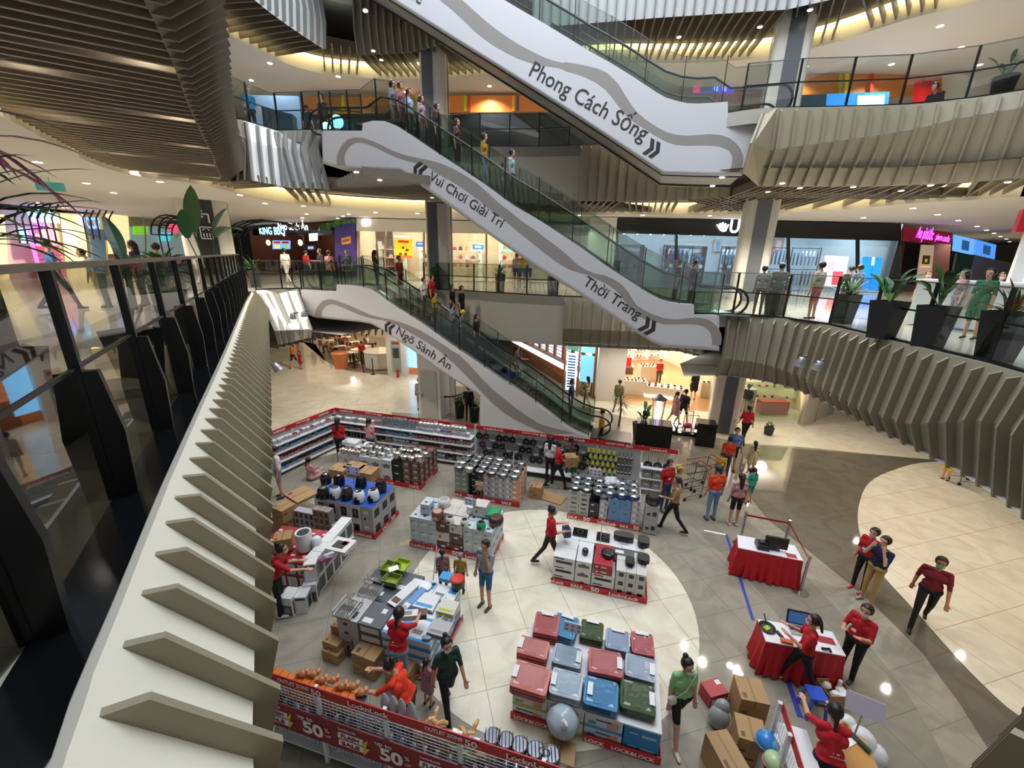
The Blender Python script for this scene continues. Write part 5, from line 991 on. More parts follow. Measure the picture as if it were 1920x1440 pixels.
# ---- goods on top
def make_pot(hexc, r=.15, h=.14, lid=True, glassy=False, rough=.25, metal=.9):
    R = E('cooking_pot', (0, 0, 0)); m = M('pot'+hexc, hexc, rough, metal); b = MB(); b.lathe([(r*.9, 0), (r, .02), (r, h), (r*1.04, h+.005), (r*.95, h+.005), (r*.93, .02)], n=18); b.obj('pot_body', m, R, smooth=True)
    if lid: b = MB(); b.lathe([(r*1.03, h+.006), (r*.8, h+.03), (r*.3, h+.045), (.012, h+.05)], n=18); b.obj('lid', M('lid_glass', '#8b8f90', .1, .6) if glassy else m, R, smooth=True); b = MB(); b.cyl((0, 0, h+.045), (0, 0, h+.08), .02, .028, 8); b.obj('lid_knob', rubber, R)
    for e in (-1, 1): b = MB(); b.tube([(e*r*.98, -.05, h*.8), (e*(r+.045), -.04, h*.85), (e*(r+.045), .04, h*.85), (e*r*.98, .05, h*.8)], .009, 6); b.obj('handle', rubber if metal < .5 else m, R)
    return R
POTS = {}
def pot(kind, loc, rz, label, group):
    if kind not in POTS:
        POTS[kind] = make_pot(*{'steel': ('#b8b8b6', .15, .14), 'tall': ('#c4c4c2', .15, .22), 'dark': ('#2a2a2c', .15, .10, True, True, .35, .3), 'grey': ('#6a6a6c', .15, .12, True, True, .35, .4), 'rose': ('#6a3540', .15, .12, True, True, .35, .2), 'blue': ('#2f4a86', .15, .13, True, True, .4, .1), 'mint': ('#9fb8a4', .15, .13, True, True, .4, .1)}[kind]); o = POTS[kind]
        o.location = loc; o.rotation_euler = (0, 0, rz); return tag(o, label, 'pot', group)
    o = copy_tree(POTS[kind], loc, rz); return tag(o, label, 'pot', group)
def fryer(loc, rz, body, top, label, group=None):
    R = E('air_fryer', loc, label, 'air fryer', group, rz); mt = Matrix.Translation(loc) @ Matrix.Rotation(rz, 4, 'Z')
    def ad(b, n, m, s=True):
        o = b.obj(n, m, None, smooth=s); o.parent = R; return o
    b = MB(); b.lathe([(.10, 0), (.135, .02), (.15, .10), (.14, .22), (.115, .29), (.09, .315), (.0, .32)], n=20); ad(b, 'body', M('fry'+body, body, .2)); b = MB(); b.lathe([(.105, .296), (.085, .322), (.01, .33)], n=20); ad(b, 'top_panel', M('fry'+top, top, .15))
    b = MB(); b.box((0, -.15, .15), (.05, .05, .12)); b.box((0, -.185, .14), (.035, .03, .08)); ad(b, 'basket_handle', black, False); b = MB(); b.box((0, -.133, .08), (.16, .03, .10)); ad(b, 'basket_front', M('fry'+top, top, .15), False)
def cooker(loc, rz, body, top, label, r=.13, h=.2):
    R = E('rice_cooker', loc, label, 'rice cooker', None, rz)
    for n, m, b in (('body', body, MB().lathe([(r*.85, 0), (r, .03), (r*1.03, h*.6), (r*.98, h*.8), (r*.8, h*.97), (0.01, h)], n=20)), ('lid_panel', top, MB().lathe([(r*.7, h*.985), (r*.5, h*1.03), (.01, h*1.04)], n=16)), ('control_panel', top, MB().box((0, -r*.98, h*.4), (r*.7, .03, h*.35)))):
        o = b.obj(n, M('ck'+m, m, .25), None, smooth=n == 'body'); o.parent = R
def card(px, z, w, h, label, rz=SA, pole=.3, lines=3, tilt=0):
    p = at(px[0], px[1], z); R = E('price_sign', p-V(0, 0, h/2+pole), label, 'sign'); q = Matrix.Rotation(rz, 3, 'Z'); b = MB(); b.box(p, (w, .012, h), rz); b.obj('card', c_('card_white', '#dcdaf0', .4), R); b = MB(); b.cyl(p-V(0, 0, h/2+pole), p-V(0, 0, h/2), .006, n=6); b.obj('pole', steel, R)
    b = MB()
    for r in range(2):
        for k in range(lines): b.box(p+q @ V(-w*.33+k*w*.66/max(1, lines-1), -.008, h*(.2-.42*r)), (w*.17, .003, h*.2), rz)
    b.obj('printing', inkg, R)
# island of steel pots, far left
A = Isl((-5.66, 12.07))
A.grid(pot_l, .40, .42, .38, 0, 0, 2, 2, 2, 'off-white pot box with small mauve print at the left end of the steel pot island', 'off-white pot boxes')
A.grid(pot_w, .38, .40, .40, .83, 0, 3, 2, 2, 'white pot box printed with a two handled pot on the steel pot island', 'white printed pot boxes')
A.grid(pot_k, .36, .42, .27, 1.98, 0, 1, 1, 3, 'black pot box with white label on the steel pot island', 'black pot boxes'); A.grid(pot_b, .30, .30, .205, 1.98, .45, 1, 2, 4, 'cocoa brown printed pot box in the corner stack of the steel pot island', 'cocoa pot boxes')
A.grid(pot_b, .30, .30, .205, 2.35, 0, 2, 4, 4, 'cocoa brown printed pot box in the corner stack of the steel pot island', 'cocoa pot boxes')
A.skirt(.8, 2.97, 0, 1.2, 'red LocknLock skirt banner around the steel pot island', [lk(.75), ('LOCK', 1.8, .35, .09)], swords=[lk(.3)])
for k in range(6): pot('steel', A.p(.9+.33*(k % 3), .2+.34*(k//3), .83), rnd.uniform(0, 3), 'shiny steel pot on the white boxes of the steel pot island', 'steel pots on the far left island')
for k in range(3): pot('steel', A.p(.2+.27*k, .15, .79), rnd.uniform(0, 3), 'shiny steel pot on the white boxes of the steel pot island', 'steel pots on the far left island')
for k in range(8): pot('tall' if k % 3 == 0 else 'steel', A.p(2.1+.26*(k % 4), .2+.4*(k//4), .86), rnd.uniform(0, 3), 'steel pot among the cocoa boxes at the corner of the steel pot island', 'steel pots on the cocoa boxes')
for k, (x, y, w, h) in enumerate(((660, 832, .55, .12), (690, 842, .32, .18), (672, 845, .3, .1))): put(bmesh_box('wh%d' % k, w, .35, h, wbox, [('T', .1, .1, .3, .3, 1)], [inkg]), 'white_box', at(x, y, .8), SA, ['large flat white box lying on the steel pot island', 'small tall white box on the steel pot island', 'thin white box between two others on the steel pot island'][k], 'box')
# island of air fryers
Bi = Isl((-5.34, 9.42))
Bi.grid(fry_b, .34, .36, .44, .2, 0, 4, 1, 2, 'white air fryer box with blue top on the air fryer island', 'blue topped air fryer boxes', ends='L'); Bi.grid(fry_b, .34, .36, .44, .2, .37, 4, 2, 2, 'white air fryer box with blue top on the air fryer island', 'blue topped air fryer boxes', ends=''); Bi.grid(fry_g, .34, .36, .44, 1.6, 0, 1, 3, 2, 'silver air fryer box with blue top at the corner of the air fryer island', 'silver air fryer boxes')
Bi.skirt(.8, 1.97, 0, 1.12, 'red LocknLock skirt banner around the air fryer island', [('50', -.02, .2, .12), lk(.55, .55)], swords=sale(.3))
for x, y, bc, tc, nm in ((607, 934, '#1a1a1c', '#2c2c30', 'black air fryer with a round dial at the left front of the blue boxes'), (630, 933, '#d8dce0', '#3a2c2a', 'white air fryer with dark lid beside the black one'), (652, 934, '#33282a', '#1c1a1a', 'dark brown air fryer between two white ones'), (674, 940, '#e6e8ea', '#20262c', 'white egg shaped air fryer in the middle front'), (701, 937, '#e6e8ea', '#20262c', 'white egg shaped air fryer at the right front corner'), (715, 921, '#1c1c1e', '#1a1a1c', 'matt black air fryer behind the corner white one'), (678, 913, '#17171a', '#222226', 'glossy black air fryer behind the middle white one'), (637, 909, '#17171a', '#222226', 'glossy black air fryer at the back near the sign card'), (612, 907, '#26262a', '#3c3c40', 'square shouldered black air fryer at the back left')): fryer(at(x, y, .91), SA+rnd.uniform(-.3, .3), bc, tc, nm)
for k in range(4):
    for z in range(3): put(sm_b, 'small_box', Bi.p(-.12+k*.155, -.22, .02+z*.2+(0 if k < 3 else 0)), SA, 'small lavender grey printed box in front of the air fryer island', 'box', 'lavender small boxes')
for k in range(4):
    for z in range(4 if k < 3 else 2): put(sm_n, 'small_box', Bi.p(.52+k*.165, -.25, .02+z*.2*.98), SA, 'small taupe printed box in front of the air fryer island', 'box', 'taupe small boxes')
carton('cardboard_box', at(515, 985, 0), .5, .45, .42, -.2, 'brown carton on the floor at the left end of the air fryer island'); carton('cardboard_box', at(537, 993, 0), .42, .4, .4, -.5, 'brown carton leaning beside the small lavender boxes'); carton('cardboard_box', at(535, 970, .40), .42, .4, .36, -.45, 'brown carton on top of the two floor cartons'); carton('cardboard_box', at(565, 930, .5), .7, .6, .08, -.6, 'flattened open carton on the left of the air fryer island')
for k, (x, y, w) in enumerate(((640, 892, .5), (668, 889, .6), (690, 897, .55))): carton('cardboard_box', at(x, y, .55), w, .45, .3, SA, 'brown carton behind the air fryers, %s of three' % ['left', 'middle', 'right'][k])
card((661, 882), 1.35, .42, .26, 'white sign card with two dark fryer pictures on a pole over the air fryers', lines=2)
# vacuum and red boxes, left
Ci = Isl((-5.75, 7.25), math.radians(-8))
Ci.grid(vc1, .27, .36, .34, .1, .1, 5, 3, 2, 'red topped appliance box on the left island of red boxes', 'red appliance boxes', z0=.02)
Ci.grid(vc3, .26, .30, .40, 1.46, 0, 1, 5, 2, 'white and grey appliance box in the right row of the red island', 'white grey appliance boxes')
for k, (x, y, r) in enumerate(((588, 1120, .2), (572, 1140, .1), (548, 1145, -.1), (588, 1080, .2), (590, 1100, .15))): put(vc2 if k % 2 else vc3, 'merchandise_box', at(x, y, [0, 0, 0, .47, 0][k]), r, ['white appliance box standing on the floor before the red island', 'low white box on the floor before the red island', 'white box beside the staff member in red', 'white box balanced on another before the red island', 'white grey box tucked against the red island'][k], 'box')
carton('cardboard_box', at(534, 1025, .75), .36, .34, .3, .3, 'brown carton on the red boxes of the left island')
b = MB(); p = at(573, 1030, .72); b.lathe([(.12, 0), (.15, .02), (.17, .42), (.165, .46), (.13, .45), (.12, .40)], p, 22); o = b.obj('air_purifier', c_('pur_white', '#dfe1e3', .3), smooth=True); tag(o, 'tall white cylindrical bin with dark mesh top on the red boxes', 'air purifier'); b = MB(); b.lathe([(.125, .41), (.125, .445), (.01, .45)], p, 22); par(b.obj('mesh_top', black), o) if False else None
o2 = b.obj('mesh_top', c_('mesh_dark', '#2a3a3c', .5)); o2.parent = o
b = MB(); p = at(596, 1030, .72); b.lathe([(.10, 0), (.11, .02), (.11, .22), (.085, .3), (.05, .33), (.01, .34)], p, 18); tag(b.obj('humidifier', M('pur_white', '#dfe1e3'), smooth=True), 'small domed white appliance beside the tall white cylinder', 'appliance')
for k, (x, y) in enumerate(((612, 1042), (622, 1030), (602, 1052), (628, 1022))):
    p = at(x, y, .88); b = MB(); b.tube([p, p+V(.12, .05, .03), p+V(.2, .1, .02), p+V(.34, .22, .05)], [.05, .04, .02, .018], 8); b.ball(p, (.07, .06, .05), 10); tag(b.obj('hand_vacuum', [c_('vac%d' % k, ['#c8ccd2', '#3a3a44', '#8a3a6a', '#d8dce2'][k], .3)], smooth=True), ['silver hand vacuum lying on the white row', 'black hand vacuum lying on the white row', 'purple tipped hand vacuum at the front of the white row', 'white hand vacuum near the flat white box'][k], 'vacuum cleaner')
put(bmesh_box('flat', .5, .42, .09, wbox, [('T', .2, .2, .75, .75, 1), ('T', .5, .5, .8, .8, 2)], [ink, c_('print_orange', '#c8643a')]), 'oven_box', at(640, 1027, .88), SA, 'flat white box with a food picture on the right row of the red island', 'box')
# rice cooker island
Di = Isl((-2.47, 8.67))
Di.grid(rc_b, .235, .3, .275, 0, 0, 3, 3, 3, 'pale blue cooker box at the left end of the rice cooker island', 'pale blue cooker boxes, left end', ends='L'); 
for k in range(2): 
    for i in range(2): put(rc_c if (i+k) % 2 == 0 or k == 0 else rc_w, 'merchandise_box', Di.p(.72+.17+i*.345, .16, .04+k*.29 if k else .02), SA, '%s cooker box in the middle of the rice cooker island' % ('chocolate brown' if (i+k) % 2 == 0 or k == 0 else 'cream'), 'box', 'brown and cream cooker boxes' if (i+k) % 2 == 0 or k == 0 else None)
put(rc_c, 'merchandise_box', Di.p(.89, .16, .60), SA, 'chocolate brown cooker box at the top of the middle column', 'box'); put(rc_w, 'merchandise_box', Di.p(1.235, .16, .60), SA, 'cream cooker box topmost beside the brown one', 'box')
Di.grid(rc_w, .34, .32, .29, .72, .33, 2, 2, 3, 'cream cooker box behind the front row of the rice cooker island', 'cream cooker boxes', ends='')
Di.grid(rc_b, .235, .3, .275, 1.42, 0, 3, 3, 3, 'pale blue cooker box at the right end of the rice cooker island', 'pale blue cooker boxes, right end')
Di.skirt(-.02, 2.14, 0, .95, 'red LocknLock skirt banner around the rice cooker island', [lk(.05, .62)]+sale(.72)+[lk(1.5, .6)], swords=sale(.1))
for x, y, bc, tc, lb, r, h in ((821, 972, '#6a4a3c', '#c8a08a', 'brown rice cooker with pinkish lid on the cooker island', .15, .22), (844, 980, '#e4e4e2', '#2a2a2c', 'small white rice cooker left of its twin', .10, .17), (871, 985, '#e4e4e2', '#2a2a2c', 'small white rice cooker between its twin and the green one', .10, .17), (902, 991, '#1fa06a', '#16181a', 'green rice cooker with black lid on the cooker island', .11, .18), (930, 981, '#3a2a24', '#5a4438', 'wide dark brown round multicooker on the right end', .18, .18), (833, 948, '#dcdcd8', '#9aa0a0', 'oval white steamer at the back of the cooker island', .16, .2), (884, 960, '#b8bcc0', '#e0e0e0', 'pale grey appliance behind the white cookers', .12, .18)): cooker(at(x, y, .88), SA, bc, tc, lb, r, h)
put(bmesh_box('grn', .3, .35, .1, c_('box_green', '#1d8a50'), [('T', .1, .1, .9, .9, 1)], [c_('box_green_d', '#2aa066')]), 'green_box', at(925, 966, .88), SA, 'flat green box at the back right of the cooker island', 'box'); put(rc_b, 'merchandise_box', at(802, 958, .88), SA, 'pale blue box stacked alone on the left end of the cooker island', 'box'); put(rc_w, 'merchandise_box', at(903, 962, .88), SA, 'cream box standing behind the green cooker', 'box')
card((882, 941), 1.25, .30, .2, 'white sign card on a pole over the rice cookers', lines=3)
# pot island with many dark lids (centre back)
Fi = Isl((-1.68, 10.97))
Fi.grid(cs_s, .20, .30, .17, 0, 0, 2, 3, 5, 'sage green pot box in the left stack of the lidded pot island', 'sage pot boxes', ends='L'); Fi.grid(b7k, .26, .30, .2, .45, .15, 1, 2, 4, 'black pot box in the recessed stack of the lidded pot island', 'black recessed pot boxes')
Fi.grid(cs_g, .215, .30, .17, .92, 0, 4, 3, 5, 'lilac grey pot box in the middle stacks of the lidded pot island', 'lilac pot boxes'); Fi.grid(cs_p, .215, .30, .17, 1.80, 0, 1, 3, 5, 'peach coloured pot box in the right stack of the lidded pot island', 'peach pot boxes')
Fi.skirt(0, 2.05, 0, 1.0, 'red LocknLock SALE skirt banner around the lidded pot island', sale(-.02)+[lk(.78, .52), ('SALE', 1.5, .3, .09)], side=False)
for k in range(24):
    i, j = k % 6, k//6; pot(['grey', 'dark', 'grey', 'steel', 'rose'][(k*3) % 5], Fi.p(.12+i*.345, .08+j*.27, .87 if i > 1 else .88), rnd.uniform(0, 3), 'lidded pan on the lidded pot island', 'lidded pans of the centre island')
card((963, 862), 1.4, .05, .4, 'narrow tall white sign card standing on the lidded pot island', rz=1.2, lines=1)
carton('cardboard_box', at(1005, 930, 0), .38, .35, .40, SA, 'plain brown carton on the floor right of the lidded pot island')
b = MB(); b.box(at(1036, 933, .02), (.75, .5, .03), -.5); tag(b.obj('flat_carton', kraft), 'flattened brown carton lying on the floor near the pot islands', 'cardboard')
# third pot island (blue and grey boxes)
Gi = Isl((1.64, 9.95))
Gi.grid(b7a, .27, .30, .14, 0, 0, 2, 3, 6, 'pale grey pot box in the left stacks of the blue pot island', 'pale grey pot boxes', ends='L'); Gi.grid(b7k, .26, .30, .2, .56, 0, 1, 3, 3, 'black pot box in the blue pot island', 'black pot boxes of the blue island'); Gi.grid(cs_g, .215, .30, .17, .84, 0, 1, 3, 4, 'lilac pot box beside the blue stacks', 'lilac pot boxes of the blue island')
Gi.grid(b7b, .29, .30, .27, 1.08, 0, 2, 3, 3, 'blue pot box in the right stacks of the blue pot island', 'blue pot boxes', ends=''); Gi.grid(cs_g, .215, .30, .17, 1.68, 0, 1, 3, 5, 'lilac pot box at the right end of the blue pot island', 'lilac pot boxes, right end')
Gi.grid(b7g, .34, .4, .42, 2.02, -.1, 1, 1, 2, 'silver grey grill box at the right end of the blue pot island', 'silver grill boxes')
Gi.skirt(-.02, 1.98, 0, .9, 'red SALE LocknLock skirt banner in front of the blue pot island', sale(.02)+[lk(.85, .5)]+sale(1.45, .5), side=False)
for k in range(18):
    i, j = k % 6, k//6; pot(['dark', 'grey', 'dark', 'grey', 'mint', 'mint'][i] if j else ['dark', 'dark', 'grey', 'grey', 'blue', 'blue'][i], Gi.p(.14+i*.315, .14+j*.3, .86), rnd.uniform(0, 3), 'lidded pot on the blue pot island', 'lidded pots of the blue island')
cooker(Gi.p(2.19, .08, .88), SA, '#1c1c1e', '#3a3a3c', 'glossy black rounded multicooker on the silver boxes', .19, .22)
b = MB(); p = at(1146, 905, 1.0); 
for k in range(9): b.ball(p+V(rnd.uniform(-.16, .16), rnd.uniform(-.1, .1), rnd.uniform(-.05, .08)), (.12, .1, .07), 8)
tag(b.obj('plastic_sheeting', c_('film', '#d3d7da', .2), smooth=True), 'crumpled white plastic film on the blue pot island', 'plastic film'); card((1116, 886), 1.3, .34, .24, 'white sign card with pot pictures on a pole over the blue pot island')
# grill island
Hi = Isl((.98, 7.53))
Hi.grid(gr1, .48, .34, .23, 0, 0, 1, 2, 3, 'white grill pan box with a long grill picture at the left of the grill island', 'white grill boxes, left', ends='L', z0=.02); Hi.grid(gr2, .34, .34, .23, .50, 0, 1, 2, 3, 'white casserole box in the second column of the grill island', 'white casserole boxes')
Hi.grid(gr1, .48, .34, .23, .86, 0, 1, 2, 2, 'white grill pan box in the middle of the grill island', 'white grill boxes, middle'); Hi.grid(gr3, .40, .34, .12, .88, 0, 1, 2, 2, 'red grill box on the middle stack of the grill island', 'red grill boxes', z0=.49)
Hi.grid(gr4, .20, .34, .22, 1.36, 0, 3, 2, 3, 'off-white kitchen appliance box in the right columns of the grill island', 'off-white appliance boxes')
for k in range(2): put(rk2, 'merchandise_box', Hi.p(.6+k*.9, .75, .5), SA, ['slate box behind the induction hobs', 'slate box under the black grills'][k], 'box')
Hi.grid(gr1, .48, .34, .23, 0, .7, 4, 1, 3, 'white grill box in the back row of the grill island', 'white grill boxes, back row')
Hi.skirt(-.02, 2.03, 0, 1.0, 'red LocknLock SALE up to 50 skirt banner around the grill island', [('nLock', .0, .3, .09)]+sale(.45, .62)+[lk(1.28, .62)])
def flatapp(px, z, w, d, h, m, label, rz=SA, ring=True, name='induction_hob'):
    p = at(px[0], px[1], z); b = MB(); b.box(p+V(0, 0, h/2), (w, d, h), rz); o = b.obj(name, c_('glossblk', '#121214', .1)); tag(o, label, 'appliance')
    if ring: r = MB(); r.tube([p+V(.07*math.cos(a), .07*math.sin(a), h+.002) for a in [k*.524 for k in range(12)]], .003, 4, closed=True); q = r.obj('hob_ring', c_('ring_grey', '#8a8a90')); q.parent = o
flatapp((1088, 999), .735, .34, .26, .035, None, 'black induction hob at the back left of the grill island'); flatapp((1131, 1008), .735, .30, .27, .04, None, 'black induction hob beside the narrow sign on the grill island')
def grill(px, z, w, d, h, label, rz=SA):
    p = at(px[0], px[1], z); R = E('contact_grill', p, label, 'grill', rz=rz); b = MB(); N = 20; pr = []
    for k in range(N): a = 2*math.pi*k/N; pr.append(V(abs(math.cos(a))**.5*math.copysign(w/2, math.cos(a)), abs(math.sin(a))**.5*math.copysign(d/2, math.sin(a)), .02))
    b.extr(pr, (0, 0, h)); o = b.obj('body', c_('grill_black', '#1e1f21', .35)); o.parent = R; b = MB(); b.extr([v*.9+V(0, 0, h+.005) for v in pr], (0, 0, .015)); o = b.obj('lid', c_('grill_lid', '#2c2d30', .3)); o.parent = R
    b = MB(); b.tube([(-w*.2, -d/2, h*.6), (-w*.2, -d/2-.05, h*.6), (w*.2, -d/2-.05, h*.6), (w*.2, -d/2, h*.6)], .012, 6); o = b.obj('handle', rubber); o.parent = R
grill((1169, 1010), .735, .46, .24, .09, 'wide black hot plate grill at the back of the grill island'); grill((1206, 1020), .735, .26, .34, .1, 'black upright shaped grill at the back right corner'); grill((1206, 1050), .70, .26, .3, .05, 'open black grill plate on the right of the grill island'); grill((1181, 1055), .70, .2, .26, .04, 'small black grill pan lying on white boxes')
cooker(at(1140, 1040, .74), SA, '#17171a', '#2a2a2e', 'round black electric pan on the red grill boxes', .15, .09); cooker(at(1097, 1038, .725), SA, '#2a2c2e', '#4a4c50', 'small black cylindrical appliance on the white boxes', .07, .13)
card((1128, 990), 1.35, .05, .34, 'narrow white sign card edge on over the grill island', rz=1.25, lines=1)
# blanket island
Ji = Isl((.10, 4.68))
Ji.grid(pf1, .55, .42, .26, 0, 0, 2, 1, 2, 'white purifier box with lime band on the blanket island', 'lime banded purifier boxes'); Ji.grid(pf1, .55, .42, .26, 0, .43, 2, 2, 2, 'white purifier box with lime band on the blanket island', 'lime banded purifier boxes', ends='L')
Ji.grid(pf2, .55, .42, .26, 1.12, 0, 1, 1, 2, 'pale blue purifier box with a person print on the blanket island', 'pale blue purifier boxes'); Ji.grid(pf3, .5, .42, .26, 1.69, 0, 1, 3, 2, 'strong blue purifier box at the right end of the blanket island', 'blue purifier boxes')
Ji.skirt(-.02, .62, 0, 1.3, 'red LOCK & LOCK skirt banner at the left front of the blanket island', [('LOCK&LOCK', .06, .55, .075)], side=False); Ji.skirt(1.12, 2.22, 0, 1.3, 'red LOCK & LOCK skirt banner at the right front of the blanket island', [('LOCK', .03, .3, .075), ('LOCK&LOCK', .42, .62, .075)], side=True)
b = MB(); b.box(Ji.p(1.1, .65, .565), (2.2, 1.3, .03), SA); tag(b.obj('display_board', wbox), 'flat white board carrying the stacked blankets', 'board')
film = glass('film_clear', '#f6f7f8', .06)
def blanket(px, w, d, hexc, label, tagpos=(.32, 0), rz=0, z=.60, n=2):
    w *= 1.1; d *= 1.08; p = at(px[0], px[1], z+.05*n); p.z = z; R = E('folded_blanket', p, label, 'blanket', rz=SA+rz); m = M('blk'+hexc, hexc, .75, bump=.3, nscale=14)
    for k in range(n):
        b = MB(); N = 28; h = .05
        for zz, s in ((0, .93), (.02, 1), (h*.7, 1), (h, .93)): pass
        prof = []
        for zz, s in ((0, .94), (.02, 1), (h*.7, 1.0), (h, .92)):
            prof.append([V(s*abs(math.cos(a))**.2*math.copysign(w/2, math.cos(a)), s*abs(math.sin(a))**.2*math.copysign(d/2, math.sin(a)), zz+k*h*1.02+.006*math.sin(5*a+k)) for a in [2*math.pi*j/N for j in range(N)]])
        i = len(b.v)
        for ring_ in prof: b.v += [tuple(v) for v in ring_]
        for q in range(3):
            for j in range(N): b.f.append((i+q*N+j, i+q*N+(j+1) % N, i+(q+1)*N+(j+1) % N, i+(q+1)*N+j)); b.m.append(0)
        b.f.append(tuple(i+3*N+j for j in range(N))); b.m.append(0); b.f.append(tuple(i+N-1-j for j in range(N))); b.m.append(0)
        o = b.obj('folded_layer', m, None, smooth=True); o.parent = R
    b = MB(); q = [V(-w*.5, -d*.5, 0), V(w*.5, -d*.5, 0), V(w*.5, d*.5, 0), V(-w*.5, d*.5, 0)]; zt = .05*n*1.03; G = 9
    for i in range(G+1):
        for j in range(G+1):
            x = (i/G-.5)*w*1.06; y = (j/G-.5)*d*1.06; e = max(abs(i/G-.5), abs(j/G-.5)) > .46; b.v.append((x, y, (zt+.012+.012*math.sin(i*2.1+j*1.3)*math.cos(j*1.7-i)) if not e else zt*.35))
    for i in range(G):
        for j in range(G): k = i*(G+1)+j; b.f.append((k, k+G+1, k+G+2, k+1)); b.m.append(0)
    o = b.obj('clear_bag', film, None, smooth=True, fix=False); o.parent = R
    b = MB(); b.box((w*tagpos[0], d*tagpos[1], zt+.02), (.08, .2, .008)) if abs(tagpos[0]) > .1 else b.box((0, d*tagpos[1], zt+.02), (.22, .08, .008)); o = b.obj('paper_label', wbox); o.parent = R
BL = [((1025, 1168), .40, .42, '#c4696a', 'dark rose blanket at the back left corner of the blanket island', (0, .4), .06), ((1060, 1172), .38, .44, '#559cc4', 'blue blanket partly under the sign card', (0, .38), -.1), ((1110, 1180), .36, .36, '#4a5a34', 'olive green blanket in the back row', (0, .4), 0), ((1158, 1198), .36, .38, '#a3b2c8', 'grey blue blanket in the back row beside the olive one', (0, .4), 0), ((1205, 1205), .34, .40, '#c4696a', 'dark rose striped blanket at the back right corner', (0, .4), .05),
 ((1000, 1212), .46, .32, '#d8847a', 'salmon blanket in the middle row at the left edge', (-.42, 0), 0), ((1064, 1228), .42, .34, '#a9b8c6', 'pale grey blue blanket in the middle row', (.4, 0), 0), ((1135, 1240), .48, .40, '#cc6f6c', 'rose blanket lying crooked in the centre', (.42, 0), .07), ((1200, 1250), .42, .38, '#b0bcc9', 'pale grey blanket in the middle row at the right', (.4, 0), -.03),
 ((995, 1268), .52, .42, '#d9857b', 'salmon blanket at the front left corner', (-.42, 0), -.02), ((1062, 1280), .44, .40, '#bcc8d2', 'pale silver blanket in the front row', (-.4, 0), 0), ((1127, 1298), .46, .42, '#4a8cb8', 'strong blue blanket in the front row', (-.32, 0), 0), ((1196, 1305), .46, .42, '#46582e', 'olive blanket at the front right corner', (.4, 0), 0)]
for k, (px, w, d, c, lb, tp, rz) in enumerate(BL): blanket(px, w, d, c, lb, tp, rz, n=4 if k in (0, 9, 7, 5) else 3)
p = at(1055, 1352, .45); b = MB(); b.ball(p, (.24, .22, .22), 20, m=14); b.v = [tuple(Vector(v)+(Vector(v)-p).normalized()*.012*math.sin(31*v[0]+17*v[2])*math.cos(23*v[1])) for v in b.v]; o = b.obj('stuffed_bag', c_('bag_clear', '#a6b2bc', .12, bump=.5, nscale=9), smooth=True); tag(o, 'round clear plastic bag full of wrappers hanging at the front of the blanket island', 'plastic bag')
b = MB(); b.tube([p+V(0, -.16, .17), p+V(.02, -.2, .22), p+V(-.03, -.16, .26)], [.05, .02, .03], 7); o3 = b.obj('bag_knot', wht, smooth=True); o3.parent = o
carton('cardboard_box', at(1050, 1425, 0), .42, .3, .2, SA, 'open brown carton on the floor under the clear bag')
card((1074, 1177), 1.15, .30, .2, 'white price card with six printed blocks over the blue blanket', lines=3)
# mop and dish rack island (front left)
Ki = Isl((-3.05, 5.72))
Ki.grid(rk1, .42, .5, .2, 0, 0, 1, 1, 4, 'grey dish rack box in the left column of the household island', 'grey dish rack boxes', ends='L'); Ki.grid(rk2, .46, .5, .2, .43, 0, 1, 1, 4, 'dark slate dish rack box in the household island', 'slate dish rack boxes'); Ki.grid(mp1, .46, .42, .19, .9, 0, 2, 1, 4, 'white and sky blue mop box at the front of the household island', 'mop boxes, front')
Ki.grid(mp1, .46, .42, .19, .9, .43, 2, 2, 4, 'white and sky blue mop box on the right side of the household island', 'mop boxes, right side'); Ki.grid(rk2, .46, .5, .2, 0, .52, 2, 2, 3, 'slate dish rack box at the back of the household island', 'slate dish rack boxes, back', ends='L')
Ki.skirt(1.3, 1.86, -.02, 1.3, 'red LocknLock skirt banner on the right side of the household island', [('LOCK', .2, .3, .09)], swords=[lk(.1), lk(.75)])
def dishrack(px, z, w, d, h, mat, label, rz=SA):
    p = at(px[0], px[1], z); R = E('dish_rack', p, label, 'dish rack', rz=rz); b = MB()
    for zz in (.02, h):
        c = [(-w/2, -d/2, zz), (w/2, -d/2, zz), (w/2, d/2, zz), (-w/2, d/2, zz)]; b.tube(c, .006, 5, closed=True)
    for x, y in ((-w/2, -d/2), (w/2, -d/2), (w/2, d/2), (-w/2, d/2)): b.tube([(x, y, 0), (x, y, h)], .006, 5)
    for k in range(9): x = -w/2+w*(k+.5)/9; b.tube([(x, -d/2, .02), (x, -d*.15, .02), (x, 0, h*.7), (x, d*.15, .02), (x, d/2, .02)], .004, 4)
    o = b.obj('wire_frame', mat); o.parent = R; b = MB(); b.box((0, 0, .008), (w*1.03, d*1.03, .012)); o = b.obj('drip_tray', c_('tray_grey', '#55585c', .3)); o.parent = R
dishrack((717, 1078), .66, .40, .42, .14, steel, 'steel dish rack at the back left of the household island'); dishrack((692, 1112), .8, .42, .36, .12, steel, 'steel dish rack with side cup on the slate boxes'); dishrack((653, 1143), .84, .34, .40, .12, steel, 'steel dish rack at the left front corner of the household island')
limeg = c_('lime_plastic', '#9ab82a', .3); limed = c_('lime_dark', '#7d8f2a', .3)
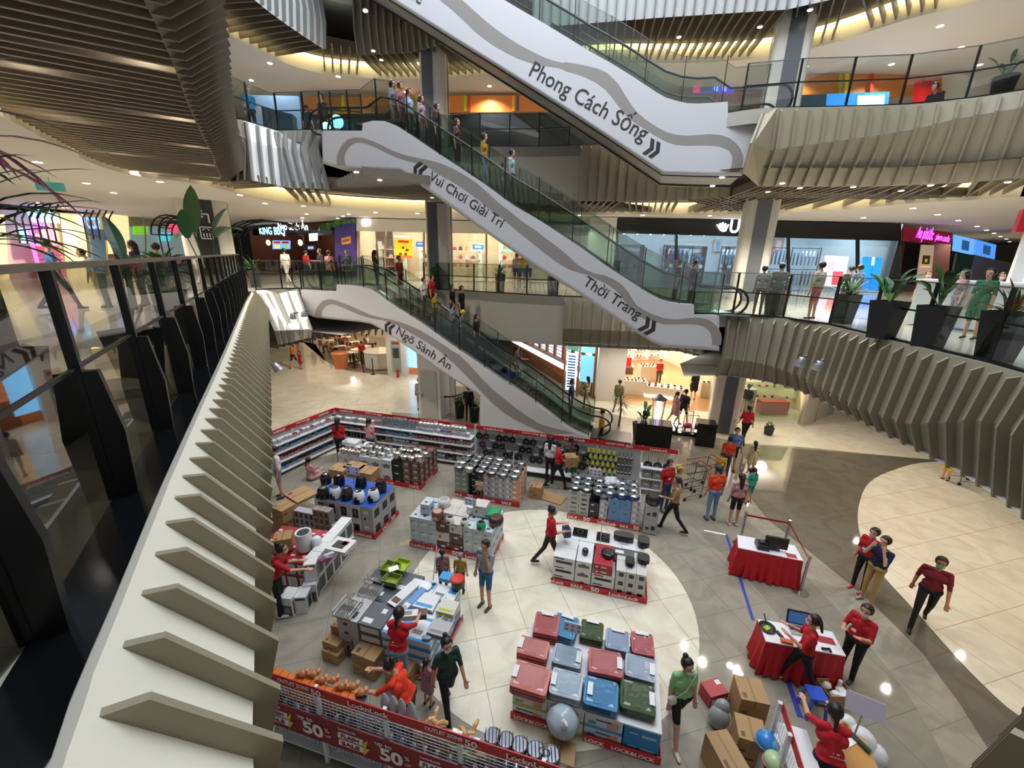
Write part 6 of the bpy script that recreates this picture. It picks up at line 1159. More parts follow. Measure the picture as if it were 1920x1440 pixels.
def basket(px, z, w, d, h, m, label, rz=SA):
    p = at(px[0], px[1], z); b = MB(); q = [(-w/2, -d/2), (w/2, -d/2), (w/2, d/2), (-w/2, d/2)]
    b.box((0, 0, .01), (w*.9, d*.9, .02))
    for (x0, y0), (x1, y1) in zip(q, q[1:]+q[:1]): b.extr([V(x0*.88, y0*.88, 0), V(x1*.88, y1*.88, 0), V(x1, y1, h), V(x0, y0, h)], V(-(y1-y0), (x1-x0), 0).normalized()*.012)
    o = b.obj('plastic_basket', m); o.location = p; o.rotation_euler = (0, 0, rz); tag(o, label, 'basket')
basket((733, 1070), .68, .34, .3, .12, limed, 'olive plastic basket with white papers on the household island'); basket((752, 1065), .68, .32, .34, .10, limeg, 'bright lime plastic basket at the back of the household island'); basket((735, 1092), .68, .34, .26, .12, limed, 'dark lime basket in front of the bright lime one')
b = MB(); b.box(at(738, 1066, .82), (.2, .14, .01), .5); tag(b.obj('papers', wht), 'white leaflets in the olive basket', 'paper')
b = MB(); b.box(at(837, 1082, .88), (.24, .2, .08), SA); tag(b.obj('blue_tray', skyb), 'bright blue box next to the red mop bucket', 'box')
p = at(858, 1100, .82); b = MB(); b.lathe([(.09, 0), (.12, .02), (.13, .16), (.125, .18), (.1, .18)], p, 20, 0); o = b.obj('mop_bucket', c_('bucket_black', '#1c1c20', .3), smooth=True); tag(o, 'black bucket with red lid on the household island', 'bucket'); b = MB(); b.lathe([(.13, .18), (.135, .2), (.12, .215), (.01, .22)], p, 20); q = b.obj('red_lid', c_('lid_red', '#d6302a', .3), smooth=True); q.parent = o
p = at(797, 1100, .82); b = MB(); b.lathe([(.12, 0), (.13, .02), (.11, .03), (.10, .025), (.04, .03), (.01, .03)], p, 24); tag(b.obj('mop_disc', c_('white_plastic', '#e4e6e8', .3), smooth=True), 'round white mop disc lying on the blue boxes', 'mop head')
for k, (a, c, nm) in enumerate((((812, 1090), (824, 1012), 'white mop handle standing up over the household island'), ((800, 1195), (836, 1120), 'grey spin mop handle lying towards the front'), ((815, 1175), (862, 1118), 'silver steam mop handle lying across the mop boxes'))):
    p0 = at(*a, .84); p1 = at(*c, .86) if k else p0+V(.08, .1, .75); b = MB(); b.tube([p0, p0.lerp(p1, .3), p1], [.014, .012, .012], 7); b.ball(p0, (.09, .05, .03), 10); tag(b.obj('mop', c_('mop%d' % k, ['#d8dade', '#8a9aa0', '#b8babe'][k], .3), smooth=True), nm, 'mop')
for k, (x, y, w, d, h, rz, m, lb) in enumerate(((757, 1118, .2, .62, .07, -.55, 'long white and brown box slanting on the slate boxes'.split('|')[0], 0), (775, 1128, .14, .6, .07, -.5, 'long narrow blue striped box slanting across the island', 0), (800, 1130, .42, .36, .05, SA, 'flat white and blue mop box on the front middle', 0), (840, 1145, .34, .3, .1, SA, 'low cream box near the right side of the household island', 0), (825, 1185, .36, .3, .1, SA, 'silver box at the front right corner of the household island', 0))):
    me = bmesh_box('ld%d' % k, w, d, h, [wbox, c_('box_bluestripe', '#5f8ec8'), wbox, c_('box_cream5', '#c9c5b8'), c_('box_silver5', '#a9a9aa')][k], [('T', .1, .1, .9, .3, 1), ('F', .1, .2, .9, .8, 1)], [[brownb, wbox, skyb, lime, inkg][k]]); put(me, 'long_box', at(x, y, .81), rz, m, 'box')
for x, y, w, d, h, z, lb in ((632, 1240, .36, .32, .22, 0, 'lower brown carton at the left front of the household island'), (630, 1218, .34, .28, .14, .22, 'middle brown carton at the left front of the household island'), (640, 1192, .26, .22, .16, .37, 'topmost brown carton at the left front of the household island'), (698, 1262, .46, .42, .22, 0, 'lower large carton in front of the household island'), (697, 1240, .48, .44, .2, .225, 'upper large carton in front of the household island'), (757, 1284, .4, .46, .34, 0, 'large carton behind the staff member reaching over')): carton('cardboard_box', at(x, y-12, z), w, d, h, -.35, lb)
for k, x in enumerate((662, 676)): put(bmesh_box('tallb', .12, .2, .42, c_('box_tall', '#8a8288'), [('F', .15, .1, .85, .75, 1), ('F', .1, .8, .9, .95, 2)], [ink, redb]), 'tall_box', at(x, 1225-k*6, 0), -.2, ['tall slim appliance box left of its pair by the cartons', 'tall slim appliance box right of its pair by the cartons'][k], 'box')
# ---------------------------------------------------------------- shelving runs
def shelf_run(P0, P1, label, bays, zs=(.14, .48, .80, 1.08), h=1.47, depth=.38, back='solid', face=1, banner=True, words=None):
    P0 = V(P0[0], P0[1], 0); P1 = V(P1[0], P1[1], 0); u = (P1-P0).normalized(); n = V(u.y, -u.x, 0)*face; L = (P1-P0).length; ang = math.atan2(u.y, u.x)
    R = E('shelving_unit', P0, label, 'shelving'); b = MB()
    if back == 'solid': b.extr([P0+V(0, 0, .05), P1+V(0, 0, .05), P1+V(0, 0, h-.12), P0+V(0, 0, h-.12)], n*-.02); b.obj('back_panel', c_('shelf_back', '#b9b6b2', .5), R)
    else:
        x = 0
        while x < L: b.beam(P0+u*x+V(0, 0, .3), P0+u*x+V(0, 0, h-.1), .0035, .0035); x += .06
        z = .35
        while z < h-.1: b.beam(P0+V(0, 0, z), P1+V(0, 0, z), .0035, .0035); z += .06
        b.obj('wire_grid', c_('wire_white', '#d8d8da', .4), R)
    for i in range(bays+1):
        q = MB(); q.beam(P0+u*(L*i/bays)+V(0, 0, 0), P0+u*(L*i/bays)+V(0, 0, h), .05, .05, up=u); q.obj('upright', c_('shelf_white', '#dcdcde', .4), R)
    for z in zs:
        b = MB(); a = P0+V(0, 0, z); b.extr([a, a+u*L, a+u*L+n*depth, a+n*depth], V(0, 0, -.03)); b.obj('shelf_board', M('shelf_white', '#dcdcde'), R)
    if banner:
        for i in range(bays):
            a = P0+u*(L*i/bays)+n*.03+V(0, 0, h-.13); w = L/bays; k = MB(); k.extr([a, a+u*w, a+u*w+V(0, 0, .14), a+V(0, 0, .14)], n*.012); o = k.obj('header_banner', redsign, R); t = MB(); nn = n if face > 0 else n
            ux = u if face > 0 else -u; st = a+n*.014 if face > 0 else a+u*w+n*.014
            if i % 2 == 0: put_text(t, 'LocknLock', st+ux*w*.22+V(0, 0, .035), ux, V(0, 0, 1), h=.075, width=w*.5, bold=.03)
            else: put_text(t, 'OUTLET ZONE', st+ux*w*.18+V(0, 0, .06), ux, V(0, 0, 1), h=.05, width=w*.42, bold=.03); put_text(t, '50', st+ux*w*.63+V(0, 0, .03), ux, V(0, 0, 1), h=.085, width=w*.16, bold=.03)
            t.obj('lettering', wht, R, fix=False)
    return lambda s, d, z: P0+u*s+n*d+V(0, 0, z), ang, L
def jar_mesh(key, r, h, m0, m1):
    if key in PM: return PM[key]
    b = MB(); b.box((0, 0, h*.42), (r*2, r*2, h*.84), 0, 0); b.box((0, 0, h*.92), (r*2.1, r*2.1, h*.14), 0, 1); b.box((0, -r-.002, h*.4), (r*1.2, .004, h*.35), 0, 2); PM[key] = b.mesh('goods_'+key, [m0, m1, inkg]); return PM[key]
gk = [jar_mesh('ja', .055, .16, c_('jar_clear', '#c3cad0', .15), wht), jar_mesh('jb', .05, .13, c_('jar_pink', '#c9a0a4', .4), redb), jar_mesh('jc', .06, .11, c_('jar_blue', '#a8b6c8', .2), skyb), jar_mesh('jd', .055, .17, c_('jar_grey', '#9aa0a4', .3), inkg), jar_mesh('je', .065, .10, c_('jar_cream', '#cbb9a0', .4), c_('jar_lid_brown', '#8a5a40')), jar_mesh('jf', .045, .2, c_('jar_dark', '#3a3a42', .3), ink)]
def stock(F, ang, s0, s1, zs, pick, pitch, grp, lb, d=.2, rows=1, name='food_container'):
    for zi, z in enumerate(zs):
        s = s0
        while s < s1:
            put(pick(zi, s), name, F(s, d+rnd.uniform(-.02, .04), z+.002), ang, lb, 'container', grp); s += pitch*rnd.uniform(.95, 1.15)
Fb, ab, Lb = shelf_run((-6.65, 14.45), (-1.25, 13.04), 'long white shelving run with goods along the back of the sale zone', 5)
for z0 in range(4): stock(Fb, ab, .1, 5.5, [(.14, .48, .80, 1.08)[z0]], lambda zi, s: gk[[4, 5, 1, 0][z0] if s < 1.9 else [3, 0, 2, 3][z0] if s < 3.5 else [0, 4, 1, 0][z0]] if rnd.random() < .85 else rnd.choice(gk), .13, 'goods on the back shelving, %s shelf' % ['lowest', 'second', 'third', 'top'][z0], 'food container on the %s shelf of the back shelving' % ['lowest', 'second', 'third', 'top'][z0])
stock(Fb, ab, 2.2, 5.3, [1.26], lambda zi, s: gk[3] if s < 3.6 else gk[0], .14, 'goods stacked under the back header', 'grey container stacked highest under the red header of the back shelving')
Fw, aw, Lw = shelf_run((-7.85, 12.05), (-6.7, 14.4), 'white shelving wing at the left of the sale zone behind the red header', 3)
for z0 in range(4): stock(Fw, aw, .08, 2.5, [(.14, .48, .80, 1.08)[z0]], lambda zi, s: gk[[2, 1, 2, 0][z0]] if rnd.random() < .7 else gk[[4, 4, 3, 1][z0]], .13, 'goods on the left wing, %s shelf' % ['lowest', 'second', 'third', 'top'][z0], 'food container on the %s shelf of the left shelving wing' % ['lowest', 'second', 'third', 'top'][z0])
Fp, ap, Lp = shelf_run((-1.2, 13.03), (4.1, 11.64), 'peg wall with hanging frying pans behind the pot islands', 4, zs=(.22,))
for i, (c, nm) in enumerate(((('#1c1c1e'), 'black'), ('#3a2a2e', 'plum'), ('#8a8c8e', 'silver'))):
    b = MB(); r = .135; b.lathe([(r*.75, 0), (r, .035), (r*1.03, .035), (r*.97, .03), (r*.74, .006)], n=18); q = Matrix.Rotation(math.pi/2, 3, 'X'); b.v = [tuple(q @ Vector(v)) for v in b.v]; b.beam((0, -.02, r), (0, -.03, r+.16), .022, .014)
    b.cyl((0, -.008, 0), (0, -.012, 0), .032, n=12, mi=1); PM['pan%d' % i] = b.mesh('pan', [M('pan'+c, c, .35, .2), inkg])
for row in range(3):
    for k in range(16):
        s = .15+k*.235+(.1 if row % 2 else 0)
        if s > 3.8: continue
        put(PM['pan%d' % ((k+row) % 3 if k < 5 else (2 if (k+row) % 3 == 0 else 0))], 'frying_pan', Fp(s, .06, 1.12-row*.31), ap, 'frying pan hanging on the %s row of the peg wall' % ['top', 'middle', 'lowest'][row], 'frying pan', 'frying pans, %s row' % ['top', 'middle', 'lowest'][row])
yt = c_('yellow_tag', '#d8dc20', .5)
b = MB(); b.beam((0, 0, .0), (0, 0, .26), .02, .012, 0); b.box((0, 0, -.04), (.07, .02, .09), 0, 0); b.box((0, -.02, .12), (.075, .005, .15), 0, 1); PM['ladle'] = b.mesh('ladle', [blk, yt]); b = MB(); b.beam((0, 0, 0), (0, 0, .2), .02, .012, 0); b.lathe([(.05, -.02), (.055, .0), (.05, .02)], (0, 0, -.02), 10); b.box((0, -.03, .02), (.06, .005, .06), 0, 1); PM['ladle2'] = b.mesh('ladle2', [blk, wbox])
for row in range(4):
    for k in range(6): put(PM['ladle'], 'kitchen_utensil', Fp(3.85+k*.16+(.07 if row % 2 else 0), .06, 1.02-row*.22), ap, 'kitchen utensil with a yellow tag hanging on the peg wall', 'kitchen utensil', 'yellow tagged utensils')
Fq, aq, Lq = shelf_run((4.1, 11.64), (5.1, 11.38), 'end bay of the back shelving with grey drawers boxes', 1, zs=(.2, .55, .9), back='wire')
for row in range(3):
    for k in range(4): put(PM['ladle2'], 'kitchen_utensil', Fp(4.82+k*.12, .06, 1.0-row*.26), ap, 'dark ladle with a white tag hanging at the right of the peg wall', 'kitchen utensil', 'white tagged ladles')
for z in (.2, .55):
    for k in range(3): put(bmesh_box('drw', .28, .3, .28, greyb, [('F', .3, .4, .7, .6, 1)], [wbox]), 'storage_box', Fq(.2+k*.3, .18, z), aq, 'grey storage box in the end bay of the back shelving', 'box', 'grey end bay boxes')
for k in range(3): put(PM['pan%d' % (k % 2)], 'frying_pan', Fq(.2+k*.28, .2, .95), aq, 'frying pan lying in the end bay', 'frying pan', 'pans in the end bay')
put(bmesh_box('ylw', .3, .3, .22, c_('box_yellow', '#c8a040'), [('F', .3, .3, .7, .6, 1)], [ink]), 'storage_box', at(1268, 885, .62), aq, 'mustard yellow box at the right end of the back shelving', 'box')
# near rack in the foreground: seen from behind, wire grid and banners
Fn, an_, Ln = shelf_run((-3.55, 4.30), (1.45, 2.97), 'white wire backed rack with red banners in the foreground', 5, zs=(.12, .42, .72), back='wire', face=-1, banner=False)
R = E('outlet_banner', Fn(0, 0, 1.3), 'long red OUTLET ZONE banner along the top of the foreground rack', 'banner'); a = Fn(0, -.035, 1.33); e = Fn(Ln, -.035, 1.33); u = (e-a).normalized(); b = MB(); b.extr([a, e, e+V(0, 0, .16), a+V(0, 0, .16)], V(u.y, -u.x, 0)*-.012); b.obj('printed_board', redsign, R); t = MB(); t2 = MB()
for k, s in enumerate((.55, 1.65, 2.75, 3.8)):
    o = Fn(s-.1, -.035, 1.37)+V(u.y, -u.x, 0)*.004
    if k % 2 == 0: put_text(t, 'OUTLET ZONE', o+V(0, 0, .03), u, V(0, 0, 1), h=.065, width=.5, bold=.03); put_text(t, '50', o+u*.53-V(0, 0, .01), u, V(0, 0, 1), h=.105, width=.16, bold=.03); put_text(t2, 'SALE UP TO', o+u*.26-V(0, 0, .02), u, V(0, 0, 1), h=.03, width=.24, bold=.02); put_text(t2, '%', o+u*.7, u, V(0, 0, 1), h=.05, width=.06)
    else: put_text(t, 'LocknLock', o+V(0, 0, 0), u, V(0, 0, 1), h=.09, width=.6, bold=.03)
t.obj('lettering', wht, R, fix=False); t2.obj('sale_lettering', orl, R, fix=False)
R = E('flash_sale_banner', Fn(0, 0, .6), 'dark red up to 50 flash sale banner on the back of the foreground rack', 'banner'); a = Fn(-.2, -.05, .48); e = Fn(Ln, -.05, .48); b = MB(); b.extr([a, e, e+V(0, 0, .48), a+V(0, 0, .48)], V(u.y, -u.x, 0)*-.012); b.obj('printed_board', dred, R); t = MB(); t2 = MB(); t3 = MB(); nn = V(u.y, -u.x, 0)*.004
for k in range(4):
    s = .75+k*1.22; o = Fn(s, -.05, .5)+nn; put_text(t, 'up to', o+V(0, 0, .33)-u*.06, u, V(0, 0, 1), h=.08, width=.25, bold=.02); put_text(t, '50', o+V(0, 0, .08), u, V(0, 0, 1), h=.23, width=.34, bold=.04); put_text(t, '%', o+u*.37+V(0, 0, .22), u, V(0, 0, 1), h=.08, width=.07); put_text(t, 'OFF', o+u*.37+V(0, 0, .12), u, V(0, 0, 1), h=.05, width=.09)
    o = Fn(s-.62, -.05, .5)+nn; put_text(t, 'LocknLock', o+V(0, 0, .37), u, V(0, 0, 1), h=.05, width=.28, bold=.02)
    for z, w in ((.22, 'FLASH'), (.08, 'SALE')):
        p = o+V(0, 0, z-.02); t.face([p-u*.03, p+u*.36, p+u*.38+V(0, 0, .12), p-u*.01+V(0, 0, .12)]); put_text(t3, w, p+u*.03+V(0, 0, .025)+nn*.6, u, V(0, 0, 1), h=.075, width=.28, bold=.03)
    q = o+u*.36+nn; t2.face([q+V(0, 0, .02), q+u*.12+V(0, 0, .19), q+u*.05+V(0, 0, .18), q+u*.1+V(0, 0, .36), q-u*.03+V(0, 0, .2), q+u*.03+V(0, 0, .2)])
t.obj('lettering', wht, R, fix=False); t2.obj('lightning_mark', yel, R, fix=False); t3.obj('dark_lettering', dred, R, fix=False)
gold = jar_mesh('jg', .055, .12, c_('pack_gold', '#c9a878', .3), c_('pack_top', '#d8742a', .4)); gw = jar_mesh('jw', .055, .12, c_('pack_white', '#cfd3d8', .3), ink); gl_ = jar_mesh('jl', .06, .14, c_('pack_lime', '#b0c848', .4), wht)
for z0, z in enumerate((.12, .42, .72, .86, 1.0, 1.13)):
    nmz = ['lowest', 'second', 'third', 'fourth', 'fifth', 'topmost'][z0]
    s = .1
    while s < 4.9:
        me = (gold if s < 1.55 else gw if s < 2.4 else (gl_ if 2.9 < s < 3.3 else gk[4]) if s < 3.6 else gk[5]) if z0 > 2 else rnd.choice([gw, gk[0], gk[2]])
        if not (z0 == 5 and s > 1.6): put(me, 'packaged_good', Fn(s, .14+rnd.uniform(-.02, .03), z), an_, 'packaged household good in the %s layer of the foreground rack' % nmz, 'container', 'goods of the foreground rack, %s layer' % nmz)
        s += .125 if z0 > 2 else .17
orb = c_('orange_pack', '#b5764a', .3, bump=.4)
for k in range(7):
    p = Fn(.62+k*.16, .2+.04*(k % 2), 1.25); b = MB(); b.ball(V(0, 0, .04), (.075, .05, .05), 10); b.ball(V(.05, .03, .06), (.045, .05, .04), 8); b.box((-.05, 0, .05), (.07, .06, .06), .4); o = b.obj('orange_pouch', orb, smooth=True); o.location = p; tag(o, 'orange plastic pouch piled on top of the foreground rack', 'pouch', 'orange pouches on the foreground rack')
for k, s in enumerate((1.95, 2.08, 2.2, 2.34)):
    p = Fn(s, .18, 1.14); b = MB(); b.lathe([(.05, 0), (.06, .02), (.055, .18), (.03, .26), (.01, .3)], n=12); o = b.obj('wrapped_bottle', c_('wrapclear', '#9fa6ab', .1), smooth=True); o.location = p; tag(o, 'grey wrapped bottle standing in the foreground rack', 'bottle', 'wrapped bottles on the foreground rack')
for k in range(8):
    p = Fn(2.55+k*.09, .16+.08*(k % 2), 1.16); b = MB(); b.tube([(0, 0, 0), (.05, .02, .05), (.12, .05, .04)], [.025, .03, .02], 7); o = b.obj('wooden_utensil', c_('spatula_tan', '#d2a26a', .5), smooth=True); o.location = p; o.rotation_euler = (0, 0, k); tag(o, 'tan kitchen utensil in a heap on the foreground rack', 'utensil', 'tan utensils on the foreground rack')
for k, (s, nm) in enumerate(((3.45, 'first'), (3.62, 'second'), (3.8, 'third'), (4.0, 'fourth'), (4.2, 'fifth'))):
    p = Fn(s, .22, 1.12); b = MB(); b.lathe([(.06, 0), (.10, .04), (.11, .09), (.1, .12)], n=14); b.tube([(.1*math.cos(a), .1*math.sin(a), .12) for a in [q*.524 for q in range(12)]], .008, 5, closed=True)
    for q in range(5): b.tube([(-.09+q*.045, -.08, .13), (-.09+q*.045, 0, .17), (-.09+q*.045, .08, .13)], .005, 4)
    o = b.obj('wire_basket', c_('chrome_dark', '#6a6c72', .2, metal=.8)); o.location = p; tag(o, 'dark wire basket on the foreground rack, %s from the left' % nm, 'basket')
p = at(1020, 1425, 1.1); R = E('lunch_bag', p, 'pink and black bow lunch bag beside the foreground rack', 'bag'); b = MB(); b.box(p, (.26, .14, .2), SA); b.obj('bag_body', c_('bag_pink', '#d79ab8', .5), R); b = MB()
for z in (-.09, 0, .09): b.box(p+V(0, 0, z), (.27, .15, .03), SA)
b.obj('bag_trim', c_('bag_dark', '#3a2a34'), R); b = MB(); b.tube([p+SU*-.08+V(0, 0, .1), p+SU*-.05+V(0, 0, .2), p+SU*.05+V(0, 0, .2), p+SU*.08+V(0, 0, .1)], .008, 6); b.obj('bag_handle', rubber, R)
# ================================================================ tables, cluster, queue posts
drape = c_('drape_red', '#c01020', .6)
planter_m0 = c_('planter_black', '#202225', .5)
def drape_table(TL, TR, BR, BL, label, h=.75):
    R = E('promotion_table', V(*((TL+TR+BR+BL)/4)[:2], 0), label, 'table'); P = [TL, TR, BR, BL]; P = [V(p.x, p.y, 0) for p in P]
    c = sum(P, V(0, 0, 0))/4; b = MB(); b.extr([V(p.x, p.y, h) for p in P], (0, 0, .02)); b.obj('table_top', c_('cloth_white', '#e4e2e6', .5), R)
    ring = []
    for i in range(4):
        a, e = P[i], P[(i+1) % 4]; n = max(4, int((e-a).length/.025))
        for k in range(n): ring.append(a.lerp(e, k/n))
    b = MB(); N = len(ring); Z = [(h, 0), (h*.7, .012), (h*.35, .03), (.03, .045)]
    for z, am in Z:
        for k, p in enumerate(ring):
            d = (p-c).normalized(); b.v.append(tuple(p+d*(am*(1+math.sin(k*1.05)+.5*math.sin(k*.37)))+V(0, 0, z)))
    for q in range(3):
        for k in range(N): b.f.append((q*N+k, (q+1)*N+k, (q+1)*N+(k+1) % N, q*N+(k+1) % N)); b.m.append(0)
    b.obj('pleated_skirt', drape, R, smooth=True)
T1 = [at(1382, 1004, .75), at(1490, 1024, .75), at(1506, 1053, .75), at(1384, 1028, .75)]
drape_table(*T1, 'red draped promotion table with a black monitor behind the queue belt')
T2 = [at(1420, 1162, .75), at(1560, 1186, .75), at(1586, 1232, .75), at(1436, 1204, .75)]
drape_table(*T2, 'red draped cashier table with an open laptop and a frying pan')
def onto(px, z): return at(px[0], px[1], z)
p = onto((1445, 1030), .77); R = E('monitor', p, 'black desktop monitor on the red table behind the queue belt', 'monitor'); b = MB(); b.box(p+V(.08, -.02, .2), (.46, .05, .28), SA); b.obj('screen', blk, R); b = MB(); b.box(p+V(.08, .02, .02), (.2, .16, .03), SA); b.box(p+V(.08, .02, .07), (.05, .04, .1), SA); b.obj('stand', blk, R)
p = onto((1428, 1026), .77); b = MB(); b.box(p+V(0, 0, .06), (.24, .26, .12), SA); b.box(p+V(.02, -.02, .15), (.2, .12, .05), SA); tag(b.obj('receipt_printer', c_('printer_dark', '#2e2f32', .4)), 'dark receipt printer beside the black monitor', 'printer')
p = onto((1484, 1042), .772); b = MB(); b.box(p, (.2, .14, .004), SA); tag(b.obj('red_leaflet', redb), 'red and white leaflet at the right end of the first red table', 'paper')
p = onto((1497, 1178), .77); R = E('laptop', p, 'open silver laptop with a blue screen on the red cashier table', 'laptop'); b = MB(); b.box(p+V(0, -.05, .015), (.36, .25, .02), SA); b.obj('keyboard_base', c_('silver_lap', '#b8b8ba', .3, metal=.6), R); b = MB(); b.box(p+V(.03, .1, .14), (.36, .02, .25), SA, mat=Matrix.Rotation(SA, 3, 'Z') @ Matrix.Rotation(-.25, 3, 'X')); b.obj('screen_shell', blk, R); b = MB(); b.box(p+V(.027, .086, .14), (.31, .005, .2), mat=Matrix.Rotation(SA, 3, 'Z') @ Matrix.Rotation(-.25, 3, 'X')); b.obj('screen', c_('lap_screen', '#2d4f7c', .3, emit=.6), R)
b = MB(); b.box(p+V(-.02, -.03, .028), (.3, .1, .004), SA); b.obj('keys', blk, R)
p = onto((1438, 1178), .77); R = E('frying_pan', p, 'dark frying pan with paper notes on the red cashier table', 'frying pan'); b = MB(); b.lathe([(.10, 0), (.13, .035), (.135, .035), (.125, .03), (.098, .006)], p, 20); b.tube([p+V(.05, .12, .03), p+V(.09, .26, .06)], .012, 6); b.obj('pan_body', blk, R); b = MB(); b.box(p+V(0, 0, .012), (.12, .08, .008), .4); b.obj('notes', limeg, R)
p = onto((1461, 1189), .775); b = MB(); b.box(p, (.07, .14, .01), .2); tag(b.obj('phone', blk), 'smartphone lying between the pan and the laptop', 'phone'); p = onto((1475, 1203), .79); b = MB(); b.box(p, (.18, .08, .05), -.3); tag(b.obj('orange_pouch', c_('pouch_orange', '#d85a20', .5)), 'orange pouch at the front edge of the cashier table', 'pouch')
p = onto((1548, 1200), .775); b = MB(); b.box(p, (.26, .14, .004), SA); tag(b.obj('red_leaflet', redb), 'red leaflet behind the staff on the cashier table', 'paper'); p = onto((1540, 1215), .79); b = MB(); b.tube([p, p+V(.05, -.03, .02), p+V(.12, -.02, .01), p+V(.1, -.08, .01)], .02, 6); tag(b.obj('cable_bundle', blk), 'black cable bundle and tape on the cashier table', 'cable')
def stanchion(base, label):
    R = E('queue_post', base, label, 'queue post'); b = MB(); b.lathe([(.16, 0), (.16, .015), (.05, .035), (.03, .04)], base, 20); b.obj('foot', steel, R); b = MB(); b.cyl(base+V(0, 0, .03), base+V(0, 0, .9), .03, n=12); b.cyl(base+V(0, 0, .9), base+V(0, 0, .96), .038, n=12); b.obj('post', steel, R); return base+V(0, 0, .9)
s1 = stanchion(at(1500, 1110, 0), 'steel queue post at the near right corner of the first red table'); s2 = stanchion(at(1402, 1035, 0)+V(-.05, .3, 0), 'steel queue post behind the left end of the first red table'); s3 = stanchion(at(1478, 1050, 0)+V(0, .25, 0), 'steel queue post behind the right end of the first red table')
beltm = c_('belt_red', '#b0141c', .5)
for a, e, lb in ((s2, s3, 'red queue belt stretched behind the first red table'), (s3, s1, 'red queue belt along the right side of the first red table')): b = MB(); b.extr([a-V(0, 0, .05), e-V(0, 0, .05), e, a], V(.003, .003, 0)); tag(b.obj('queue_belt', beltm), lb, 'belt')
# blue floor tape
tp = c_('tape_blue', '#2f3f9c', .5); 
def tape(P, w, label, m=tp):
    b = MB(); P = [V(*at(x, y, 0)[:2], .008) for x, y in P]; 
    for a, e in zip(P, P[1:]): b.beam(a, e, w, .002)
    tag(b.obj('floor_tape', m), label, 'tape')
tape([(1362, 1003), (1412, 1163)], .06, 'blue and white tape line on the floor between the two red tables'); tape([(1395, 1310), (1398, 1400)] if False else [(1475, 1270), (1500, 1345)], .08, 'solid blue tape line on the floor beside the cashier table'); tape([(1320, 995), (1361, 1003)], .06, 'white tape piece on the floor behind the first red table', wht)
# bottom right cluster
carton('cardboard_box', at(1395, 1345, 0), .40, .40, .62, -.2, 'tall brown carton at the back of the bottom carton group'); carton('cardboard_box', at(1395, 1415, 0), .38, .36, .55, -.3, 'brown carton in front of the tall one in the bottom carton group'); carton('cardboard_box', at(1352, 1452, 0), .34, .5, .5, .15, 'brown carton at the front left of the bottom carton group')
put(bmesh_box('redl', .34, .26, .26, redb, [('F', .1, .1, .9, .7, 1), ('T', .7, .6, .95, .9, 1)], [wbox]), 'red_box', at(1335, 1310, 0), .25, 'red and white appliance box left of the bottom cartons', 'box')
b = MB(); p = at(1348, 1345, .16); b.ball(p, (.16, .14, .2), 16, m=12); b.ball(p+V(.05, .05, .15), (.12, .1, .14), 12); tag(b.obj('grey_sack', c_('sack_grey', '#8d9296', .35, bump=.5), smooth=True), 'grey plastic sack between the red box and the cartons', 'plastic bag')
def helmet(px, z, body, cheek, label):
    p = at(px[0], px[1], z); R = E('helmet', p, label, 'helmet'); b = MB(); b.ball(p, (.13, .13, .12), 20, m=12); b.obj('shell', M('hel'+body, body, .2), R, smooth=True); b = MB(); b.ball(p+V(.05, -.07, .02), (.08, .075, .075), 14); b.obj('visor', M('hel'+cheek, cheek, .2), R, smooth=True); b = MB(); b.tube([p+V(.13*math.cos(a), .13*math.sin(a), -.03) for a in [k*.524 for k in range(12)]], .012, 6, closed=True); b.obj('rim', M('hel'+cheek, cheek), R)
helmet((1437, 1388), .62, '#3f86d0', '#5fa8e0', 'glossy blue helmet in clear wrap on the white boxes at the bottom'); helmet((1452, 1428), .60, '#b8cf9a', '#e8788a', 'green and pink spotted helmet in clear wrap at the bottom edge')
put(bmesh_box('whb1', .36, .4, .45, wbox, [('F', .1, .2, .4, .8, 1)], [redb]), 'white_box', at(1435, 1440, 0), -.2, 'white box with red print under the helmets', 'box')
Fr, ar_, Lr = shelf_run(tuple(at(1462, 1322, 1.2)[:2]), tuple(at(1500, 1450, 1.2)[:2]), 'white wire rack with a red header near the bottom right', 2, zs=(.1, .5, .9), h=1.25, back='wire', face=-1)
# blue stool
p = at(1520, 1335, 0); R = E('plastic_stool', p, 'blue plastic stool beside the cashier table', 'stool'); b = MB(); b.lathe([(.01, .43), (.17, .43), (.18, .42), (.17, .40)], p, 4, rot=.6); b.obj('seat', c_('stool_blue', '#2f56c8', .35), R)
for k in range(4): a = .6+k*math.pi/2; b = MB(); b.beam(p+V(.2*math.cos(a), .2*math.sin(a), 0), p+V(.14*math.cos(a), .14*math.sin(a), .41), .05, .02); b.obj('leg', M('stool_blue', '#2f56c8'), R)
p = at(1560, 1310, 0); R = E('open_carton', p, 'open brown carton of bottles and wrapping paper beside the stool', 'cardboard box', rz=0); b = MB()
for dx, dy, w, d in ((0, -.15, .42, .01), (0, .15, .42, .01), (-.21, 0, .01, .3), (.21, 0, .01, .3)): b.box(p+V(dx, dy, .13), (w, d, .26), 0)
b.box(p+V(0, 0, .01), (.42, .3, .01)); b.obj('box_walls', kraft, R); b = MB()
for k in range(7): b.ball(p+V(rnd.uniform(-.14, .14), rnd.uniform(-.1, .1), .18), (.08, .06, .06), 8)
b.obj('wrapping_paper', wht, R, smooth=True); b = MB(); b.cyl(p+V(.1, .05, .1), p+V(.1, .05, .34), .03, n=10); b.obj('bottle', wbox, R)
wt = c_('table_oak', '#c08a4c', .4, noise=.12, nscale=6)
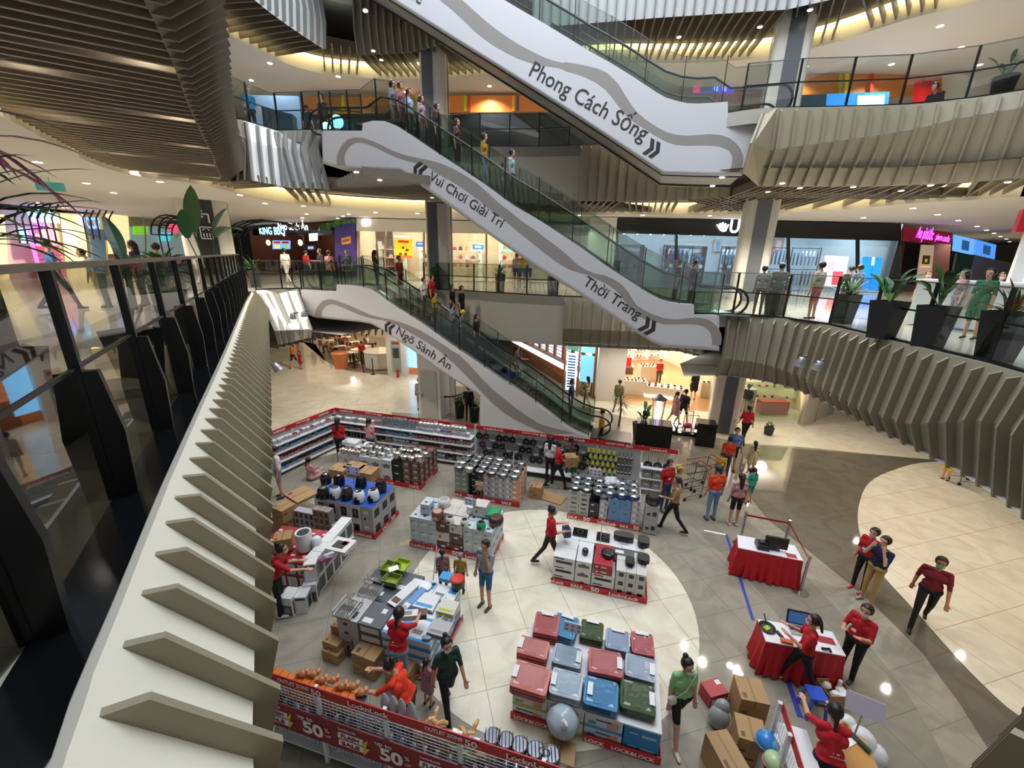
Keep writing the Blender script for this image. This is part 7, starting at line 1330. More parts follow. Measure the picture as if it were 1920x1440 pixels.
q0, q1, q2, q3 = [at(x, y, .8) for x, y in ((1556, 1353), (1622, 1386), (1660, 1470), (1592, 1470))]; R = E('wooden_counter', (q0+q2)/2, 'light wooden counter with tape and paper at the bottom right', 'table'); b = MB(); b.extr([q0, q1, q2, q3], (0, 0, -.04)); b.obj('counter_top', wt, R); b = MB(); b.extr([q.lerp((q0+q2)/2, .08)-V(0, 0, .04) for q in (q0, q1, q2, q3)], (0, 0, -.76)); b.obj('counter_body', c_('counter_maroon', '#5a1c1e', .5), R)
for (x, y), w, d, h, m, nm, lb in (((1578, 1375), .2, .3, .004, wht, 'paper_sheet', 'white paper sheet on the wooden counter'), ((1605, 1385), .05, .34, .05, c_('tube_dark', '#1f4030', .4), 'tape_dispenser', 'dark green and red long tape dispenser on the wooden counter')): b = MB(); b.box(at(x, y, .805+h/2), (w, d, h), .35); tag(b.obj(nm, m), lb, 'stationery')
p = at(1585, 1362, .83); b = MB(); b.tube([p+V(.05*math.cos(a), .05*math.sin(a), 0) for a in [k*.524 for k in range(12)]], .022, 6, closed=True); tag(b.obj('tape_roll', c_('tape_tan', '#b98a50', .3)), 'roll of tan packing tape on the wooden counter', 'tape')
p = at(1622, 1325, 1.0); b = MB(); b.box(p, (.44, .02, .26), -.45, mat=Matrix.Rotation(-.5, 3, 'Z') @ Matrix.Rotation(-.5, 3, 'X')); b.cyl(V(p.x, p.y, 0), p, .012, n=6, mi=1); tag(b.obj('notice_board', [c_('board_lilac', '#bdb4c4', .4), steel]), 'blank lilac notice board on a thin pole above the white bags', 'sign')
b = MB(); p = at(1610, 1400, .12); [b.ball(p+V(dx, dy, dz), r, 14, m=10) for dx, dy, dz, r in ((0, 0, .1, (.2, .2, .22)), (.1, -.12, .05, (.18, .16, .16)), (-.08, .2, .12, (.16, .14, .2)))]; tag(b.obj('white_sacks', c_('sack_white', '#d6d6d8', .3, bump=.5), smooth=True), 'white plastic sack heap beside the wooden counter', 'plastic bag')
# far queue and carts near the escalator foot
mesh_d = c_('cart_metal', '#5c5f62', .3, metal=.8)
def cart(p, rz, label):
    R = E('shopping_cart', p, label, 'shopping cart', rz=rz)
    b = MB()
    for z, s in ((.45, .85), (.95, 1)): b.tube([(-.25*s, -.4*s, z), (.25*s, -.4*s, z), (.25*s, .4*s, z), (-.25*s, .4*s, z)], .012, 6, closed=True)
    for k in range(11): t = -1+k*.2; b.tube([(-.25, .4*t, .95), (-.21, .34*t, .45), (.21, .34*t, .45), (.25, .4*t, .95)], .004, 4)
    o = b.obj('basket', mesh_d); o.parent = R; b = MB(); b.tube([(-.25, .4, .95), (-.25, .52, 1.02), (.25, .52, 1.02), (.25, .4, .95)], .015, 6); o = b.obj('handle', redm); o.parent = R
    for x in (-.2, .2):
        b = MB(); b.tube([(x, .38, .95), (x, .3, .15), (x, -.35, .12), (x, -.35, .08)], .012, 6); o = b.obj('side_frame', mesh_d); o.parent = R
        for y in (-.33, .3): b = MB(); b.cyl((x-.015, y, .055), (x+.015, y, .055), .055, n=12); o = b.obj('wheel', rubber); o.parent = R
cart(at(1290, 930, 0), -1.2, 'empty shopping cart right of the end shelf, nearer the escalator'); cart(at(1310, 915, 0), -1.3, 'shopping cart behind the first one beside the end shelf'); cart(at(1805, 905, 0), 1.5, 'shopping cart pushed by the child in yellow under the right fins')
for (x, y), w, d, h, lb in (((1222, 833), 1.3, .7, .95, 'black glossy low cabinet beside the foot of the escalator'), ((1318, 832), .7, .6, .95, 'small black cabinet next to the granite column'), ((1265, 808), 1.6, .9, .12, 'low dark platform of the toy car ride')): p = at(x, y, 0); b = MB(); b.box(p+V(0, 0, h/2), (w, d, h), SA); tag(b.obj('low_cabinet', blackg), lb, 'cabinet')
p = at(1288, 806, .12); R = E('display_case', p, 'glass display case with a small pink toy car', 'display case'); b = MB()
for dx in (-.3, .3):
    for dy in (-.25, .25): b.beam(p+V(dx, dy, 0), p+V(dx, dy, .75), .03, .03)
for z in (.02, .75): b.tube([p+V(-.3, -.25, z), p+V(.3, -.25, z), p+V(.3, .25, z), p+V(-.3, .25, z)], .015, 4, closed=True)
b.obj('frame', white, R); b = MB(); b.ball(p+V(0, 0, .2), (.2, .12, .12), 12); b.obj('toy_car', c_('toy_pink', '#d83a8a', .3), R, smooth=True)
p = at(1228, 815, .0)+V(0, 0, .6); R = E('street_lantern', p, 'tall dark lantern with a glowing white core by the escalator foot', 'lantern'); b = MB(); b.cyl(V(p.x, p.y, 0), p, .25, .2, 14); b.obj('lantern_base', planter_m0, R); b = MB(); b.lathe([(.30, .98), (.32, 1.0), (.1, 1.12), (.02, 1.2)], p, 16); b.obj('lantern_cap', c_('lantern_grey', '#4a5056', .4), R, smooth=False); b = MB(); b.cyl(p+V(0, 0, .02), p+V(0, 0, .98), .09, n=12); b.obj('light_core', c_('core_glow', '#cfc8ff', .5, emit=4), R)
for k in range(6): a = k*1.047; b = MB(); b.cyl(p+V(.2*math.cos(a), .2*math.sin(a), 0), p+V(.27*math.cos(a), .27*math.sin(a), .98), .012, n=5); b.obj('bar', black, R)
# ================================================================ plants
def leaf(b, base, az, el, L, w, droop, mi=0, n=6, fold=.15):
    d = V(math.cos(az), math.sin(az), 0); s = V(-math.sin(az), math.cos(az), 0); P = []; e = el
    p = Vector(base)
    for k in range(n+1):
        t = k/n; P.append((p.copy(), w*math.sin(math.pi*min(1, .08+t*.92))**.8)); e2 = el-droop*t; p = p+(d*math.cos(e2)+V(0, 0, math.sin(e2)))*(L/n)
    for k in range(n):
        (a, wa), (c, wc) = P[k], P[k+1]
        b.face([a-s*wa/2+V(0, 0, wa*fold), a, c, c-s*wc/2+V(0, 0, wc*fold)], mi); b.face([a, a+s*wa/2+V(0, 0, wa*fold), c+s*wc/2+V(0, 0, wc*fold), c], mi)
planter_m = c_('planter_black', '#202225', .5)
def plant(p, kind, label, pot=(.24, .17, .75), seed=1, sc=1, square=True, green=None):
    rr = random.Random(seed); R = E('potted_plant', p, label, 'plant'); t, bt, h = pot
    b = MB()
    if h: b.lathe([(bt*1.3, 0), (t*1.3, h), (t*1.2, h), (t*1.15, h-.06)], p, 4 if square else 18, rot=math.pi/4+.3); b.obj('planter', planter_m, R)
    c = p+V(0, 0, h-.04); b = MB(); m = gm if not green else green
    if kind == 'spiky':
        for k in range(38): leaf(b, c+V(rr.uniform(-.05, .05), rr.uniform(-.05, .05), 0), rr.uniform(0, 6.28), rr.uniform(.4, 1.4), sc*rr.uniform(.45, .75), .05*sc, rr.uniform(.3, 1.2), rr.randrange(3))
    elif kind == 'bird':
        for k in range(13):
            az = rr.uniform(0, 6.28); L = sc*rr.uniform(.35, .8); el = rr.uniform(.9, 1.45); q = c+V(math.cos(az)*math.cos(el), math.sin(az)*math.cos(el), math.sin(el))*L*.7; b.tube([c, q], .012, 5, 3); leaf(b, q, az, el, L*.75, .16*sc, rr.uniform(.5, 1.3), rr.randrange(3), fold=.25)
    elif kind == 'bush':
        for k in range(90): a = rr.uniform(0, 6.28); q = c+V(math.cos(a)*rr.uniform(0, .2*sc), math.sin(a)*rr.uniform(0, .2*sc), rr.uniform(0, .35*sc)); leaf(b, q, a, rr.uniform(-.2, 1.3), sc*rr.uniform(.12, .25), .07*sc, .8, rr.randrange(4), 3)
    elif kind == 'palm':
        tr = MB(); tr.tube([p, p+V(.03, 0, 1.0*sc), p+V(0, .02, 1.5*sc)], [.05, .04, .035], 8); tr.obj('stem', c_('trunk', '#5a4632', .8), R, smooth=True); c = p+V(0, .02, 1.5*sc)
        for k in range(46): leaf(b, c+V(0, 0, rr.uniform(-.25, .1)), rr.uniform(0, 6.28), rr.uniform(-.3, 1.2), sc*rr.uniform(.5, .85), .045*sc, rr.uniform(.6, 1.4), rr.randrange(3))
    b.obj('foliage', m, R, fix=False); return R
PL = [((1578, 606), L1, 'spiky', 'leafy plant in a black planter behind the curved rail, first from the column', (.22, .16, .72), 1), ((1650, 634), L1, 'bird', 'plant with upright leaves in a black planter in front of the information desk', (.25, .18, .75), .75), ((1737, 650), L1, 'bird', 'broad leaved plant in a black planter near the information pillar', (.24, .18, .75), .8),
 ((1862, 676), L1, 'spiky', 'green and orange croton plant in the black planter nearest the right edge', (.26, .18, .78), .9), ((1450, 590), L1, 'bush', 'dark bushy plant in a black planter beside the granite column', (.24, .18, .7), 1.1), ((484, 540), L1, 'spiky', 'yellow green spiky plant in a black planter at the left rail corner', (.22, .17, .72), 1), ((937, 549), L1, 'spiky', 'spiky plant in a tall black planter in front of the toy display', (.2, .15, .75), .9), ((1037, 553), L1, 'bush', 'low dark plant in a black planter under the escalator slope', (.2, .16, .7), .8), ((812, 545), L1, 'bush', 'bushy plant in a dark planter left of the central column', (.2, .15, .6), 1),
 ((862, 783), 0, 'spiky', 'spiky plant in a dark planter right of the central column on the ground floor', (.22, .17, .7), .9), ((889, 790), 0, 'spiky', 'dark plant in a planter against the white escalator wall', (.22, .17, .7), .8), ((1203, 828), 0, 'bird', 'broad leaved plant in a big black planter by the escalator foot', (.34, .26, .8), .95), ((1160, 800), 0, 'palm', 'feathery pale palm near the shoe shop entrance', (.0, .0, 0), .75), ((1094, 765), 0, 'palm', 'feathery palm behind the escalator near the optician', (0, 0, 0), .7),
 ((1440, 815), 0, 'bush', 'small plant beside the granite column', (.15, .12, .35), .6)]
for i, (px, z, k, lb, pot_, sc) in enumerate(PL):
    p = at(px[0], px[1], z)
    if z == L1 and i in (6, 7, 8): p = V(p.x, p.y+.35, z)
    if i == 5: p = V(p.x-.25, p.y+.3, z)
    plant(p, k, lb, pot_, i+3, sc, green=[M('cr0', '#6f7f2a', .5), M('cr1', '#b07a28', .5), M('cr2', '#3f6a28', .5), gm[0]] if i == 3 else None)
plant(at(1872, 178, L2)+V(.35, .3, 0), 'bird', 'broad leaved plant in a round black pot on the upper gallery at the right', (.19, .14, .5), 31, .6, square=False)
# tall plants behind the left balustrade
def tallleaf(label, base, items, mats):
    R = E('potted_plant', base, label, 'plant'); b = MB(); b.lathe([(.22, 0), (.3, .55), (.27, .55), (.25, .5)], base, 4, rot=.6); b.obj('planter', planter_m, R); st = MB(); lf = MB()
    for q, az, el, L, w, dr in items: st.tube([base+V(0, 0, .5), base.lerp(q, .5)+V(0, 0, .1), q], .014, 5); leaf(lf, q, az, el, L, w, dr, rnd.randrange(3), 8, .1)
    st.obj('stem', mats[3], R); lf.obj('foliage', mats, R, fix=False)
def spot(x, y, z, dist):
    r = ray(x, y); r = r/math.hypot(r.x, r.y); return V(r.x*dist, r.y*dist, CAMZ+r.z*dist if z is None else z)
dg = [M('bl0', '#1f4a26', .35), M('bl1', '#2c5a2c', .35), M('bl2', '#24502a', .35), gm[0]]
b0 = spot(395, 478, L1, 13.2); tallleaf('tall plant with large dark paddle leaves in front of the cream column', b0, [(spot(365, 437, None, 13.0), 1.6, 1.45, 1.1, .42, .1), (spot(352, 447, None, 12.8), 2.4, 1.5, .65, .3, -.1), (spot(398, 440, None, 13.4), .3, 1.2, .8, .4, .5), (spot(404, 445, None, 13.2), -.2, .7, .9, .42, 1.2), (spot(364, 440, None, 13), 3.1, .2, .5, .3, .9)], dg)
b0 = spot(230, 560, L1, 6.6); tallleaf('plant with long pointed leaves behind the balustrade, left of the arches', b0, [(spot(233, 489, None, 6.5), 2.6, 1.2, .55, .15, .3), (spot(272, 489, None, 6.9), .6, 1.3, .55, .14, -.3), (spot(240, 492, None, 6.6), 1.5, .5, .3, .12, .5)], dg)
plant(spot(316, 545, L1, 8.6), 'bush', 'round bushy plant with warm light behind the balustrade', (.2, .16, .95), 44, 1.25)
for k, (x, y, d, sc, lb) in enumerate(((10, 640, 4.6, 1.1, 'drooping palm close behind the balustrade at the left edge'), (-25, 600, 6.2, 1.65, 'tall palm with pink lit fronds at the upper left edge'))): plant(spot(x, y, L1, d), 'palm', lb, (.26, .2, .5), 60+k, sc, green=[gm[2], gm[0], M('palm_y', '#5a6a30', .5)] if k == 0 else [M('palm_p', '#8a3a7a', .5), gm[2], M('palm_q', '#a0407a', .5)])
# ================================================================ people
SK = ['#c9967a', '#d6a98e', '#b8805f']
PMAT = lambda h, r=.8: M('cloth'+h, h, r)
def caps(b, a, c, r0, r1, n=10):
    a = Vector(a); c = Vector(c); d = c-a; L = d.length
    if L < 1e-5: return b.ball(a, r0, n)
    d /= L; e = Vector((0, 0, 1)) if abs(d.z) < .9 else Vector((1, 0, 0)); u = d.cross(e).normalized(); v = d.cross(u); i = len(b.v); rows = []
    for k in range(4): ph = -math.pi/2+math.pi/2*(k+.5)/4; rows.append((a+d*(r0*math.sin(ph)), r0*math.cos(ph)))
    for k in range(4): ph = math.pi/2*(k+.5)/4; rows.append((c+d*(r1*math.sin(ph)), r1*math.cos(ph)))
    for p, r in rows:
        for k in range(n): t = 2*math.pi*k/n; b.v.append(tuple(p+u*(r*math.cos(t))+v*(r*math.sin(t))))
    for q in range(7):
        for k in range(n): j = (k+1) % n; b.f.append((i+q*n+k, i+q*n+j, i+(q+1)*n+j, i+(q+1)*n+k)); b.m.append(0)
    b.f.append(tuple(i+n-1-k for k in range(n))); b.m.append(0); b.f.append(tuple(i+7*n+k for k in range(n))); b.m.append(0)
def person(loc, head, label, shirt='#b01820', pants='#17171a', shoes='#2a2a2c', H=1.64, legs='stand', arms=('down', 'down'), sleeve='short', leg='long', hair='short', hc='#15110f', mask=None, skin=0, lean=0, fem=False, tags=None, look=0, group=None, bag=None):
    """head: heading in degrees, 0=+x, 90=away from the camera"""
    s = H/1.70; dist = math.hypot(loc[0], loc[1]); near = dist < 9.5
    Z = Matrix.Rotation(math.radians(head-90), 4, 'Z'); B = []   # bones: a, b, r0, r1, tag
    lz = {'stand': 0, 'walk': -.015, 'sit': -.42, 'floor': -.80, 'crouch': -.35}[legs]
    hipz = .92+lz; RL = Matrix.Rotation(-lean, 3, 'X'); hip = V(0, 0, hipz); up = lambda x, y, z: hip+RL @ V(x, y, z-.92)
    sw = .155 if fem else .175
    for sd in (-1, 1):
        h0 = V(sd*.085, 0, hipz); st = {'stand': 0, 'walk': sd*.26, 'sit': .4, 'floor': .35, 'crouch': .3}[legs]
        if legs in ('stand', 'walk'): kn = V(sd*.095, st*.55+.02, .485); an = V(sd*.10, st-(.12 if st < 0 else 0), .09+(.05 if st < 0 else 0))
        elif legs == 'sit': kn = V(sd*.11, .42, .50); an = V(sd*.11, .38, .09)
        elif legs == 'crouch': kn = V(sd*.14, .36, .42); an = V(sd*.12, .05, .09)
        else: kn = V(sd*.25, .38, .20); an = V(sd*-.02, .42, .08)
        B += [(h0, kn, .088, .058, 'P'), (kn, an, .055 if leg == 'long' else .052, .044 if leg == 'long' else .036, 'P' if leg == 'long' else 'K'), (an+V(0, -.03, -.04), an+V(0, .13, -.055), .04, .032, 'F')]
        S = up(sd*sw, 0, 1.385); a = arms[0 if sd < 0 else 1]
        el, wr = {'down': ((sd*.04, .0, -.28), (sd*.02, .05, -.25)), 'swing': ((sd*.05, -sd*.08, -.27), (sd*.02, -sd*.06+.06, -.24)), 'phone': ((sd*.05, .10, -.26), (-sd*.08, .22, .10)), 'face': ((sd*.05, .14, -.24), (-sd*.10, .0, .27)), 'hold': ((sd*.04, .08, -.27), (-sd*.04, .25, .02)), 'reach': ((sd*.04, .22, -.18), (-sd*.02, .27, -.04)), 'fold': ((sd*.05, .06, -.27), (-sd*.20, .16, .03)), 'hip': ((sd*.16, -.05, -.23), (-sd*.12, .12, -.16))}[a]
        E_ = S+Vector(el); Wd = Vector(wr); W_ = E_+Wd
        B += [(S, E_, .052, .042, 'S' if sleeve != 'none' else 'K'), (E_, W_, .040, .027, 'S' if sleeve == 'long' else 'K')]
        if a in ('down', 'swing'): B += [(S, S.lerp(E_, .6), .056, .055, 'S')] if sleeve == 'short' else []
        elif sleeve == 'short': B += [(S, S.lerp(E_, .55), .056, .052, 'S')]
        hd = Wd.normalized(); sx = V(1, 0, 0) if abs(hd.x) < .8 else V(0, 0, 1); fx = (sx-hd*sx.dot(hd)).normalized(); fn = hd.cross(fx); cu = fn*(.02*sd)
        palm = W_+hd*.05; B += [(W_+hd*.02+fx*.018, palm+fx*.022, .018, .017, 'K'), (W_+hd*.02-fx*.018, palm-fx*.022, .018, .017, 'K')]
        if dist < 14:
            for k, (o, Lf) in enumerate(((-.033, .055), (-.011, .068), (.011, .064), (.033, .048))): q = palm+fx*o+hd*.02; m_ = q+hd*Lf*.55; B += [(q, m_, .0105, .0098, 'K'), (m_, m_+(hd*.75+cu*22*.02).normalized()*Lf*.5, .0098, .0088, 'K')]
            th = W_+hd*.03-fx*.03*1; B += [(th, th+(hd*.6-fx*.8).normalized()*.045, .012, .0105, 'K')]
        else: B += [(palm, palm+hd*.07, .024, .016, 'K')]
    B += [(up(-.07, 0, .95), up(.07, 0, .95), .118 if fem else .112, .118 if fem else .112, 'P' if leg != 'dress' else 'S'), (up(-.055, 0, 1.06), up(.055, 0, 1.06), .104, .104, 'S'), (up(-.09, .005, 1.26), up(.09, .005, 1.26), .108 if not fem else .10, .108 if not fem else .10, 'S'), (up(-sw+.03, 0, 1.385), up(sw-.03, 0, 1.385), .055, .055, 'S'), (up(0, 0, 1.0), up(0, 0, 1.3), .115, .11, 'S'), (up(0, 0, 1.42), up(0, .015, 1.51), .05, .046, 'K')]
    if leg == 'dress': B += [(up(-.06, 0, .98), up(-.10, 0, .62), .12, .12, 'S'), (up(.06, 0, .98), up(.10, 0, .62), .12, .12, 'S')]
    if leg == 'short': pass
    hd_ = up(0, .02, 1.585); hx = Matrix.Rotation(math.radians(look), 3, 'Z')
    if lean > .2: hd_ += V(0, .02, 0)
    B += [(hd_+V(0, 0, .035), hd_+V(0, -.01, .035), .086, .086, 'K'), (hd_+hx @ V(0, .028, -.045), hd_+hx @ V(0, .035, -.055), .058, .052, 'K'), (hd_+hx @ V(0, .085, .0), hd_+hx @ V(0, .097, -.018), .011, .014, 'K'), (hd_+hx @ V(-.084, 0, .0), hd_+hx @ V(-.088, -.005, -.02), .013, .011, 'K'), (hd_+hx @ V(.084, 0, .0), hd_+hx @ V(.088, -.005, -.02), .013, .011, 'K')]
    b = MB()
    for a, c, r0, r1, t in B: caps(b, a, c, r0, r1, 10 if near else 8)
    me = b.mesh('p', []); o = bpy.data.objects.new('p', me); COL.objects.link(o); r = o.modifiers.new('r', 'REMESH'); r.mode = 'VOXEL'; r.voxel_size = .0095 if near else (.014 if dist < 16 else .024)
    sm = o.modifiers.new('s', 'SMOOTH'); sm.iterations = 3 if near else 2; sm.factor = .5
    dg_ = bpy.context.evaluated_depsgraph_get(); m2 = bpy.data.meshes.new_from_object(o.evaluated_get(dg_)); bpy.data.objects.remove(o); bpy.data.meshes.remove(me); m2.name = 'person'
    n = len(m2.polygons); C = np.empty(n*3, np.float32); m2.polygons.foreach_get('center', C); C = C.reshape(n, 3)
    best = np.full(n, 9e9); tg = np.zeros(n, np.int32); TI = {'K': 0, 'S': 1, 'P': 2, 'F': 3}
    for a, c, r0, r1, t in B:
        a = np.array(a); d = np.array(c)-a; L2_ = max(1e-9, float(d@d)); u = np.clip(((C-a)@d)/L2_, 0, 1); D = np.linalg.norm(C-a-u[:, None]*d, axis=1)-(r0+(r1-r0)*u); k = D < best-1e-4; best = np.where(k, D, best); tg = np.where(k, TI[t], tg)
    if leg in ('short', 'skirt'): tg = np.where((tg == 2) & (C[:, 2] < (.56 if leg == 'short' else .62)+lz), 0, tg)
    if leg == 'long' and legs in ('stand', 'walk'): tg = np.where((tg == 2) & (C[:, 2] > 1.02), 1, tg)
    tg = np.where((tg == 2) & (C[:, 2] > 1.0+lz), 1, tg)
    for m in (PMAT(SK[skin], .6), PMAT(shirt), PMAT(pants), PMAT(shoes, .5)): m2.materials.append(m)
    m2.polygons.foreach_set('material_index', tg.astype(np.int32)); m2.polygons.foreach_set('use_smooth', [True]*n)
    P = bpy.data.objects.new('person', m2); COL.objects.link(P); P.location = loc; P.rotation_euler = (0, 0, math.radians(head-90)); P.scale = (s, s, s); tag(P, label, 'person', group)
    def kid(bb, nm, m, sm_=True): k = bb.obj(nm, m, None, smooth=sm_); k.parent = P; return k
    if True:
        hb = MB(); rr = .098; N = 14; i0 = 0; rows = []
        for q in range(9):
            ph = math.pi/2-q*(math.pi*.78)/8
            for k in range(N):
                t = 2*math.pi*k/N; x, y, z = math.cos(ph)*math.cos(t), math.cos(ph)*math.sin(t), math.sin(ph)
                lim = -.05 if y > .35 else (-.25 if abs(x) > .6 and y > -.1 else -9); z2 = z
                if y > .45 and z < .42: x, y, z2 = x*.86, y*.80, .42
                hb.v.append(tuple(hd_+hx @ V(x*rr*.98, y*rr*1.08-.012, z2*rr*1.08+.035)))
        for q in range(8):
            for k in range(N): j = (k+1) % N; hb.f.append((q*N+k, q*N+j, (q+1)*N+j, (q+1)*N+k)); hb.m.append(0)
        if hair == 'long': caps(hb, hd_+hx @ V(0, -.07, .0), hd_+hx @ V(0, -.10, -.28), .075, .05)
        if hair == 'bun': hb.ball(hd_+hx @ V(0, -.07, .13), .045, 10)
        if hair == 'tail': caps(hb, hd_+hx @ V(0, -.10, .03), hd_+hx @ V(0, -.15, -.16), .03, .02)
        if hair == 'cap': hb.ball(hd_+hx @ V(0, .0, .06), (.1, .105, .085), 12); hb.box(hd_+hx @ V(0, .11, .05), (.13, .09, .015))
        if hair == 'helmet': hb.ball(hd_+hx @ V(0, -.01, .04), (.13, .14, .13), 14)
        kid(hb, {'cap': 'cap', 'helmet': 'helmet'}.get(hair, 'hair'), M('hair'+hc, hc, .5))
    if dist < 16:
        eb = MB()
        for sd in (-1, 1): eb.ball(hd_+hx @ V(sd*.032, .078, .022), (.012, .008, .007), 8)
        kid(eb, 'eyes', black)
        if mask: 
            mb = MB(); rows = []
            for q in range(5):
                for k in range(7): t = math.radians(35+k*18.3); ph = math.radians(-2-q*14); mb.v.append(tuple(hd_+hx @ V(math.cos(t)*.083*math.cos(ph*.6), .018+math.sin(t)*.095*math.cos(ph*.7), .0+.086*math.sin(ph)*1.05-.0)))
            for q in range(4):
                for k in range(6): i = q*7+k; mb.f.append((i, i+1, i+8, i+7)); mb.m.append(0)
            kid(mb, 'face_mask', M('mask'+mask, mask, .6))
        else:
            lb_ = MB(); caps(lb_, hd_+hx @ V(-.018, .086, -.05), hd_+hx @ V(.018, .086, -.05), .005, .005, 6); kid(lb_, 'lips', M('lips', '#a05a50', .5))
    if tags == 'staffback':
        t = MB(); put_text(t, 'I', V(-.06, -.128, 1.24), (1, 0, 0), (0, 0, 1), h=.035, bold=.03); hq = [V(-.005+.02*(16*math.sin(a)**3)/16, -.128, 1.256+.02*(13*math.cos(a)-5*math.cos(2*a)-2*math.cos(3*a)-math.cos(4*a))/16) for a in [k*.3307 for k in range(19)]]; t.face(hq); put_text(t, 'LocknLock', V(-.085, -.130, 1.19), (1, 0, 0), (0, 0, 1), h=.026, width=.17, bold=.02); kid(t, 'shirt_print', wht, False)
    if tags == 'badge': t = MB(); t.box((.05, .122, 1.15), (.07, .008, .05)); kid(t, 'name_badge', wht, False)
    if bag: t = MB(); t.tube([up(-.14, .06, 1.42), up(.02, .13, 1.2), up(.15, .08, .98)], .008, 5); t.ball(up(.17, .06, .93), (.09, .05, .10), 12); kid(t, 'shoulder_bag', M('bag'+bag, bag, .6))
    return P
g0 = lambda x, y: at(x, y, 0)
R_ = '#b8141f'
person(g0(529, 932), 215, 'man in a white T-shirt and grey shorts standing at the left wing shelves', '#d8d6d2', '#8d8f92', H=1.66, leg='short', look=20)
person(g0(641, 866), 95, 'staff in red T-shirt with long dark hair facing the corner shelves', R_, hair='long', fem=True); person(g0(698, 866), 70, 'woman in a pink top with a ponytail looking at the back shelves', '#d08f92', '#3a4f70', hair='tail', fem=True, arms=('phone', 'down'))
person(g0(583, 900), 60, 'woman in a pink striped top sitting on the floor by the left wing', '#c98a90', '#c9a8a0', H=1.5, legs='floor', hair='tail', fem=True, arms=('hold', 'hold'))
person(g0(1029, 905), 60, 'woman in a white blouse and black trousers at the pan wall', '#c9cdd0', '#1a1a1e', hair='long', fem=True, mask='#d8dce0'); pc = person(g0(1044, 916), 10, 'staff in red carrying a brown carton past the pan wall', R_, legs='walk', arms=('hold', 'hold'), mask='#d8dce0', hair='bun', fem=True)
carton('cardboard_box', g0(1044, 916)+V(.36, -.05, .88), .36, .34, .32, .1, 'brown carton held by the staff at the pan wall'); person(g0(1075, 905), 120, 'child with a yellow backpack and green shorts at the pan wall', '#d89a20', '#1f6a4a', H=1.12, leg='short'); person(g0(1066, 897), 100, 'woman in a brown top behind the child with the yellow backpack', '#6a5048', '#2a2a2c', fem=True, hair='tail', H=1.5)
person(g0(899, 948), 70, 'toddler in a beige shirt squeezed beside the sage pot boxes', '#a89a88', '#4a4038', H=.95); person(g0(1243, 957), -70, 'staff in red polo with a white mask and badge beside the end bay', R_, '#3a4660', mask='#dfe6ee', tags='badge'); person(g0(1257, 995), 165, 'woman in a tan sweater and black trousers talking to the staff in red', '#a07a50', '#141416', hair='tail', fem=True, arms=('hold', 'down'), bag='#1c1c20', legs='walk', sleeve='long')
person(g0(1331, 975), 95, 'man in a bright orange T-shirt and light jeans seen from behind', '#e0401c', '#6f96b8', '#5a2a20', H=1.70, hc='#1b1b22', legs='stand'); person(g0(1373, 985), 85, 'woman in a pink top and black shorts seen from behind', '#b8858c', '#111114', '#d8c0c0', fem=True, hair='long', leg='short', H=1.60, bag='#2a3a6a')
person(g0(1395, 942), 60, 'child in a white shirt beside the green dressed girl', '#c9c2b4', '#b8a890', H=1.15, leg='short'); person(g0(1402, 944), 100, 'girl in teal green shirt and shorts', '#1f8f78', '#1f8f78', '#8a3a3a', H=1.2, leg='short', hair='tail', fem=True)
person(g0(1357, 893), 70, 'boy in an orange T-shirt near the granite column', '#d8401c', '#2a3a6a', H=1.45); person(g0(1368, 882), 250, 'man in a pale blue T-shirt with black shorts by the granite column', '#5a86c0', '#141418', H=1.62, leg='short', mask='#d0dce8'); person(g0(1405, 890), 80, 'girl in a cream dress walking towards the column', '#d0bf98', '#d0bf98', H=1.25, leg='dress', fem=True, hair='long'); person(g0(1345, 905), 60, 'small child in yellow next to the orange shirted man', '#d0a820', '#2a2a2c', H=1.1)
person(g0(1392, 832), 80, 'woman in a red T-shirt walking away past the plinths', R_, '#17171a', hair='tail', fem=True, legs='walk', arms=('swing', 'swing')); person(g0(1393, 785), 40, 'man in a dark green shirt at the corner shoe shop', '#2a3a34', '#c9bca8', H=1.68)
person(g0(1029, 1062), 5, 'staff in red with a bun holding a purple appliance at the grill island', R_, '#2a1e1e', hair='bun', fem=True, mask='#7fb0d8', arms=('hold', 'hold'), legs='walk')
b = MB(); p = g0(1029, 1062)+V(.36, -.02, 1.0); b.box(p, (.16, .2, .2), .2); b.tube([p+V(-.05, 0, .1), p+V(0, 0, .17), p+V(.05, 0, .1)], .012, 6); tag(b.obj('purple_pot', c_('purple', '#2a2450', .4)), 'purple appliance held by the staff at the grill island', 'appliance')
person(g0(911, 1137), 235, 'man in a grey T-shirt, blue shorts and sandals with a hand at his face', '#8f9298', '#2a6a98', '#4a4238', H=1.64, leg='short', arms=('face', 'down'), look=0)
person(g0(832, 1110), 100, 'dark haired child behind the household island', '#8a6a6a', '#3a3a44', H=1.1, hair='tail', fem=True); person(g0(864, 1112), 80, 'child in a grey cap and mustard top behind the red lid', '#a08038', '#3a3a3a', H=1.02, hair='cap', hc='#7c7482')
person(g0(529, 1152), 15, 'staff in red at the left end reaching for a white box', R_, '#121215', '#d8d8da', H=1.68, arms=('hold', 'reach'), mask='#d8dce0', hair='bun', fem=True, lean=.25)
person(g0(752, 1295), 80, 'staff in red seen from behind with a slogan on the back reaching over cartons', R_, '#7f95b0', '#d8d2c0', H=1.62, arms=('reach', 'reach'), hair='tail', fem=True, tags='staffback', lean=.2)
put(bmesh_box('held', .5, .14, .1, wbox, [('T', .05, .2, .5, .8, 1), ('T', .7, 0, 1, 1, 2), ('F', .7, 0, 1, 1, 2)], [inkg, brownb]), 'long_box', g0(752, 1295)+V(.12, .52, 1.02), .12, 'long grey box in the hands of the staff with the slogan shirt', 'box')
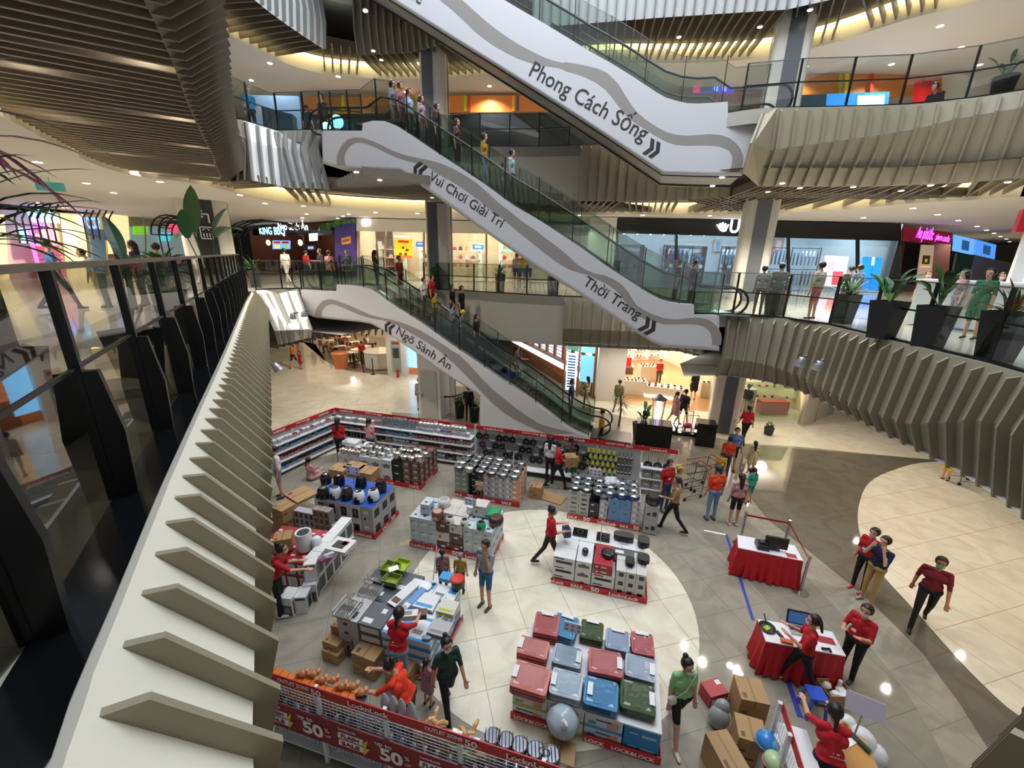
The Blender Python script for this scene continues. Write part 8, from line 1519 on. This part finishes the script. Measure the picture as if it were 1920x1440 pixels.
person(g0(772, 1385), 170, 'woman in a bright orange top bending over the foreground rack', '#e0381a', '#3a2a2c', H=1.58, arms=('reach', 'reach'), hair='bun', fem=True, lean=.4); person(g0(803, 1322), 60, 'small girl in a pink patterned dress behind the orange woman', '#b07a8a', '#b07a8a', H=.98, leg='dress', fem=True, hair='tail')
person(g0(842, 1338), -60, 'woman in a dark green patterned blouse walking with a white mask', '#173a2c', '#0e0e10', '#3a302c', H=1.58, mask='#e0e4e8', hair='bun', fem=True, legs='walk', arms=('swing', 'swing'), bag=None)
person(g0(1263, 1378), -85, 'woman in a pale green T-shirt and black shorts with a white shoulder bag', '#8fbf80', '#121214', '#d8ccb4', H=1.56, mask='#c8e0ea', hair='bun', fem=True, leg='short', legs='walk', bag='#d8d0c4', look=15)
person(g0(1623, 1128), 190, 'man in a navy T-shirt and khaki trousers with a hand at his chin', '#17203f', '#b09058', '#b0a89c', H=1.66, arms=('face', 'face'), skin=1); person(g0(1606, 1106), 200, 'woman in red with pink shoes behind the man in navy', R_, '#121216', '#e04a80', H=1.62, fem=True, mask='#d8d8dc', tags='badge')
person(g0(1718, 1173), 225, 'man in a maroon T-shirt and black jeans walking with a mint mask', '#7a1420', '#101014', '#1a1a1c', H=1.68, mask='#7fc4b4', legs='walk', arms=('swing', 'swing'), skin=2)
person(g0(1490, 1292), 150, 'staff in red at the front of the cashier table looking at a phone', R_, '#0f0f12', '#d8dadc', H=1.60, arms=('phone', 'phone'), mask='#e4e6ea', fem=True, hair='tail', legs='walk')
person(g0(1583, 1270), 205, 'staff in red polo photographing at the right end of the cashier table', R_, '#141418', '#2a2a2c', H=1.60, arms=('phone', 'phone'), mask='#e4e6ea', fem=True, hair='short', tags='badge')
person(g0(1524, 1512), 70, 'staff in red seen from behind leaning on the wooden counter', R_, '#101013', '#2a2a2c', H=1.62, arms=('reach', 'reach'), fem=True, hair='tail', tags='staffback', lean=.3)
person(g0(1770, 900), 10, 'child in a yellow dress pushing a cart under the right fins', '#e0a81c', '#e0a81c', H=1.2, leg='dress', arms=('hold', 'hold'), fem=True)
person(g0(553, 690), 250, 'woman in an orange T-shirt walking on the far cream floor', '#e88a1c', '#1c1c20', H=1.6, leg='short', fem=True, hair='long', legs='walk'); person(g0(565, 692), 250, 'girl in a red dress beside the woman in orange', '#b02a3a', '#b02a3a', H=1.15, leg='dress', fem=True); person(g0(561, 664), 250, 'distant person in a red top beyond the orange pair', '#c0463a', '#c9a090', H=1.5, leg='short', fem=True); person(g0(585, 650), 90, 'distant person in dark clothes at the edge of the food stall', '#14141a', '#14141a', H=1.7)
person(g0(1262, 796), 20, 'woman in a dusty pink dress walking past the shoe shop', '#b98a80', '#b98a80', H=1.55, leg='dress', fem=True, hair='tail', legs='walk'); person(g0(1277, 797), 30, 'man in black walking beside the pink dressed woman', '#17171a', '#2a2420', H=1.68, legs='walk', leg='short'); person(g0(1298, 750), 90, 'woman in a long black robe inside the shoe shop', '#0d0d10', '#0d0d10', H=1.64, leg='dress', fem=True, hair='long')
person(g0(1157, 772), 60, 'person in an olive shirt at the white wall near the shoe shop', '#9a9468', '#5a5a4a', H=1.6, legs='walk'); person(g0(1099, 762), 130, 'woman in a white top walking past the optician', '#cfc2b4', '#b8a890', H=1.55, fem=True, hair='long', legs='walk', leg='short'); person(g0(1233, 724), 270, 'shop assistant in red inside the shoe shop', '#b8202a', '#2a2a2c', H=1.6, fem=True)
person(g0(788, 768), 120, 'person in pale clothes standing at the grey service door', '#c9c4bc', '#b0aca4', H=1.55, fem=True, leg='skirt'); person(g0(879, 790), 90, 'person in dark blue clothes between the two dark planters', '#161a2a', '#101014', H=1.65)
person(g0(681, 684), 90, 'waiter in red standing at the amber table', '#b0201c', '#3a2a2a', H=1.6)
for k, (x, y, c, lb) in enumerate(((618, 655, '#c9b8a0', 'cream'), (632, 660, '#b89a80', 'tan'), (650, 650, '#b05a6a', 'rose'), (655, 668, '#c8b0b0', 'pale pink'), (690, 650, '#e0dcd4', 'white'), (706, 668, '#c9a8a8', 'dusty pink'), (640, 652, '#8a6a4a', 'brown'))): person(g0(x, y+6), 200+40*k, 'diner in a %s top seated at the food stall' % lb, c, '#3a3a40', H=1.6, legs='sit', fem=k % 2 == 0, arms=('hold', 'hold'))
# on the escalators
def esc(A, x, y, o, *a, **k): p = pl(x, y, A, LA, o); return person(p, *a, **k)
esc(lowA, 1124, 842, .8, 160, 'man in a yellow shirt stepping off the lower escalator', '#c89a1c', '#1c1c20', mask='#dfe3e6', H=1.66); esc(lowA, 1068, 788, .8, -20, 'man in a navy shirt riding the lower escalator near its foot', '#141a34', '#17171c', H=1.66); esc(lowA, 968, 724, .8, -20, 'man in a brown shirt riding the lower escalator in the middle', '#5a4640', '#2a3a4a', H=1.64, arms=('hold', 'down')); esc(lowA, 893, 668, .8, -20, 'man in a black T-shirt on the lower escalator', '#17171a', '#1a1c24', H=1.66)
esc(lowA, 868, 652, .8, -20, 'child in a yellow cap on the lower escalator', '#6a6a64', '#4a4a50', H=1.5, hair='cap', hc='#e8c81c'); esc(lowA, 850, 640, .8, -20, 'woman in a pale denim jacket on the lower escalator', '#7f8fa8', '#2a2a34', H=1.55, fem=True, hair='long', sleeve='long'); esc(lowA, 817, 618, .8, -20, 'person with a mustard bag on the lower escalator', '#b08a20', '#4a3a34', H=1.5, fem=True); esc(lowA, 797, 597, .8, -20, 'person in a white T-shirt and black trousers on the lower escalator', '#c8c6c2', '#15151a', H=1.6)
esc(lowA, 812, 590, 1.2, -20, 'woman in a bright red shirt near the top of the lower escalator', '#c0141c', '#5a2a2a', H=1.6, fem=True); esc(lowA, 752, 558, .9, -20, 'person in dark red at the top of the lower escalator', '#6a1a20', '#2a2024', H=1.64); esc(lowA, 849, 607, 1.25, -20, 'woman in a black headscarf beyond the lower escalator', '#101014', '#101014', H=1.55, fem=True, hair='long'); esc(lowA, 866, 617, 1.25, -20, 'tall man in black beyond the lower escalator', '#121216', '#14141a', H=1.72)
for k, (x, y, c, pc_, hh, lb) in enumerate(((741, 258, '#8a8a9a', '#b8a0a0', 1.6, 'a grey top with long hair'), (755, 262, '#b06a74', '#a04a5a', 1.6, 'a rose top'), (771, 274, '#b8c8e8', '#5a5a50', 1.6, 'a pale blue shirt'), (793, 280, '#c9a0b0', '#8a6a70', 1.5, 'a pale pink top'), (822, 306, '#3a2428', '#2a2024', 1.68, 'a dark maroon shirt'), (858, 330, '#5a2a20', '#2a1a1a', 1.6, 'a rust brown top'), (908, 358, '#b88a1c', '#8aa0b0', 1.62, 'a mustard shirt and checked skirt'), (958, 388, '#a8b4c0', '#1c2a38', 1.62, 'a pale shirt holding a phone'), (943, 384, '#8a6a60', '#8a7a70', 1.2, 'brown, a child'))): esc(midA, x, y, .8, -20, 'person in %s riding the escalator between the galleries' % lb, c, pc_, H=hh, fem=k % 2 == 0, hair='long' if k in (0, 3) else 'short')
esc(midA, 1290, 585, .8, 170, 'person in a rust brown jacket at the foot of the middle escalator', '#4a2a1c', '#2a2020', H=1.5, sleeve='long'); esc(midA, 1262, 580, .8, 170, 'person in black at the foot of the middle escalator', '#17171a', '#17171a', H=1.45)
def up_(x, y, z, *a, **k): return person(at(x, y, z), *a, **k)
def hd2(x, y, z, h, *a, **k): q = at(x, y, z+h); q.z = z; return person(q, *a, **k)
hd2(463, 162, L2, 1.68, 330, 'man in a bright blue T-shirt leaning at the upper rail', '#1c8ac0', '#1c2024', H=1.68, bag='#2a2a2c'); hd2(602, 177, L2, 1.68, 250, 'person in dark navy at the upper rail beside the landing', '#14182c', '#101018', H=1.68, sleeve='long'); hd2(573, 196, L2, 1.5, 80, 'shorter person in navy behind the upper glass rail', '#1a2440', '#1a1c2a', H=1.5)
pq = at(1768, 160, L2+1.15); pq.z = L2; person(pq, 200, 'man in black with head down sitting behind the upper right rail', '#101013', '#17171a', H=1.66, legs='sit', lean=.5)
for i, (x, y, hd_, c, pc_, hh, lb, kw) in enumerate(((708, 548, 20, '#1a1a1e', '#1c1c24', 1.6, 'person in a black headscarf and jacket at the head of the lower escalator', dict(sleeve='long', hair='long')), (541, 532, 150, '#e0dcd2', '#d8d4c8', 1.66, 'man in a pale shirt and pale trousers behind the corner rail', dict(legs='walk')), (579, 530, 60, '#b01c28', '#2a3030', 1.6, 'person in a red vest behind the corner rail', dict(legs='walk')), (606, 534, 230, '#2a2c34', '#1a1c22', 1.66, 'man in dark clothes leaning on the gate rail', dict(arms=('hold', 'hold'), mask='#d0d0d0')), (622, 536, 90, '#c98a94', '#c9a0a0', 1.58, 'woman in a pink shirt beside the gate rail', dict(fem=True)), (626, 540, 200, '#c8303c', '#a8b0c0', 1.2, 'child in a red patterned shirt beside the glass rail', dict()), (656, 536, 260, '#2f3428', '#2a2c2c', 1.62, 'person in dark olive behind the escalator rail', dict()),
  (968, 541, 95, '#c9b8a8', '#3a4a6a', 1.62, 'girl in a pale top, left of the three window shoppers', dict(fem=True, leg='skirt')), (979, 541, 95, '#d8b020', '#3a5a7a', 1.66, 'boy in yellow, middle of the three window shoppers', dict(leg='short')), (990, 541, 95, '#a8b4c4', '#20242c', 1.66, 'girl in grey with black shorts, right of the three window shoppers', dict(fem=True, leg='short', hair='long')),
  (1519, 599, 110, '#c9c4b4', '#a8443c', 1.47, 'man in a cream T-shirt with a shoulder strap by the clothing store', dict(bag='#1c1c20', leg='short')), (1590, 594, 100, '#6a7a94', '#7a8490', 1.42, 'woman in a grey blue shirt before the lit blue screen', dict(fem=True)), (1576, 590, 80, '#3a4430', '#2a2c28', 1.38, 'person in olive beside the grey blue shirt', dict()), (1448, 592, 60, '#4a5340', '#3a4032', 1.42, 'person in camouflage green by the rail at the column', dict(sleeve='long')), (1418, 590, 60, '#8a7f72', '#7a746a', 1.34, 'person in a beige patterned top beside the column', dict(fem=True)),
  (1776, 618, 160, '#8a7078', '#8a8088', 1.36, 'woman in a dusty pink blouse at the information pillar', dict(fem=True, hair='long')), (1815, 636, 200, '#2a6a44', '#2a6a44', 1.40, 'woman in green overalls with her back to the rail', dict(fem=True, leg='dress')))): up_(x, y, L1, hd_, lb, c, pc_, H=hh, **kw)
for x, y, z in ((1664, 521, 0), (1738, 524, 1), (1792, 530, 2)):
    d = [V(10.6, 10.9, L1), V(11.6, 9.4, L1)+V(.2, .9, 0), V(12.4, 8.6, L1)][z]; person(d, 230, 'receptionist in a dark top behind the information desk, %s' % ['nearest the clothing store', 'in the middle', 'nearest the red topped pillar'][z], ['#2a2428', '#5a2a30', '#3a2c2c'][z], '#1c1c20', H=1.3, fem=True, hair='tail', mask='#dcdcdc')
def far(x, d, *a, **k): r = ray(x, 482); r = r/math.hypot(r.x, r.y); return person(V(r.x*d, r.y*d, L1), *a, **k)
far(93, 15, 60, 'boy in a blue T-shirt walking at the far left shops', '#4a6a9a', '#2a3a5a', H=1.66, legs='walk'); far(253, 15, 200, 'person in purple standing behind the left balustrade', '#4a1c5a', '#2a1c34', H=1.68, fem=True, hair='long'); far(222, 14, 120, 'long haired person behind the pointed leaves', '#8a5a48', '#3a3030', H=1.6, fem=True, hair='long'); far(296, 14, 150, 'person in a striped shirt behind the round bush', '#9a9490', '#2a2a2c', H=1.62); far(180, 15, 240, 'person in a pale blue shirt bending behind the balustrade', '#8fb0c8', '#3a3a44', H=1.5, lean=.4)
# the photographer leaning over the corner balustrade
